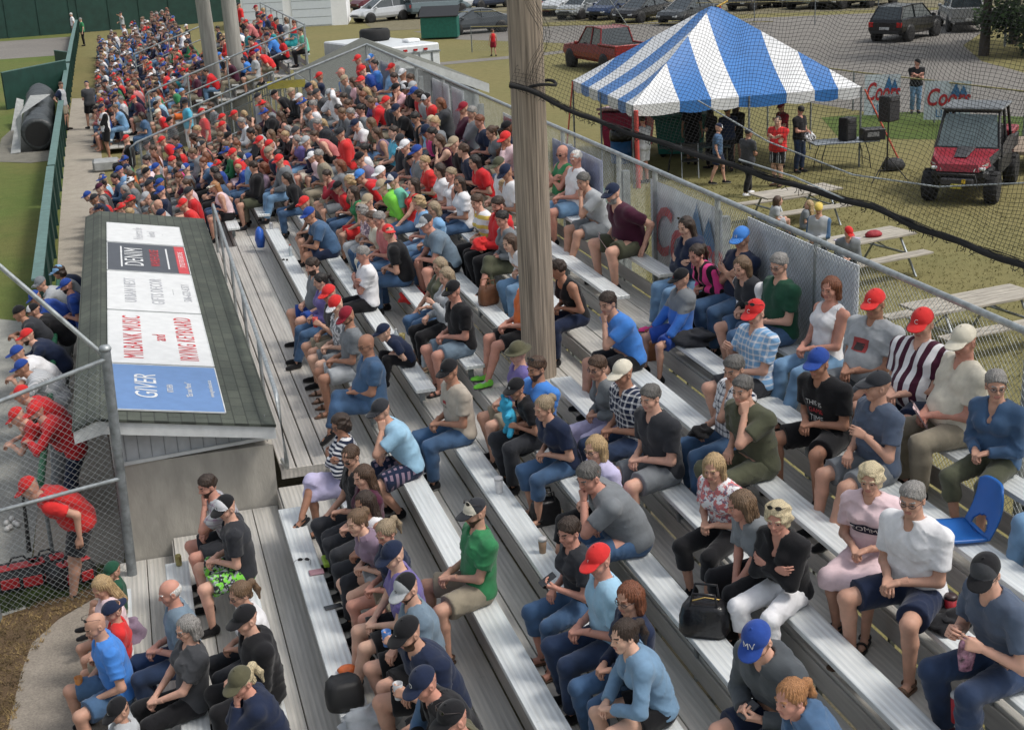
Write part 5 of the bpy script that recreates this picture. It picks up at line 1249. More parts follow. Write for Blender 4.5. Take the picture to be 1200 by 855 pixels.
def plank(mb, x0, x1, y0, y1, z, t, m, origin):
    mb.box((x0-origin[0], y0-origin[1], z-t-origin[2]), (x1-origin[0], y1-origin[1], z-origin[2]), m, bev=.004)
def section(name, label, rows, y0, y1, f0, f1, frame=True, group='bleacher sections'):
    e = empty(name, (seat(rows[0])[0], y0, 0)); tag(e, label, 'bleacher', group); O = (e.location[0], e.location[1], 0)
    for i in rows:
        x, z = seat(i); mb = MB(); plank(mb, x, x+SEATW, y0, y1, z, .045, M_SEAT, O); s = mb.obj('seat_plank', e)
        mb = MB(); zf = z-.43
        if i > 0 or zf > .05:
            plank(mb, x-.50, x-.215, f0, f1, zf, .04, M_FOOT, O); plank(mb, x-.205, x+.08, f0, f1, zf, .04, M_FOOT, O); mb.obj('foot_planks', e)
        mb = MB(); plank(mb, x+.088, x+.108, f0, f1, zf+.185, .172, M_RISE, O); mb.obj('riser', e)
        mb = MB(); y = y0+.25
        while y < y1:
            mb.box((x+.09-O[0], y-O[1]-.025, zf-.01), (x+.15-O[0], y-O[1]+.025, z-.045), M_GALVD); mb.box((x+.02-O[0], y-O[1]-.02, z-.085), (x+.22-O[0], y-O[1]+.02, z-.046), M_GALVD); y += 1.83
        mb.obj('seat_brackets', e)
    if frame:
        mb = MB(); y = f0+.3
        while y < f1:
            for i in rows:
                x, z = seat(i); zf = z-.475
                if zf > .1: mb.box((x-.1-O[0], y-O[1]-.02, 0), (x-.06-O[0], y-O[1]+.02, zf), M_GALVD)
            a, b = seat(rows[0]), seat(rows[-1]); mb.tube([(a[0]+1.5-O[0], y-O[1]+.03, a[1]+1.5*ROWH/ROWD-.8), (b[0]+.1-O[0], y-O[1]+.03, b[1]+.1*ROWH/ROWD-.8)], .03, M_GALVD, 6); y += 1.83
        mb.obj('frame', e)
    return e
section('bleacher_section', 'nearest bleacher section with twelve silver bench rows beside the lower path', range(0, 12), -1., 13.65, -1., 14.78)
section('bleacher_section', 'upper bleacher section behind the dugout and its wide plank platform', range(5, 12), 15.05, 25.9, 14.79, 26.6)
section('bleacher_section', 'crowded bleacher section just past the dugout up to the sloping end fence', range(0, 12), 27.3, 36.8, 26.61, 37.)
section('bleacher_section', 'separate bleacher stand beyond the sloping end fence, around the grey light poles', range(0, 12), 47.3, 61, 47., 61.3)
section('bleacher_section', 'farthest bleacher stand, filled with blue and white shirts near the green wall', range(0, 7), 63.3, 92, 63., 92.3)
# platform behind the dugout
mb = MB(); x = 1.16; k = 0
while x < 1.9-.001:
    mb.box((x-1.16, 0, 1.01), (x-1.16+.17, 11.8, 1.05), M_PLAT, bev=.004); x += .185; k += 1
mb.box((-.0, -.012, .93), (.75, .0, 1.045), M_PLAT)
o = mb.obj('walkway_platform'); o.location = (1.16, 14.8, 0); tag(o, 'wide silver plank walkway between the dugout roof and the benches', 'walkway')
# ------------------------------------------------------------------ chain link
def chain_link(a, b, zlo, zhi, parent, name='chain_link', pitch=.062, r=.002, m=None, zl=None):
    """a, b: (x, y) ends; zlo/zhi (start, end) heights; straight diagonal wires crossing both ways, clipped to the panel"""
    m = m or M_GALV; a = Vector(a); b = Vector(b); Ln = (b-a).length; d = (b-a)/Ln; mb = MB()
    H0, H1 = zhi[0]-zlo[0], zhi[1]-zlo[1]; H = max(H0, H1)
    P = lambda s, t: Vector((a.x+d.x*s, a.y+d.y*s, zlo[0]+(zlo[1]-zlo[0])*s/Ln+t*(H0+(H1-H0)*s/Ln)))
    nrmv = Vector((-d.y, d.x, 0)); n = int((Ln+H)/pitch); tx = []; vs = []; fs = []
    for sg in (1, -1):
        for k in range(n+1):
            s0 = k*pitch-H if sg > 0 else k*pitch
            s1 = s0+H if sg > 0 else s0-H
            t0, t1 = 0., 1.
            lo, hi = 0, Ln
            if sg > 0:
                if s0 < lo: t0 = (lo-s0)/H; s0 = lo
                if s1 > hi: t1 = 1-(s1-hi)/H; s1 = hi
            else:
                if s0 > hi: t0 = (s0-hi)/H; s0 = hi
                if s1 < lo: t1 = 1-(lo-s1)/H; s1 = lo
            if t1-t0 < .02 or abs(s1-s0) < .005: continue
            p, q = P(s0, t0), P(s1, t1); ax = (q-p).normalized(); u = nrmv; v = ax.cross(u); off = u*(.0015*sg)
            o = len(vs)
            for c in (p, q):
                for ang in (0, 2.094, 4.189): vs.append(c+off+u*math.cos(ang)*r+v*math.sin(ang)*r)
            for j in range(3): fs.append((o+j, o+(j+1) % 3, o+3+(j+1) % 3, o+3+j))
    mb.add(vs, fs, m, True); return mb.obj(name, parent)
# back fence of the near stands (x = 6.3)
FX, FZ = 6.3, 3.76
e = empty('chain_link_fence', (FX, 6, 0)); tag(e, 'long galvanised chain link fence along the back of the bleachers', 'fence')
mb = MB(); mb.tube([(0, -2, FZ), (0, 31, FZ+.02)], .03, M_GALV, 10); mb.obj('top_rail', e)
for yy in (2.6, 6.0, 8.4, 10.35, 11.7, 14.2, 16.9, 19.6, 22.3, 25, 27.7, 30.9):
    mb = MB(); mb.tube([(.05, yy, 0), (.05, yy, FZ-.03)], .036, M_GALV, 8); mb.box((.09, yy-.05, 0), (.19, yy+.05, FZ-.25), M_GALVD); mb.obj('post', e)
c = chain_link((FX, 4), (FX, 37), (2.15, 2.15), (FZ, FZ), None); c.parent = e; c.location = (-FX, -6, 0)
e = empty('chain_link_fence', (6.3, 37, 0)); tag(e, 'sloping galvanised guard fence closing the far end of the crowded bleachers', 'fence')
mb = MB(); mb.tube([(0, 0, 3.78), (-3.0, 0, 2.83), (-6.18, 0, 1.73), (-6.35, -.0, 1.6), (-6.35, 0, .9)], .03, M_GALV, 8); mb.tube([(-1, 0, 2.55), (-6.3, 0, .95)], .024, M_GALV, 8); mb.obj('top_rail', e)
for xx in (-.02, -1.55, -3.1, -4.65, -6.1):
    mb = MB(); mb.tube([(xx, .05, 0), (xx, .05, 3.76+xx*.33)], .03, M_GALV, 8); mb.obj('post', e)
c = chain_link((6.3, 37), (.1, 37), (2.3, .7), (3.76, 1.74), None); c.parent = e; c.location = (-6.3, -37, 0)
# end rails of the two farther stands
def end_rail(X1, Y, z1, x0, label, fence=True):
    e = empty('guard_rail', (X1, Y, 0)); tag(e, label, 'railing', 'stair guard rails')
    mb = MB(); k = .335; w_ = X1-x0; mb.tube([(0, 0, z1), (-w_, 0, z1-w_*k), (-w_-.1, 0, z1-w_*k-.12), (-w_-.1, 0, z1-w_*k-.9)], .03, M_GALV, 8); mb.obj('top_rail', e)
    mb = MB(); mb.tube([(0, 0, z1-.55), (-w_, 0, z1-w_*k-.55)], .024, M_GALV, 8); mb.obj('middle_rail', e)
    n = int(w_/1.3)
    for i in range(n+1):
        xx = -w_*i/n; mb = MB(); mb.tube([(xx, .04, 0), (xx, .04, z1+xx*k)], .028, M_GALV, 8); mb.obj('post', e)
    return e
e = end_rail(5.95, 47, 3.66, .72, 'long stair guard rail of the second stand, just past the sloping end fence')
e2 = end_rail(3.6, 63, 2.85, .6, 'farthest stair guard rail, near the blue and white crowd')
mb = MB(); mb.tube([(0, 0, 3.7), (0, 14, 3.75)], .03, M_GALV, 8); mb.tube([(0, 0, 3.1), (0, 14, 3.1)], .02, M_GALV, 6)
for yy in range(0, 15, 2): mb.tube([(0, yy, 0), (0, yy, 3.72)], .03, M_GALV, 6)
o = mb.obj('back_rail'); o.location = (5.98, 47.05, 0); tag(o, 'grey back rail running along the top of the second stand', 'railing')
# stair rail pair in the gap before the second stand
for yy, xa, za, xb, zb, lb in ((44.6, 4.55, 2.5, 1.2, 1.35, 'lower grey handrail in front of the empty lower benches of the second stand'),):
    e = empty('guard_rail', (xa, yy, 0)); tag(e, lb, 'railing', 'stair guard rails')
    mb = MB(); mb.tube([(0, 0, za), (xb-xa, 0, zb)], .028, M_GALV, 8); mb.obj('top_rail', e)
    for t in (0, .5, 1): mb = MB(); x_ = (xb-xa)*t; mb.tube([(x_, 0, 0), (x_, 0, za+(zb-za)*t)], .025, M_GALV, 6); mb.obj('post', e)

# ------------------------------------------------------------------ dugout
M_SH = bpy.data.materials.new('green shingles'); nt, b = nodes_of(M_SH); co = objco(nt, (1, 1, 1)); sep = nt.nodes.new('ShaderNodeSeparateXYZ'); L(nt, co, sep.inputs[0])
br = N(nt, 'ShaderNodeTexBrick'); mp = nt.nodes.new('ShaderNodeMapping'); mp.inputs['Rotation'].default_value = (0, 0, PI/2); L(nt, co, mp.inputs[0]); L(nt, mp.outputs[0], br.inputs['Vector'])
br.inputs['Scale'].default_value = 1.; br.inputs['Brick Width'].default_value = .3; br.inputs['Row Height'].default_value = .14; br.inputs['Mortar Size'].default_value = .008; br.inputs['Bias'].default_value = -.3
br.inputs['Color1'].default_value = (.06, .07, .06, 1); br.inputs['Color2'].default_value = (.085, .095, .078, 1); br.inputs['Mortar'].default_value = (.035, .04, .035, 1)
f = noise(nt, co, 1.2, 4, .7); rr = ramp(nt, f, [(.3, (.75, .75, .75)), (.7, (1.2, 1.2, 1.15))]); f2 = noise(nt, co, 120, 2); rr2 = ramp(nt, f2, [(.3, (.75, .75, .75)), (.7, (1.25, 1.25, 1.25))])
L(nt, mixc(nt, 1, mixc(nt, 1, br.outputs[0], rr.outputs[0], 'MULTIPLY'), rr2.outputs[0], 'MULTIPLY'), b.inputs['Base Color']); b.inputs['Roughness'].default_value = .95; bump(nt, b, br.outputs[1], -.6, .01)
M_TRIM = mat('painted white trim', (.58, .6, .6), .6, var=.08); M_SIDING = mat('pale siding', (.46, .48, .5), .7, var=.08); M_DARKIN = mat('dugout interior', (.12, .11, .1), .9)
DX0, DXR, DX1, DY0, DY1 = -1.0, -.74, 1.14, 14.55, 26.45; ZE, ZR, ZB = 1.93, 2.02, 1.68
D = empty('dugout', (0, DY0, 0)); tag(D, 'concrete dugout with a green shingle roof carrying five advertising boards', 'dugout')
Ld = DY1-DY0
def slab(mb, pts, y0, y1, m):   # extrude an x-z polygon along y
    n = len(pts); vs = [(x, y0, z) for x, z in pts]+[(x, y1, z) for x, z in pts]
    mb.add(vs, [tuple(range(n)), tuple(range(n, 2*n))[::-1]]+[((i+1) % n, i, i+n, (i+1) % n+n) for i in range(n)], m)
mb = MB(); slab(mb, [(DX0, ZE), (DXR, ZR), (DX1, ZB), (DX1, ZB-.03), (DXR, ZR-.03), (DX0, ZE-.03)], 0, Ld, M_SH); mb.obj('roof', D)
mb = MB(); slab(mb, [(DX0+.01, ZE-.033), (DXR, ZR-.033), (DX1-.01, ZB-.033), (DX1-.01, ZB-.17), (DXR+.05, ZR-.19), (DX0+.01, ZE-.17)], .02, .05, M_TRIM)
slab(mb, [(DX0+.01, ZE-.035), (DX0+.04, ZE-.035), (DX0+.04, ZE-.16), (DX0+.01, ZE-.16)], .055, Ld-.02, M_TRIM); mb.obj('fascia', D)
mb = MB(); mb.box((-.62, .26, 0), (1.1, .46, 1.36), M_CONC); mb.box((.9, .465, 0), (1.1, Ld-.2, 1.45), M_CONC); mb.box((-.62, Ld-.4, 0), (.895, Ld-.2, 1.5), M_CONC); mb.obj('wall', D)
mb = MB(); slab(mb, [(-.6, 1.385), (1.09, 1.47), (1.09, ZB-.06), (-.6, ZR-.07)], .27, .45, M_SIDING)
for k in range(12): xx = -.5+k*.14; mb.box((xx, .262, 1.4), (xx+.008, .269, 1.72), mat('seam', (.25, .26, .27)))
slab(mb, [(-.64, 1.35), (1.11, 1.435), (1.11, 1.475), (-.64, 1.39)], .235, .259, M_TRIM); mb.box((-.64, .235, 1.39), (-.6, .259, 1.85), M_TRIM); mb.obj('siding', D)
mb = MB()
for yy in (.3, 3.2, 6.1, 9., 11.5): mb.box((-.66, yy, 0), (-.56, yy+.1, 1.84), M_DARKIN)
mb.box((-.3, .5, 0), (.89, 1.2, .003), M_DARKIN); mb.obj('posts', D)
mb = MB(); mb.box((.3, .6, .4), (.7, Ld-.6, .45), M_CEDAR); mb.box((.3, .6, 0), (.36, Ld-.6, .4), M_CEDAR); mb.obj('bench', D)
# rail with green padding in front of the dugout
e = empty('dugout_rail', (-1.5, 15.6, 0)); tag(e, 'low rail with dark green padding that the players lean on', 'railing')
mb = MB(); mb.tube([(0, 0, .98), (0, 3.5, .98), (-.1, 11, .98)], .045, mat('green padding', (.015, .11, .055), .6), 10); mb.obj('padding', e)
for yy in (0.1, 2.2, 4.4, 6.6, 8.8, 10.9): mb = MB(); mb.tube([(0, yy, 0), (0, yy, .95)], .025, M_GALVD, 8); mb.obj('post', e)
# advertising boards on the roof: the lettering runs up the slope, away from the camera
slope = math.atan2(ZB-ZR, DX1-DXR)
def board(x0, x1, y0, y1, base, label, texts, extra=None):
    e = empty('advertising_board', (0, 0, 0)); tag(e, label, 'sign', 'advertising boards on the dugout roof')
    xc = (x0+x1)/2; zc = ZR+math.tan(slope)*(xc-DXR)+.022; e.location = (xc, (y0+y1)/2, zc); e.rotation_euler = (0, -slope, 0)
    W_, H_ = (x1-x0)/math.cos(slope), y1-y0
    mb = MB(); mb.box((-W_/2, -H_/2, -.012), (W_/2, H_/2, 0), base, bev=.002); mb.obj('board', e)
    mb = MB(); t = .012; fr = M_TRIM
    for q in (((-W_/2, -H_/2-t, -.012), (W_/2, -H_/2, .004)), ((-W_/2, H_/2, -.012), (W_/2, H_/2+t, .004)), ((-W_/2-t, -H_/2, -.012), (-W_/2, H_/2, .004)), ((W_/2, -H_/2, -.012), (W_/2+t, H_/2, .004))): mb.box(*q, fr)
    mb.obj('edging', e)
    for (tx, dx, dy, sz, sx, m, kw) in texts:
        text_mesh(tx, m, 'lettering', sz, e, Matrix.Translation((dx, dy, .0035)) @ Matrix.Rotation(PI/2, 4, 'Z'), sx=sx, **kw)
    if extra: extra(e, W_, H_)
    return e
PW = mat('sign white', (.66, .67, .67), .45, var=.05); PR = mat('sign red', (.55, .05, .06), .5); PG = mat('faded grey print', (.42, .43, .46), .6); PGL = mat('very faded print', (.55, .56, .58), .6)
X0, X1 = -.6, .62
board(X0, X1, 14.85, 16.55, mat('sign blue', (.12, .23, .46), .4, var=.05), 'pale blue board with white handwritten lettering, nearest on the dugout roof',
      [('GIVER', -.2, -.0, .36, .95, PW, dict(shear=.25)), ('KITCHEN', .06, -.05, .1, .7, PW, {}), ('"Eat out More"', .27, -.08, .1, .9, PW, dict(shear=.2)), ('www.givertakeout.ca', .52, 0, .075, 1, PW, {})])
board(X0, X1, 16.62, 19.1, PW, 'white board with red lettering for a music shop',
      [('MILBANK MUSIC', -.31, -.02, .34, .74, PR, dict(spacing=1.12)), ('and', .02, -.05, .24, .9, PR, {}), ('IRVING KEYBOARD', .36, -.02, .33, .66, PR, dict(spacing=1.12))])
board(X0, X1, 19.17, 21.5, PW, 'white board with faded grey lettering for a gift shop',
      [('URBAN NEST', -.3, 0, .24, .95, PG, dict(spacing=1.1)), ('GIFTS DECOR', .08, 0, .26, .9, PG, dict(spacing=1.1)), ('~ ~ ~ ~', .3, 0, .1, 1, PGL, {}), ('506-622-6371', .5, 0, .17, 1, PG, dict(spacing=1.1))])
def denim(e, W_, H_):
    mb = MB(); mb.box((W_/2-.17, -H_/2+.02, .001), (W_/2-.01, H_/2-.02, .004), PR)
    mb.obj('red_band', e); mb = MB()
    for dx in (-.42, .3): mb.box((dx, -.75, .001), (dx+.025, .75, .004), PW)
    mb.obj('white_bars', e)
board(X0, X1, 21.57, 23.6, mat('sign charcoal', (.055, .06, .075), .4, var=.1), 'dark board with white and red lettering and a red band',
      [('DENIM', -.2, 0, .42, .95, PW, dict(spacing=1.12)), ('WAREHOUSE', .12, 0, .21, .9, PR, dict(spacing=1.12)), ('STYLES FOR EVERYONE', .535, 0, .12, .9, PW, {})], denim)
board(X0, X1, 23.68, 25.3, PW, 'white board with faint print, farthest on the dugout roof', [('Newcastle', -.1, 0, .24, 1, PGL, {}), ('dental', .12, 0, .2, 1, PGL, {}), ('~', .3, 0, .1, 1, PGL, {})])
# rail behind the dugout
e = empty('guard_rail', (1.18, 14.2, 0)); tag(e, 'silver handrail along the walkway behind the dugout roof', 'railing', 'stair guard rails')
mb = MB(); mb.tube([(0.02, .75, 1.1), (.04, .45, 1.12), (.03, .3, 1.25), (0, .3, 1.95), (0, .4, 2.03), (.0, .6, 2.05), (.12, 11.6, 2.05), (.12, 11.75, 2.0), (.12, 11.8, 1.1)], .026, M_GALV, 10); mb.obj('top_rail', e)
for yy in (2.6, 5., 7.3, 9.6): mb = MB(); mb.tube([(.01*yy, yy, .9), (.01*yy, yy, 2.03)], .022, M_GALV, 8); mb.obj('post', e)
# ------------------------------------------------------------------ backstop fence by the dugout
e = empty('backstop_fence', (-.6, 14.45, 0)); tag(e, 'tall grey backstop post with rails and chain link at the near end of the dugout', 'fence')
mb = MB(); mb.tube([(0, 0, 0), (.06, 0, 2.8)], .055, M_GALVD, 14); mb.lathe([(.062, 0), (.066, .02), (.05, .05), (0, .06)], M_GALV, 14, Matrix.Translation((.06, 0, 2.79))); mb.obj('corner_post', e)
P3 = lambda px, py, Y: CAM+ray(px, py)*(Y/ray(px, py)[1])
def rel(p, b=(-.6, 14.45, 0)): return tuple(p[i]-b[i] for i in range(3))
mb = MB(); mb.tube([(.02, -.03, 1.36), rel(P3(0, 598, 14.35)), rel(P3(-60, 615, 14.3))], .024, M_GALV, 8); mb.obj('middle_rail', e)
mb = MB(); mb.tube([(.05, -.03, 2.7), rel(P3(0, 470, 14.35)), rel(P3(-60, 497, 14.3))], .024, M_GALV, 8); mb.obj('top_rail', e)
mb = MB(); mb.tube([(.05, 0, 2.72), rel(P3(0, 312, 14.45)), rel(P3(-60, 262, 14.45))], .026, M_GALV, 8); mb.obj('brace', e)
q = P3(-60, 497, 14.3)
c = chain_link((-.59, 14.44), (q[0], q[1]), (.05, .05), (2.62, 2.35), None, pitch=.075, r=.0019); c.parent = e; c.location = (.6, -14.45, 0)
mb = MB(); mb.tube([rel((-2.02, 14.25, 0)), rel((-2.02, 14.25, 2.4))], .05, M_GALVD, 12); mb.obj('post', e)
# ------------------------------------------------------------------ green outfield fence
M_GF = mat('green fence boards', (.01, .045, .035), .6, var=.15, nscale=2); M_GFT = mat('green fence cap', (.1, .18, .165), .6, var=.12)
def green_fence(pts, hgt, label, cap=.1, th=.06):
    e = empty('field_fence', (pts[0][0], pts[0][1], 0)); tag(e, label, 'fence', 'green field fences'); o = Vector((pts[0][0], pts[0][1], 0))
    mb = MB(); mc = MB()
    for (a, b) in zip(pts[:-1], pts[1:]):
        a = Vector((*a, 0)); b = Vector((*b, 0)); d = (b-a); Ln = d.length; ang = math.atan2(d.y, d.x); Mx = Matrix.Translation(a-o) @ Matrix.Rotation(ang, 4, 'Z')
        mb.box((0, -th/2, .02), (Ln, th/2, hgt-.02), M_GF, Mx); mc.box((-.02, -cap, hgt-.018), (Ln+.02, cap, hgt+.02), M_GFT, Mx)
        k = 0
        while k < Ln: mb.box((k, -th/2-.06, 0), (k+.08, -th/2-.002, hgt-.03), M_GF, Mx); k += 2.2
    mb.obj('boards', e); mc.obj('cap', e); return e
green_fence([(-1.93, 25.4), (-2.1, 35.8), (-2.14, 38.3)], 1.1, 'low green board fence beside the concrete path, nearest stretch')
green_fence([(-2.13, 38.6), (-2.3, 54), (-2.44, 69.5)], 1.1, 'low green board fence beside the people standing on the path, middle stretch')
green_fence([(-2.4, 66), (-4.85, 62)], 1.55, 'short green board panel standing across the grass', .03)
green_fence([(-2.5, 76), (-3.3, 78), ], 1.1, 'small green board panel at the bend of the far fence', .03)
green_fence([(-2.45, 70.5), (-2.55, 84), (-2.65, 104)], 1.1, 'low green board fence reaching the outfield wall, farthest stretch')
green_fence([(-40, 101), (-2.6, 107.5), (10, 110)], 4.0, 'tall dark green outfield wall across the far end of the field', .05)
# rolled field tarpaulin
t = empty('rolled_tarpaulin', (-2.99, 49, 0), R(1.8)); tag(t, 'big black tarpaulin rolled on a pipe beside the green fence', 'tarpaulin'); mt = mat('black tarpaulin', (.035, .04, .042), .45, bmp=.8, bscale=5, bdist=.05)
rnd = random.Random(3); mb = MB(); n = 24; rings = 30; vs = []; fs = []
for j in range(rings+1):
    for k in range(n):
        a = 2*PI*k/n; rr_ = .52+.025*math.sin(3*a+j*.7)+.04*math.sin(j*2.4)+rnd.uniform(-.012, .012); vs.append((rr_*math.cos(a), j*.4, .58+rr_*.98*math.sin(a)))
for j in range(rings):
    for k in range(n): fs.append((j*n+k, j*n+(k+1) % n, (j+1)*n+(k+1) % n, (j+1)*n+k))
for k in range(n): vs.append((.4*math.cos(2*PI*k/n), .02, .58+.4*math.sin(2*PI*k/n)))
o_ = (rings+1)*n
for k in range(n): fs.append((k, o_+k, o_+(k+1) % n, (k+1) % n))
mb.add(vs, fs, mt, True); mb.obj('roll', t)
mb = MB(); mb.tube([(0, .01, .58), (0, 12, .58)], .4, mat('pipe inside', (.008, .008, .008), .8), 20, True); mb.obj('core_pipe', t)
mb = MB(); mw = mat('tarpaulin flap', (.3, .31, .3), .6); mb.add([(-.62, -.1, .05), (-.95, 0, .02), (-.7, 2, .9), (-.5, 1.5, 1.1), (-.2, 5, 1.36), (.5, 6, 1.25)], [(0, 1, 2, 3), (3, 2, 4), (3, 4, 5)], mw); mb.add([(-.75, 6, .02), (-1.1, 6, .02), (-.8, 8, 1.0), (-.55, 8, .9)], [(0, 1, 2, 3)], mw); mb.obj('flap', t)
sheet('bare_patch', [(-4.3, 47.5), (-3.2, 46.6), (-2.25, 46.8), (-2.35, 58), (-3.9, 60), (-4.5, 53)], .016, ground_mat('bare earth', ((.19, .185, .155), (.22, .21, .18), (.2, .19, .16)), .5, 3, 40))
# ------------------------------------------------------------------ wooden pole in the aisle and grey light poles
def wood_pole(x, y, r0, r1, h, label, m, lean=(0, 0)):
    mb = MB(); rnd = random.Random(int(x*10)); prof = []
    n = 20; vs = []; fs = []; H = 24
    for j in range(H+1):
        t = j/H; rr_ = r0+(r1-r0)*t
        for k in range(n): a = 2*PI*k/n; q = rr_*(1+.02*math.sin(5*a+rnd.random()*.3)+rnd.uniform(-.006, .006)); vs.append((q*math.cos(a)+lean[0]*t, q*math.sin(a)+lean[1]*t, h*t))
    for j in range(H):
        for k in range(n): fs.append((j*n+k, j*n+(k+1) % n, (j+1)*n+(k+1) % n, (j+1)*n+k))
    fs.append(tuple(range(H*n, H*n+n))); mb.add(vs, fs, m, True); o = mb.obj('utility_pole'); o.location = (x, y, 0); return tag(o, label, 'pole')
wood_pole(4.17, 14.45, .2, .17, 12, 'thick weathered wooden pole rising out of the aisle and the crowd', M_WOOD)
M_CP = mat('grey pole', (.33, .32, .29), .85, var=.15, nscale=2, bmp=.3, bscale=8, stretch=(6, 6, .5))
wood_pole(3.05, 49, .26, .2, 14, 'left one of two grey light poles standing in the second stand', M_CP, (-.5, 0)); wood_pole(3.75, 48.2, .27, .2, 14, 'right one of two grey light poles standing in the second stand', M_CP, (-.2, 0))
# ------------------------------------------------------------------ protective netting
M_NET = mat('net cord', (.015, .015, .017), .9)
def netting():
    e = empty('protective_netting', (4.2, 14.2, 0)); tag(e, 'black protective netting hanging from the wooden pole across the upper right', 'netting')
    O = np.array((4.2, 14.2, 0.))
    bot = [(597, 100, 14.25), (625, 108, 14.15), (680, 135, 13.6), (750, 160, 12.9), (830, 185, 12.1), (900, 208, 11.4), (960, 226, 10.8), (1020, 242, 10.2), (1080, 268, 9.6), (1140, 290, 9.), (1200, 312, 8.4), (1290, 345, 7.5)]
    B = np.array([P3(*q) for q in bot]); seg = np.r_[0, np.cumsum(np.linalg.norm(np.diff(B, axis=0), axis=1))]
    Lt = seg[-1]; step = .047; nu = int(Lt/step); us = np.linspace(0, Lt, nu+1)
    base = np.stack([np.interp(us, seg, B[:, i]) for i in range(3)], 1)
    nv = int(3.4/step)
    G = np.zeros((nu+1, nv+1, 3))
    for j in range(nv+1):
        v = j/nv; z = v*3.4
        sag = .05*np.sin(us*2.6+v*5)+.035*np.sin(us*5.3-v*8+1)+.02*np.sin(us*11+v*13)
        zw = .10*np.sin(us*1.7+2.1*v)*(1-v*.4)+.05*np.sin(us*4.1+1.3)*v+.02*np.sin(us*9+4*v)
        G[:, j] = base; G[:, j, 2] = base[:, 2]+z*.62+zw*min(1, v*5); G[:, j, 0] += sag*min(1, v*4)+v*1.15; G[:, j, 1] += sag*.4+v*.7
    def cords(lines, r, name):
        vs = []; fs = []; n = 0
        for P in lines:
            d = np.gradient(P, axis=0); d /= np.maximum(1e-9, np.linalg.norm(d, axis=1))[:, None]
            a = np.cross(d, (0.3, .9, .1)); a /= np.linalg.norm(a, axis=1)[:, None]; b = np.cross(d, a); m = len(P)
            ring = np.stack([P+(a*math.cos(t)+b*math.sin(t))*r for t in (0, 2.094, 4.189)], 1).reshape(-1, 3); vs.append(ring-O)
            i = np.arange(m-1)*3
            for k in range(3): fs.append(np.stack([n+i+k, n+i+(k+1) % 3, n+i+3+(k+1) % 3, n+i+3+k], 1))
            n += m*3
        me = np_mesh(name, np.concatenate(vs), np.concatenate(fs), [M_NET]); return link(name, me, e)
    cords([G[:, j] for j in range(nv+1)]+[G[i] for i in range(nu+1)], .0017, 'mesh_cords')
    rnd = random.Random(5)
    mb = MB(); rp = [tuple(p-O) for p in base[::4]]; mb.tube([(p[0], p[1], p[2]+.01*math.sin(i*1.3)) for i, p in enumerate(rp)], .026, M_BLACKROPE, 8); mb.obj('bottom_rope', e)
    # gathered slack netting lying along the rope: many loose strands
    strands = []
    for k in range(13):
        th = rnd.uniform(0, 6.28); amp = rnd.uniform(.005, .028); ph = rnd.uniform(0, 6); s = np.stack([base[:, 0]+amp*np.cos(th+us*3.1+ph)*.6, base[:, 1]+amp*np.sin(th+us*2.2)*.4, base[:, 2]+amp*np.sin(us*4+th)+.01], 1); strands.append(s)
    cords(strands, .0035, 'gathered_slack')
    fr = []
    for k in range(170):
        i = rnd.randrange(0, nu); p = base[i]; l = rnd.uniform(.02, .05); fr.append(np.array([p+(0, 0, .02), p+(rnd.uniform(-.02, .02), rnd.uniform(-.02, .02), -l*.5-.02), p+(rnd.uniform(-.04, .04), rnd.uniform(-.03, .03), -l-.02)]))
    cords(fr, .0035, 'loose_ends')
    # bunched cord where the net is tied to the pole
    bun = []
    for k in range(7):
        t = np.linspace(0, 1, 30); x0 = 4.13+rnd.uniform(-.06, .06); bun.append(np.stack([x0-.03*np.sin(t*9+k)+.24*np.exp(-((t-.35)/.18)**2)*rnd.uniform(.6, 1.), np.full(30, 14.18)+rnd.uniform(-.05, .05)+.02*np.sin(t*14+k), 5.18+t*1.5+rnd.uniform(-.03, .03)], 1))
    cords(bun, .0022, 'tied_bunch')
    mb = MB(); mb.tube([(-.1+.215*math.cos(a)+.16, .25+.215*math.sin(a), 5.17+.015*math.sin(3*a)) for a in np.linspace(0, 6.3, 30)], .018, M_BLACKROPE, 6); mb.obj('tie_rope', e)
    return e
netting()
# thin steel cables crossing the upper right
for pts, lb in (([(708, -10, 30.), (735, 30, 30)], 'thin grey guy cable slanting above the red pickup'), ([(818, 118, 13), (900, 166, 12.4), (1000, 205, 11.6), (1100, 219, 10.8), (1210, 214, 10.)], 'thin grey cable curving over the tent corner and the utility vehicle'), ([(866, 187, 11.6), (930, 207, 11.), (1000, 238, 10.4)], 'short grey cable just under the black net rope')):
    P = [P3(*q) for q in pts]; o0 = P[0]; mb = MB(); mb.tube([tuple(q-o0) for q in P], .008, M_GALV, 6); o = mb.obj('steel_cable'); o.location = tuple(o0); tag(o, lb, 'cable')

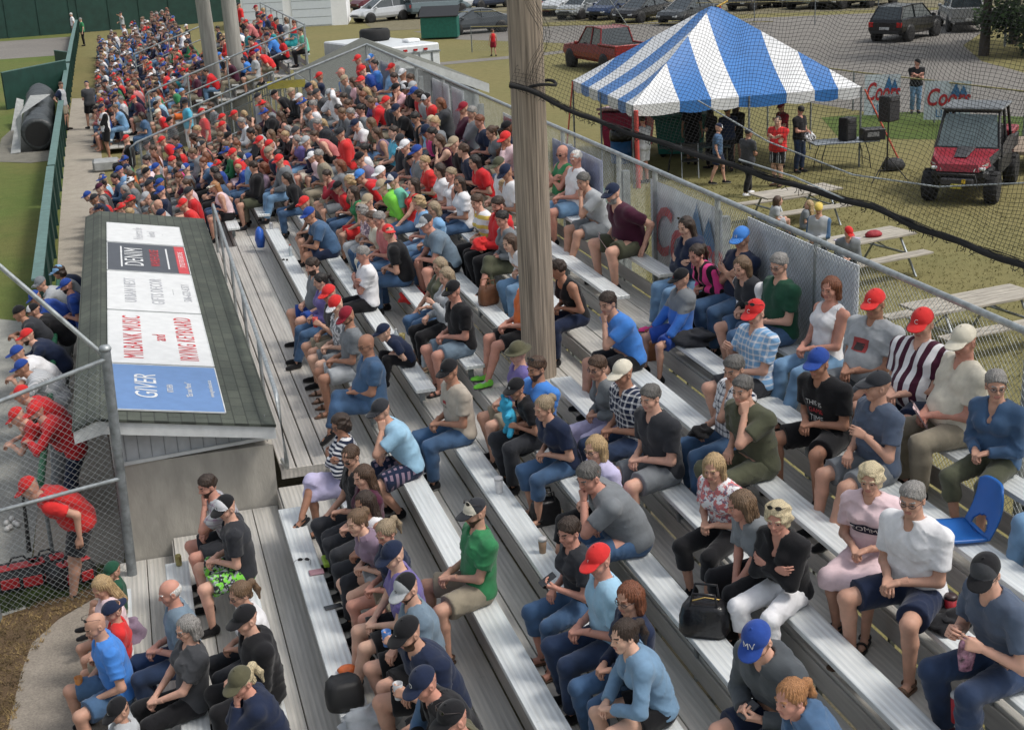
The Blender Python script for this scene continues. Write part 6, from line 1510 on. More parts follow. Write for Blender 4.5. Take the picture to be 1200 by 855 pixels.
# ------------------------------------------------------------------ striped tent
TB, TW = mat('tent blue vinyl', (.035, .16, .44), .38, var=.08, nscale=1.5, bmp=.15, bscale=3, bdist=.05), mat('tent white vinyl', (.66, .67, .68), .38, var=.05, nscale=1.5, bmp=.15, bscale=3, bdist=.05)
tent = empty('striped_tent', (15.75, 36.2, 0)); tag(tent, 'blue and white striped party tent beyond the bleacher fence', 'tent')
def tent_roof():
    A, B_, C_, D_ = Vector((12.75, 39.4, 2.12)), Vector((12.35, 33.3, 2.12)), Vector((18.7, 33.1, 2.12)), Vector((19.0, 39.3, 2.12)); ap = Vector((15.9, 36.35, 4.25)); O = Vector((15.75, 36.2, 0))
    mb = MB(); cor = [A, B_, C_, D_]
    wd = {0: [(.0, .16, 1), (.16, .3, 0), (.3, .45, 1), (.45, .62, 0), (.62, .78, 1), (.78, .9, 0), (.9, 1, 1)], 1: [(0, .2, 1), (.2, .335, 0), (.335, .455, 1), (.455, .665, 0), (.665, .79, 1), (.79, .895, 0), (.895, 1., 1)]}
    for k in range(4):
        P, Q = cor[k], cor[(k+1) % 4]; mid = (P+Q)/2
        def at(s, t): # s along the eave, t up (0..1), slight sag
            h = min(s, 1-s)*2*1.; e_ = P+(Q-P)*s; p = e_+(ap-(P+Q)/2)*t; p.z -= .16*math.sin(PI*min(1, t/max(.05, h)))*h; return p-O
        for s0, s1, c in wd[k % 2]:
            n = 6; m = TW if c else TB; rows = []
            for i in range(n+1):
                s = s0+(s1-s0)*i/n; h = min(s, 1-s)*2; rows.append([at(s, h*j/8) for j in range(9)])
            vs = [p for r_ in rows for p in r_]; mb.add(vs, [(i*9+j, (i+1)*9+j, (i+1)*9+j+1, i*9+j+1) for i in range(n) for j in range(8)], m, True)
            # scalloped valance
            vv = []
            for i in range(n+1):
                s = s0+(s1-s0)*i/n; e_ = P+(Q-P)*s-O; vv += [e_, e_+Vector((0, 0, -.26-.05*math.sin(PI*i/n)))]
            mb.add(vv, [(2*i, 2*i+1, 2*i+3, 2*i+2) for i in range(n)], m, True)
    mb.obj('canopy', tent)
    mb = MB(); mb.tube([ap-O+Vector((0, 0, .03)), ap-O+Vector((0, 0, -.5))], .03, M_GALV, 8); 
    for c in cor: mb.tube([c-O+Vector((0, 0, -.06)), ap-O+Vector((0, 0, -.14))], .02, M_GALV, 6)
    mb.obj('frame', tent)
    for c in cor+[(A+B_)/2, (C_+B_)/2, (C_+D_)/2]:
        mb = MB(); mb.tube([c-O, Vector((c.x-O.x, c.y-O.y, 0))], .028, M_GALVD, 8); mb.obj('pole', tent)
tent_roof()
def line_thing(name, label, cat, pts, r, m):
    o0 = Vector(pts[0]); mb = MB(); mb.tube([Vector(p)-o0 for p in pts], r, m, 6); o = mb.obj(name); o.location = o0; return tag(o, label, cat)
mo = mat('orange strap', (.5, .09, .05), .7)
line_thing('guy_strap', 'orange guy strap slanting down from the left corner of the tent', 'strap', [(12.75, 39.4, 2.1), (12.2, 38.6, 0)], .025, mo)
line_thing('tent_post', 'red post at the near corner of the tent', 'post', [(12.4, 33.2, 2.0), (12.45, 33.25, 0)], .06, mat('red post', (.5, .07, .06), .6))
line_thing('guy_strap', 'orange guy strap slanting down from the right corner of the tent', 'strap', [(18.8, 33.1, 2.05), (19.6, 32.4, .0)], .025, mo)
# bins and tables under the tent
MP, MPL, MT, MBL, MBK = mat('pink plastic', (.42, .03, .09), .5), mat('pale pink lid', (.55, .33, .36), .5), mat('teal plastic', (.012, .14, .12), .5), mat('blue plastic', (.015, .1, .28), .5), mat('black plastic', (.015, .015, .016), .5)
def skip_bin(x, y, rz, m, ml, label, lid_open):
    e = empty('wheeled_bin', (x, y, 0), rz); tag(e, label, 'bin'); Wb, Db, Hb = 1.45, 1.0, 1.15
    mb = MB(); mb.add([(-Wb*.43, -Db*.42, .1), (Wb*.43, -Db*.42, .1), (Wb*.43, Db*.42, .1), (-Wb*.43, Db*.42, .1), (-Wb/2, -Db/2, Hb), (Wb/2, -Db/2, Hb), (Wb/2, Db/2, Hb), (-Wb/2, Db/2, Hb)], [(0, 3, 2, 1), (0, 1, 5, 4), (1, 2, 6, 5), (2, 3, 7, 6), (3, 0, 4, 7)], m)
    mb.box((-Wb/2-.04, -Db/2-.04, Hb-.05), (Wb/2+.04, Db/2+.04, Hb), m, bev=.01); mb.obj('body', e)
    mb = MB(); mb.box((-Wb/2-.1, -Db/2-.12, Hb+.02), (Wb/2+.1, Db/2+.05, Hb+.09), ml, Matrix.Rotation(R(-5 if lid_open else 0), 4, 'X'), bev=.02); mb.obj('lid', e)
    for sx in (-1, 1):
        for sy in (-1, 1): mb = MB(); mb.lathe([(.08, -.025), (.09, 0), (.08, .025)], MBK, 12, Matrix.Translation((sx*.5, sy*.35, .09)) @ Matrix.Rotation(PI/2, 4, 'X')); mb.obj('wheel', e)
skip_bin(14.3, 39.0, R(-35), MP, MPL, 'pink bin with a pale pink lid at the left of the tent', True)
skip_bin(15.3, 37.3, R(-25), MT, mat('green lid', (.03, .17, .15), .5), 'teal green bin with food trays on top under the tent', False)
mb = MB(); mb.lathe([(.27, 0), (.29, .05), (.3, .3), (.31, .32), (.3, .34), (.3, .6), (.31, .62), (.3, .64), (.29, .88)], MBL, 20); e = mb.obj('barrel'); e.location = (13.35, 37.0, 0); tag(e, 'blue plastic barrel with a black rubbish bag, in front of the pink bin', 'barrel')
mb = MB(); mb.lathe([(.3, .6), (.33, .72), (.315, .9), (.29, .93), (.22, .86), (.0, .82)], mat('bin bag', (.01, .01, .01), .3, bmp=.8, bscale=14, bdist=.03), 20); mb.obj('bin_bag', e)
mb = MB(); mb.lathe([(.25, 0), (.27, .06), (.3, .8), (.32, .86), (.3, .9)], mat('green bin', (.02, .1, .06), .5), 20); e = mb.obj('litter_bin'); e.location = (9.9, 29.2, 0); tag(e, 'dark green round bin just behind the bleacher fence', 'bin')
def folding_table(x, y, rz, wx, wy, m, label, h=.74):
    e = empty('folding_table', (x, y, 0), rz); tag(e, label, 'table')
    mb = MB(); mb.box((-wx/2, -wy/2, h-.04), (wx/2, wy/2, h), m, bev=.01); mb.obj('table_top', e)
    for s in (-1, 1): mb = MB(); mb.tube([(s*wx*.38, -wy*.4, 0), (s*wx*.36, -wy*.35, .35), (s*wx*.3, -wy*.3, h-.05)], .014, MBK, 6); mb.tube([(s*wx*.38, wy*.4, 0), (s*wx*.36, wy*.35, .35), (s*wx*.3, wy*.3, h-.05)], .014, MBK, 6); mb.tube([(s*wx*.37, -wy*.38, .2), (s*wx*.37, wy*.38, .2)], .011, MBK, 6); mb.obj('leg_frame', e)
    return e
folding_table(14.6, 34.6, R(-25), 1.9, .75, mat('dark table top', (.03, .05, .055), .4), 'black folding table under the near side of the tent')
folding_table(18.25, 33.2, R(-8), 1.8, .75, mat('grey table top', (.2, .23, .27), .4), 'grey folding table carrying the speaker and mixer')
e = empty('folding_chair', (14.2, 34.0, 0), R(-20)); tag(e, 'black folding chair under the near side of the tent', 'chair')
mb = MB(); mb.box((-.22, -.2, .43), (.22, .2, .46), MBK, bev=.01); mb.obj('seat', e); mb = MB(); mb.box((-.22, .2, .65), (.22, .22, .85), MBK, bev=.008); mb.obj('backrest', e)
for s in (-1, 1): mb = MB(); mb.tube([(s*.22, -.25, 0), (s*.22, .23, .85)], .012, M_GALV, 6); mb.tube([(s*.2, .25, 0), (s*.2, -.18, .44)], .012, M_GALV, 6); mb.obj('leg_frame', e)
for i, (dx, dy, m, lb) in enumerate([(-.4, 0, (.6, .55, .1), 'yellow'), (0, .1, (.1, .45, .2), 'green'), (.4, -.05, (.5, .6, .6), 'white')]):
    mb = MB(); mb.box((-.16, -.12, 0), (.16, .12, .07), mat('tray '+lb, m, .5), bev=.02); o = mb.obj('food_tray'); o.location = (15.3+dx, 37.3+dy-.4*dx, 1.26); tag(o, lb+' food tray on the green bin under the tent', 'tray')
def speaker_box(loc, rz, wx, h, label):
    e = empty('loudspeaker', loc, rz); tag(e, label, 'speaker'); mb = MB(); mb.box((-wx/2, -.16, 0), (wx/2, .16, h), MBK, bev=.02); mb.obj('cabinet', e)
    mb = MB(); mb.box((-wx/2+.02, -.172, .03), (wx/2-.02, -.165, h-.16), mat('speaker grille', (.025, .025, .027), .6, bmp=.5, bscale=200)); mb.obj('grille', e)
    mb = MB(); mb.box((-wx/2+.06, -.175, h-.13), (wx/2-.06, -.162, h-.04), mat('speaker horn', (.05, .05, .055), .4), bev=.004); mb.obj('horn', e); return e
speaker_box((18.35, 33.15, .745), R(20), .38, .6, 'black loudspeaker standing on the grey folding table')
e = speaker_box((18.3, 31.0, 1.52), R(25), .46, .64, 'black loudspeaker on a tripod left of the utility vehicle')
e = empty('speaker_stand', (18.3, 31.0, 0)); tag(e, 'black tripod stand under the loudspeaker, left of the utility vehicle', 'stand')
mb = MB(); mb.tube([(0, 0, .25), (0, 0, 1.52)], .02, MBK, 8); mb.obj('pole', e)
for k in range(3): a = R(200+120*k); mb = MB(); mb.tube([(.02*math.cos(a), .02*math.sin(a), .62), (.55*math.cos(a), .55*math.sin(a), .02)], .014, MBK, 6); mb.tube([(0, 0, .28), (.28*math.cos(a), .28*math.sin(a), .32)], .01, MBK, 6); mb.obj('leg', e)
e = empty('sound_mixer', (18.95, 32.9, .745), R(-10)); tag(e, 'black sound mixer case on the right end of the grey folding table', 'mixer'); mb = MB(); mb.box((-.3, -.2, 0), (.3, .2, .3), MBK, bev=.02); mb.obj('case', e); mb = MB(); mb.box((-.2, -.21, .1), (.12, -.203, .22), mat('mixer panel', (.2, .2, .2))); mb.obj('panel', e)
mb = MB(); mb.lathe([(.0, 0), (.22, .02), (.27, .12), (.2, .27), (.08, .33), (0, .3)], mat('equipment bag', (.02, .02, .022), .7, bmp=.6, bscale=9, bdist=.04), 14, Matrix.Diagonal((1.3, .8, 1, 1))); o = mb.obj('equipment_bag'); o.location = (19.2, 32.2, 0); tag(o, 'black equipment bag on the grass under the mixer', 'bag')
# ------------------------------------------------------------------ vehicles
GL = mat('car glass', (.03, .04, .045), .08, spec=.8); TY = mat('tyre', (.015, .015, .016), .85); RM = mat('wheel rim', (.35, .36, .38), .3, .7); RL = mat('tail light', (.4, .01, .01), .25); HL = mat('headlight', (.6, .62, .62), .15); PT = mat('black trim', (.015, .015, .015), .6); PLT = mat('licence plate', (.5, .5, .5), .5)
def paint(nm, c): return mat('paint '+nm, c, .28, .2, var=.04, spec=.6)
def car(x, y, rz, kind, pm, label, group=None, name=None):
    """lofted body: stations along the length with sill, belt and roof heights and half widths; +x is the front"""
    nm = name or {'sedan': 'parked_car', 'suv': 'parked_suv', 'hatch': 'parked_car', 'pickup': 'pickup_truck', 'van': 'van'}[kind]
    e = empty(nm, (x, y, 0), rz); tag(e, label, {'pickup': 'pickup truck', 'suv': 'suv', 'van': 'van'}.get(kind, 'car'), group)
    S = dict(sedan=(4.7, .9, [(-2.35,.45,.8,.82),(-2.2,.35,.98,.84),(-1.5,.3,1.02,.9),(-.95,.28,.98,.9),(.6,.28,.94,.9),(1.25,.28,.92,.9),(2.05,.32,.8,.86),(2.33,.42,.62,.74)], (-1.7,-.85,.3,1.35,1.44)),
             hatch=(4.3, .9, [(-2.1,.45,.85,.8),(-2.0,.35,1.0,.84),(-1.4,.3,1.03,.9),(0,.28,.98,.9),(1.05,.28,.95,.9),(1.85,.32,.82,.85),(2.12,.42,.62,.72)], (-2.0,-1.45,.25,1.2,1.5)),
             suv=(4.7, .94, [(-2.3,.5,.95,.86),(-2.2,.4,1.1,.9),(-1.5,.36,1.13,.94),(0,.34,1.1,.94),(1.1,.34,1.08,.94),(1.95,.38,.98,.9),(2.3,.5,.75,.78)], (-2.2,-1.75,.35,1.15,1.72)),
             van=(5.2, .96, [(-2.55,.5,1.0,.9),(-2.5,.4,1.15,.95),(-1.5,.36,1.15,.96),(0,.34,1.1,.96),(1.5,.34,1.05,.96),(2.2,.38,.9,.92),(2.55,.5,.7,.8)], (-2.5,-2.3,1.0,1.9,1.95)),
             pickup=(5.7, .98, [(-2.8,.55,1.1,.94),(-2.7,.5,1.15,.96),(-1.2,.42,1.15,.98),(-.95,.42,1.16,.98),(.95,.42,1.12,.98),(1.8,.42,1.1,.97),(2.6,.5,1.0,.92),(2.8,.6,.8,.84)], (-1.15,-.95,.55,1.15,1.88)))[kind]
    Ln, hw, st, (g0, g1, g2, g3, rf) = S
    mb = MB(); vs = []; fs = []; pr = 8
    for (sx, zl, zb, hwid) in st:
        prof = [(-hwid*.9, zl), (-hwid, zl+.15), (-hwid*1.0, (zl+zb)/2), (-hwid*.95, zb-.04), (-hwid*.86, zb), (hwid*.86, zb), (hwid*.95, zb-.04), (hwid*1.0, (zl+zb)/2), (hwid, zl+.15), (hwid*.9, zl)]
        vs += [(sx, a, b) for a, b in prof]
    n = 10
    for i in range(len(st)-1):
        for k in range(n-1): fs.append((i*n+k, i*n+k+1, (i+1)*n+k+1, (i+1)*n+k))
        fs.append((i*n+n-1, i*n, (i+1)*n, (i+1)*n+n-1))
    fs += [tuple(range(n))[::-1], tuple(range((len(st)-1)*n, len(st)*n))]
    mb.add(vs, [f[::-1] for f in fs], pm, False)
    zb = lambda X: np.interp(X, [s_[0] for s_ in st], [s_[2] for s_ in st])
    ga = [(g0, zb(g0)-.01), (g1, rf-.05), ((g1+g2)/2, rf), (g2, rf-.03), (g3, zb(g3)-.01)]
    vb = hw*.84; vt = hw*.68
    def W(z, zz): return vb+(vt-vb)*max(0, min(1, (z-zz)/(rf-zz)))
    # pillars and roof
    for k in range(1, 3):
        a, b = ga[k], ga[k+1]; wa, wb = vt, vt
        mb.add([(a[0], -wa, a[1]), (b[0], -wb, b[1]), (b[0], wb, b[1]), (a[0], wa, a[1])], [(0, 1, 2, 3)], pm)
    if kind == 'suv': pass
    mg = MB()
    mg.add([(ga[0][0], -vb, ga[0][1]), (ga[1][0], -vt, ga[1][1]), (ga[1][0], vt, ga[1][1]), (ga[0][0], vb, ga[0][1])], [(0, 1, 2, 3)], GL)
    mg.add([(ga[3][0], -vt, ga[3][1]), (ga[4][0], -vb, ga[4][1]), (ga[4][0], vb, ga[4][1]), (ga[3][0], vt, ga[3][1])], [(0, 1, 2, 3)], GL)
    for s in (-1, 1):
        pts = [(p[0], s*(vb if i in (0, 4) else vt), p[1]) for i, p in enumerate(ga)]
        mg.add(pts, [tuple(range(5))], GL)
        for X in ([g1+(g2-g1)*.45+.1] if kind != 'van' else []):
            mb.tube([(X, s*(vb+.008), zb(X)), (X, s*(vt+.008), rf-.02)], .035, pm, 6)
        for i in (0, 3): mb.tube([(ga[i][0], s*(vb if i in (0, 4) else vt), ga[i][1]), (ga[i+1][0], s*(vb if i+1 in (0, 4) else vt), ga[i+1][1])], .04, pm, 6)
        mb.tube([(ga[1][0], s*vt, ga[1][1]), (ga[2][0], s*vt, ga[2][1]), (ga[3][0], s*vt, ga[3][1])], .035, pm, 6)
    mb.obj('body', e); mg.obj('windows', e)
    if kind == 'pickup':
        m2 = MB(); m2.box((-2.68, -.8, 1.155), (-1.2, .8, 1.165), mat('truck bed', (.02, .02, .02), .8)); m2.box((-2.75, -.97, 1.14), (-1.1, -.8, 1.24), pm, bev=.03); m2.box((-2.75, .8, 1.14), (-1.1, .97, 1.24), pm, bev=.03); m2.box((-2.83, -.95, .75), (-2.74, .95, 1.24), pm, bev=.02); m2.obj('cargo_bed', e)
    x0, x1 = st[0][0], st[-1][0]
    for s in (-1, 1):
        m2 = MB(); m2.box((x0-.015, s*.74-.13, st[0][2]-.22), (x0+.12, s*.74+.13, st[0][2]+.02), RL, bev=.02); m2.obj('tail_light', e)
        m2 = MB(); m2.box((x1-.14, s*.58-.16, st[-1][2]-.14), (x1+.012, s*.58+.16, st[-1][2]-.01), HL, bev=.03); m2.obj('headlight', e)
        m2 = MB(); m2.box((g3-.35, s*(hw+.08)-.09, zb(g3)-.02), (g3-.2, s*(hw+.08)+.09, zb(g3)+.13), pm, bev=.03); m2.obj('wing_mirror', e)
        for X in (-Ln*.3, Ln*.31):
            r_ = .33 if kind in ('sedan', 'hatch') else .39; Mx = Matrix.Translation((X, s*(hw-.1), r_)) @ Matrix.Rotation(PI/2, 4, 'X')
            m2 = MB(); m2.lathe([(r_*.6, -.12), (r_*.95, -.12), (r_, -.07), (r_, .07), (r_*.95, .12), (r_*.6, .12)], TY, 20, Mx); wv = m2.obj('wheel', e)
            m2 = MB(); m2.lathe([(0, -.118), (r_*.6, -.112), (r_*.62, 0), (r_*.6, .112), (0, .118)], RM, 10, Mx, False); m2.obj('rim', wv)
            m2 = MB(); m2.lathe([(r_+.07, -.115), (r_+.07, .115)], PT, 20, Mx); m2.obj('wheel_arch', e)
    m2 = MB(); m2.box((x0-.03, -.75, .42), (x0+.05, .75, .56), PT, bev=.02); m2.obj('bumper', e); m2 = MB(); m2.box((x1-.12, -.6, .42), (x1+.01, .6, .56), PT, bev=.02); m2.obj('bumper', e)
    m2 = MB(); m2.box((x0-.04, -.26, .62), (x0-.015, .26, .75), PLT); m2.obj('licence_plate', e)
    return e
GC = 'cars parked in the car park'
def pc(px, py, rz, kind, pm, label):
    q = on_z(px, py, .5); return car(q[0], q[1], R(rz), kind, pm, label, GC)
pc(710, 67, 97, 'pickup', paint('dark red', (.22, .015, .015)), 'dark red pickup truck parked on the grass beyond the tent')['group'] = 'pickup trucks'
pc(806, 17, 214, 'sedan', paint('charcoal', (.04, .045, .05)), 'dark grey sedan, nearest of the row just beyond the tent peak')
pc(754, 15, 214, 'sedan', paint('black', (.015, .015, .017)), 'black sedan second from the right in the row beyond the pickup')
pc(722, 12, 214, 'sedan', paint('dark blue', (.02, .04, .1)), 'dark blue sedan third in the row beyond the pickup')
pc(700, 9, 214, 'suv', paint('black two', (.014, .014, .016)), 'black suv with round tail light in the row beyond the pickup')
pc(684, 12, 214, 'hatch', paint('silver', (.33, .35, .36)), 'silver car beside the white one in the row beyond the pickup')
pc(668, 8, 214, 'suv', paint('white', (.6, .62, .64)), 'white car between the red and the silver cars')
pc(653, 8, 214, 'hatch', paint('bright red', (.45, .02, .02)), 'bright red car peeping out beside the white one')
pc(640, 6, 214, 'suv', paint('blue grey', (.06, .07, .09)), 'blue grey car at the left end of the row, beside the wooden pole')
q = on_z(556, 25, .7); car(q[0], q[1], R(185), 'sedan', paint('steel', (.07, .08, .09)), 'dark grey sedan parked behind the wire fence left of the wooden pole', GC)
q = on_z(510, 8, .7); car(q[0], q[1], R(20), 'van', paint('bus blue', (.12, .16, .18)), 'blue grey van with wide windows behind the dumpster', GC)
for px, py, k, c, lb in ((540, 2, 'suv', (.55, .57, .6), 'white suv at the top edge, right of the van'), (570, -1, 'sedan', (.02, .03, .06), 'navy car at the top edge beside the wooden pole'), (446, 13, 'hatch', (.5, .52, .55), 'white car half hidden behind the white garage'), (445, 3, 'suv', (.12, .02, .03), 'dark red car behind the white garage'), (885, -2, 'sedan', (.03, .03, .03), 'black car at the top edge above the tent'),
                         (925, -6, 'sedan', (.4, .42, .44), 'silver car at the top edge right of the tent peak'), (955, -4, 'suv', (.3, .34, .3), 'pale green car at the top edge'), (988, -4, 'hatch', (.02, .02, .025), 'small black car at the top edge'), (1020, -6, 'suv', (.06, .1, .13), 'teal grey suv at the top edge behind the black suv')):
    q = on_z(px, py, .7); car(q[0], q[1], R(210 if px > 500 else 200), k, paint(lb, c), lb, GC)
q = on_z(1062, 26, .8); car(q[0], q[1], R(33), 'suv', paint('suv black', (.012, .012, .014)), 'black suv driving away on the gravel road')['group'] = 'suvs on the road'
q = on_z(1128, 15, .8); car(q[0], q[1], R(65), 'pickup', paint('silver truck', (.3, .31, .32)), 'silver pickup truck under the trees at the top right')['group'] = 'pickup trucks'
# side by side utility vehicle
def utility_vehicle():
    e = empty('utility_vehicle', (19.35, 28.9, 0), R(226)); e.scale = (1.04, 1.04, 1.04); tag(e, 'red and black side by side utility vehicle parked right of the speaker', 'utility vehicle')
    # local: +x front, 1.6 wide, 3.6 long
    RD = mat('gloss red panels', (.26, .01, .022), .3, spec=.6); BK = mat('matt black panels', (.02, .02, .022), .55); WS = mat('pale windshield', (.12, .16, .165), .12, spec=.7); GR_ = mat('gunmetal', (.05, .05, .055), .5)
    mb = MB(); mb.box((-1.75, -.62, .42), (1.45, .62, .75), BK, bev=.06); mb.box((-.9, -.74, .5), (.55, .74, .95), BK, bev=.06); mb.box((-1.85, -.72, .8), (-.95, .72, 1.15), BK, bev=.04); mb.obj('body', e)
    mb = MB(); mb.add([(.62, -.72, 1.14), (1.35, -.6, 1.04), (1.62, -.42, .92), (1.62, .42, .92), (1.35, .6, 1.04), (.62, .72, 1.14), (.62, -.74, .98), (1.35, -.66, .86), (1.66, -.45, .76), (1.66, .45, .76), (1.35, .66, .86), (.62, .74, .98)],
        [(0, 1, 4, 5), (1, 2, 3, 4), (1, 7, 8, 2), (2, 8, 9, 3), (3, 9, 10, 4)], RD)
    mb.add([(.62, -.72, 1.14), (1.35, -.6, 1.04), (.62, -.74, .98), (1.35, -.66, .86), (.62, .72, 1.14), (1.35, .6, 1.04), (.62, .74, .98), (1.35, .66, .86)], [(0, 2, 3, 1), (4, 5, 7, 6)], BK)
    mb.add([(.7, -.2, 1.15), (1.4, -.14, 1.045), (1.4, .14, 1.045), (.7, .2, 1.15), (.72, -.16, 1.17), (1.36, -.1, 1.07), (1.36, .1, 1.07), (.72, .16, 1.17)], [(4, 5, 6, 7), (0, 1, 5, 4), (1, 2, 6, 5), (2, 3, 7, 6)], GR_); mb.obj('hood', e)
    mb = MB(); mb.box((1.35, -.58, .6), (1.6, .58, .77), BK, bev=.04); mb.box((1.55, -.36, .45), (1.72, .36, .62), GR_, bev=.03); mb.tube([(1.7, -.45, .42), (1.76, -.4, .72), (1.76, .4, .72), (1.7, .45, .42)], .022, BK, 8); mb.obj('front_bumper', e)
    mb = MB(); mb.box((1.7, -.12, .4), (1.78, .12, .5), mat('winch', (.4, .35, .05), .5), bev=.01); mb.box((1.75, .12, .52), (1.79, .2, .62), mat('tow hook', (.6, .4, .03), .5), bev=.01); mb.obj('winch', e)
    for s in (-1, 1):
        mb = MB(); mb.add([(1.42, s*.6, .86), (1.665, s*.35, .77), (1.672, s*.35, .83), (1.44, s*.62, .95)], [(0, 1, 2, 3)], HL); mb.box((1.52, s*.5-.08, .79), (1.63, s*.5+.08, .86), HL, bev=.02); mb.obj('headlight', e)
    mb = MB(); tb = lambda *p: mb.tube(p, .035, BK, 8)
    for s in (-1, 1): tb((.68, s*.7, 1.1), (.3, s*.6, 1.9), (-.7, s*.6, 1.93), (-.95, s*.68, 1.1)); tb((-.1, s*.62, 1.9), (-.15, s*.72, .9))
    tb((.3, -.6, 1.9), (.3, .6, 1.9)); tb((-.7, -.6, 1.92), (-.7, .6, 1.92)); tb((.68, -.7, 1.12), (.68, .7, 1.12)); mb.obj('roll_cage', e)
    mb = MB(); mb.add([(.7, -.66, 1.16), (.36, -.56, 1.84), (.36, .56, 1.84), (.7, .66, 1.16)], [(0, 1, 2, 3)], WS); mb.obj('windshield', e)
    mb = MB(); mb.box((-.85, -.68, 1.93), (.42, .68, 2.0), mat('roof panel', (.12, .13, .14), .4), bev=.03); mb.obj('roof', e)
    mb = MB(); mb.box((-.6, -.55, .9), (-.1, .55, 1.05), BK, bev=.04); mb.box((-.72, -.55, 1.0), (-.6, .55, 1.5), BK, bev=.04); mb.obj('seat', e)
    mb = MB(); mb.add([(-.9, .745, .9), (.5, .745, .9), (.5, .745, 1.2), (-.1, .745, 1.3), (-.9, .745, 1.25)], [(0, 1, 2, 3, 4)], GR_); mb.add([(-.9, -.745, .9), (.5, -.745, .9), (.5, -.745, 1.2), (-.1, -.745, 1.3), (-.9, -.745, 1.25)], [(0, 1, 2, 3, 4)], GR_); mb.obj('doors', e)
    mb = MB(); mb.box((-1.9, -.7, 1.15), (-1.0, .7, 1.3), RD, bev=.03); mb.obj('cargo_box', e)
    for X in (-1.25, 1.15):
        for s in (-1, 1):
            Mx = Matrix.Translation((X, s*.68, .36)) @ Matrix.Rotation(PI/2, 4, 'X'); m2 = MB(); m2.lathe([(.2, -.14), (.33, -.14), (.36, -.08), (.36, .08), (.33, .14), (.2, .14)], TY, 18, Mx, False)
            for k in range(18): a = 2*PI*k/18; m2.box((.345, -.03, -.12 if k % 2 else -.02), (.375, .03, .02 if k % 2 else .12), TY, Mx @ Matrix.Rotation(a, 4, 'Z'))
            wv = m2.obj('wheel', e); m2 = MB(); m2.lathe([(0, -.12), (.2, -.13), (.2, .13), (0, .12)], GR_, 8, Mx, False); m2.obj('rim', wv)
    return e
utility_vehicle()
e = empty('flat_trailer', (22.6, 30.6, 0), R(238)); tag(e, 'small trailer with a dark red side behind the utility vehicle', 'trailer')
mb = MB(); mb.box((-1.4, -.8, .5), (1.0, .8, .6), mat('trailer bed', (.25, .2, .15), .8), bev=.01); mb.box((-1.4, -.85, .5), (1., -.81, .95), mat('trailer side', (.2, .02, .03), .5)); mb.box((-1.4, .81, .5), (1., .85, .95), mat('trailer side', (.2, .02, .03), .5)); mb.obj('bed', e)
for s in (-1, 1): mb = MB(); mb.lathe([(.18, -.09), (.3, -.09), (.3, .09), (.18, .09), (0, .08)], TY, 16, Matrix.Translation((-.3, s*.95, .3)) @ Matrix.Rotation(PI/2, 4, 'X')); mb.obj('wheel', e)
# ------------------------------------------------------------------ picnic tables
def picnic_table(x, y, rz, ln, label, boards=5):
    e = empty('picnic_table', (x, y, 0), rz); tag(e, label, 'picnic table', 'picnic tables on the grass behind the fence')
    mb = MB(); bw = .14
    for k in range(boards): mb.box((-ln/2, (k-boards/2)*(bw+.012), .71), (ln/2, (k-boards/2)*(bw+.012)+bw, .75), M_CEDAR, bev=.004)
    mb.obj('table_top', e)
    for s in (-1, 1):
        mb = MB()
        for k in (0, 1): y_ = s*(.62+k*.15)-.07; mb.box((-ln/2, y_, .42), (ln/2, y_+.14, .455), M_CEDAR, bev=.004)
        mb.obj('bench', e)
        mb = MB(); X = s*ln*.34; mb.tube([(X, -.75, 0), (X, -.28, .7), (X, .28, .7), (X, .75, 0)], .025, M_GALV, 6); mb.tube([(X, -.72, .41), (X, .72, .41)], .022, M_GALV, 6); mb.tube([(X, 0, .41), (s*ln*.1, 0, .7)], .014, M_GALVD, 6); mb.obj('leg_frame', e)
    return e
picnic_table(12.55, 18.55, R(8), 2.25, 'nearest weathered picnic table behind the fence, without anyone at it')
picnic_table(13.15, 23.1, R(12), 2.1, 'middle picnic table with a red bag lying on it')
picnic_table(14.1, 27.7, R(8), 2.0, 'farthest picnic table with two small children at it')
mb = MB(); mb.lathe([(0, 0), (.12, .01), (.13, .05), (.09, .1), (.05, .12), (0, .1)], mat('red backpack', (.3, .02, .03), .7, bmp=.9, bscale=12, bdist=.03), 12, Matrix.Diagonal((1.4, .8, 1, 1))); o = mb.obj('backpack'); o.location = (13.35, 23.0, .752); tag(o, 'red and black bag lying on the middle picnic table', 'bag')
mb = MB(); mb.box((-.22, -.15, 0), (.22, .15, .012), mat('magazine', (.45, .4, .55), .4)); o = mb.obj('magazine'); o.location = (12.8, 23.0, .752); o.rotation_euler = (0, 0, .4); tag(o, 'pale magazine lying open on the middle picnic table', 'magazine')
# ------------------------------------------------------------------ boundary fence with beer banners, far fences
def rail_fence(pts, h, label, posts=2.4, link_=True):
    e = empty('wire_fence', (pts[0][0], pts[0][1], 0)); tag(e, label, 'fence', 'low wire fences around the car park'); o0 = Vector((pts[0][0], pts[0][1], 0))
    mb = MB(); mb.tube([Vector((*p, h))-o0 for p in pts], .025, mat('weathered rail', (.3, .26, .12), .7), 6); mb.obj('top_rail', e)
    for a, b in zip(pts[:-1], pts[1:]):
        L_ = math.dist(a, b); n = max(1, int(L_/posts))
        for k in range(n): t = k/n; mb = MB(); x_ = a[0]+(b[0]-a[0])*t-o0.x; y_ = a[1]+(b[1]-a[1])*t-o0.y; mb.tube([(x_, y_, 0), (x_, y_, h+.03)], .03, M_GALVD, 6); mb.obj('post', e)
        if link_: c = chain_link(a, b, (.05, .05), (h, h), None, pitch=.16, r=.0035, m=M_GALVD); c.parent = e; c.location = -o0
    return e
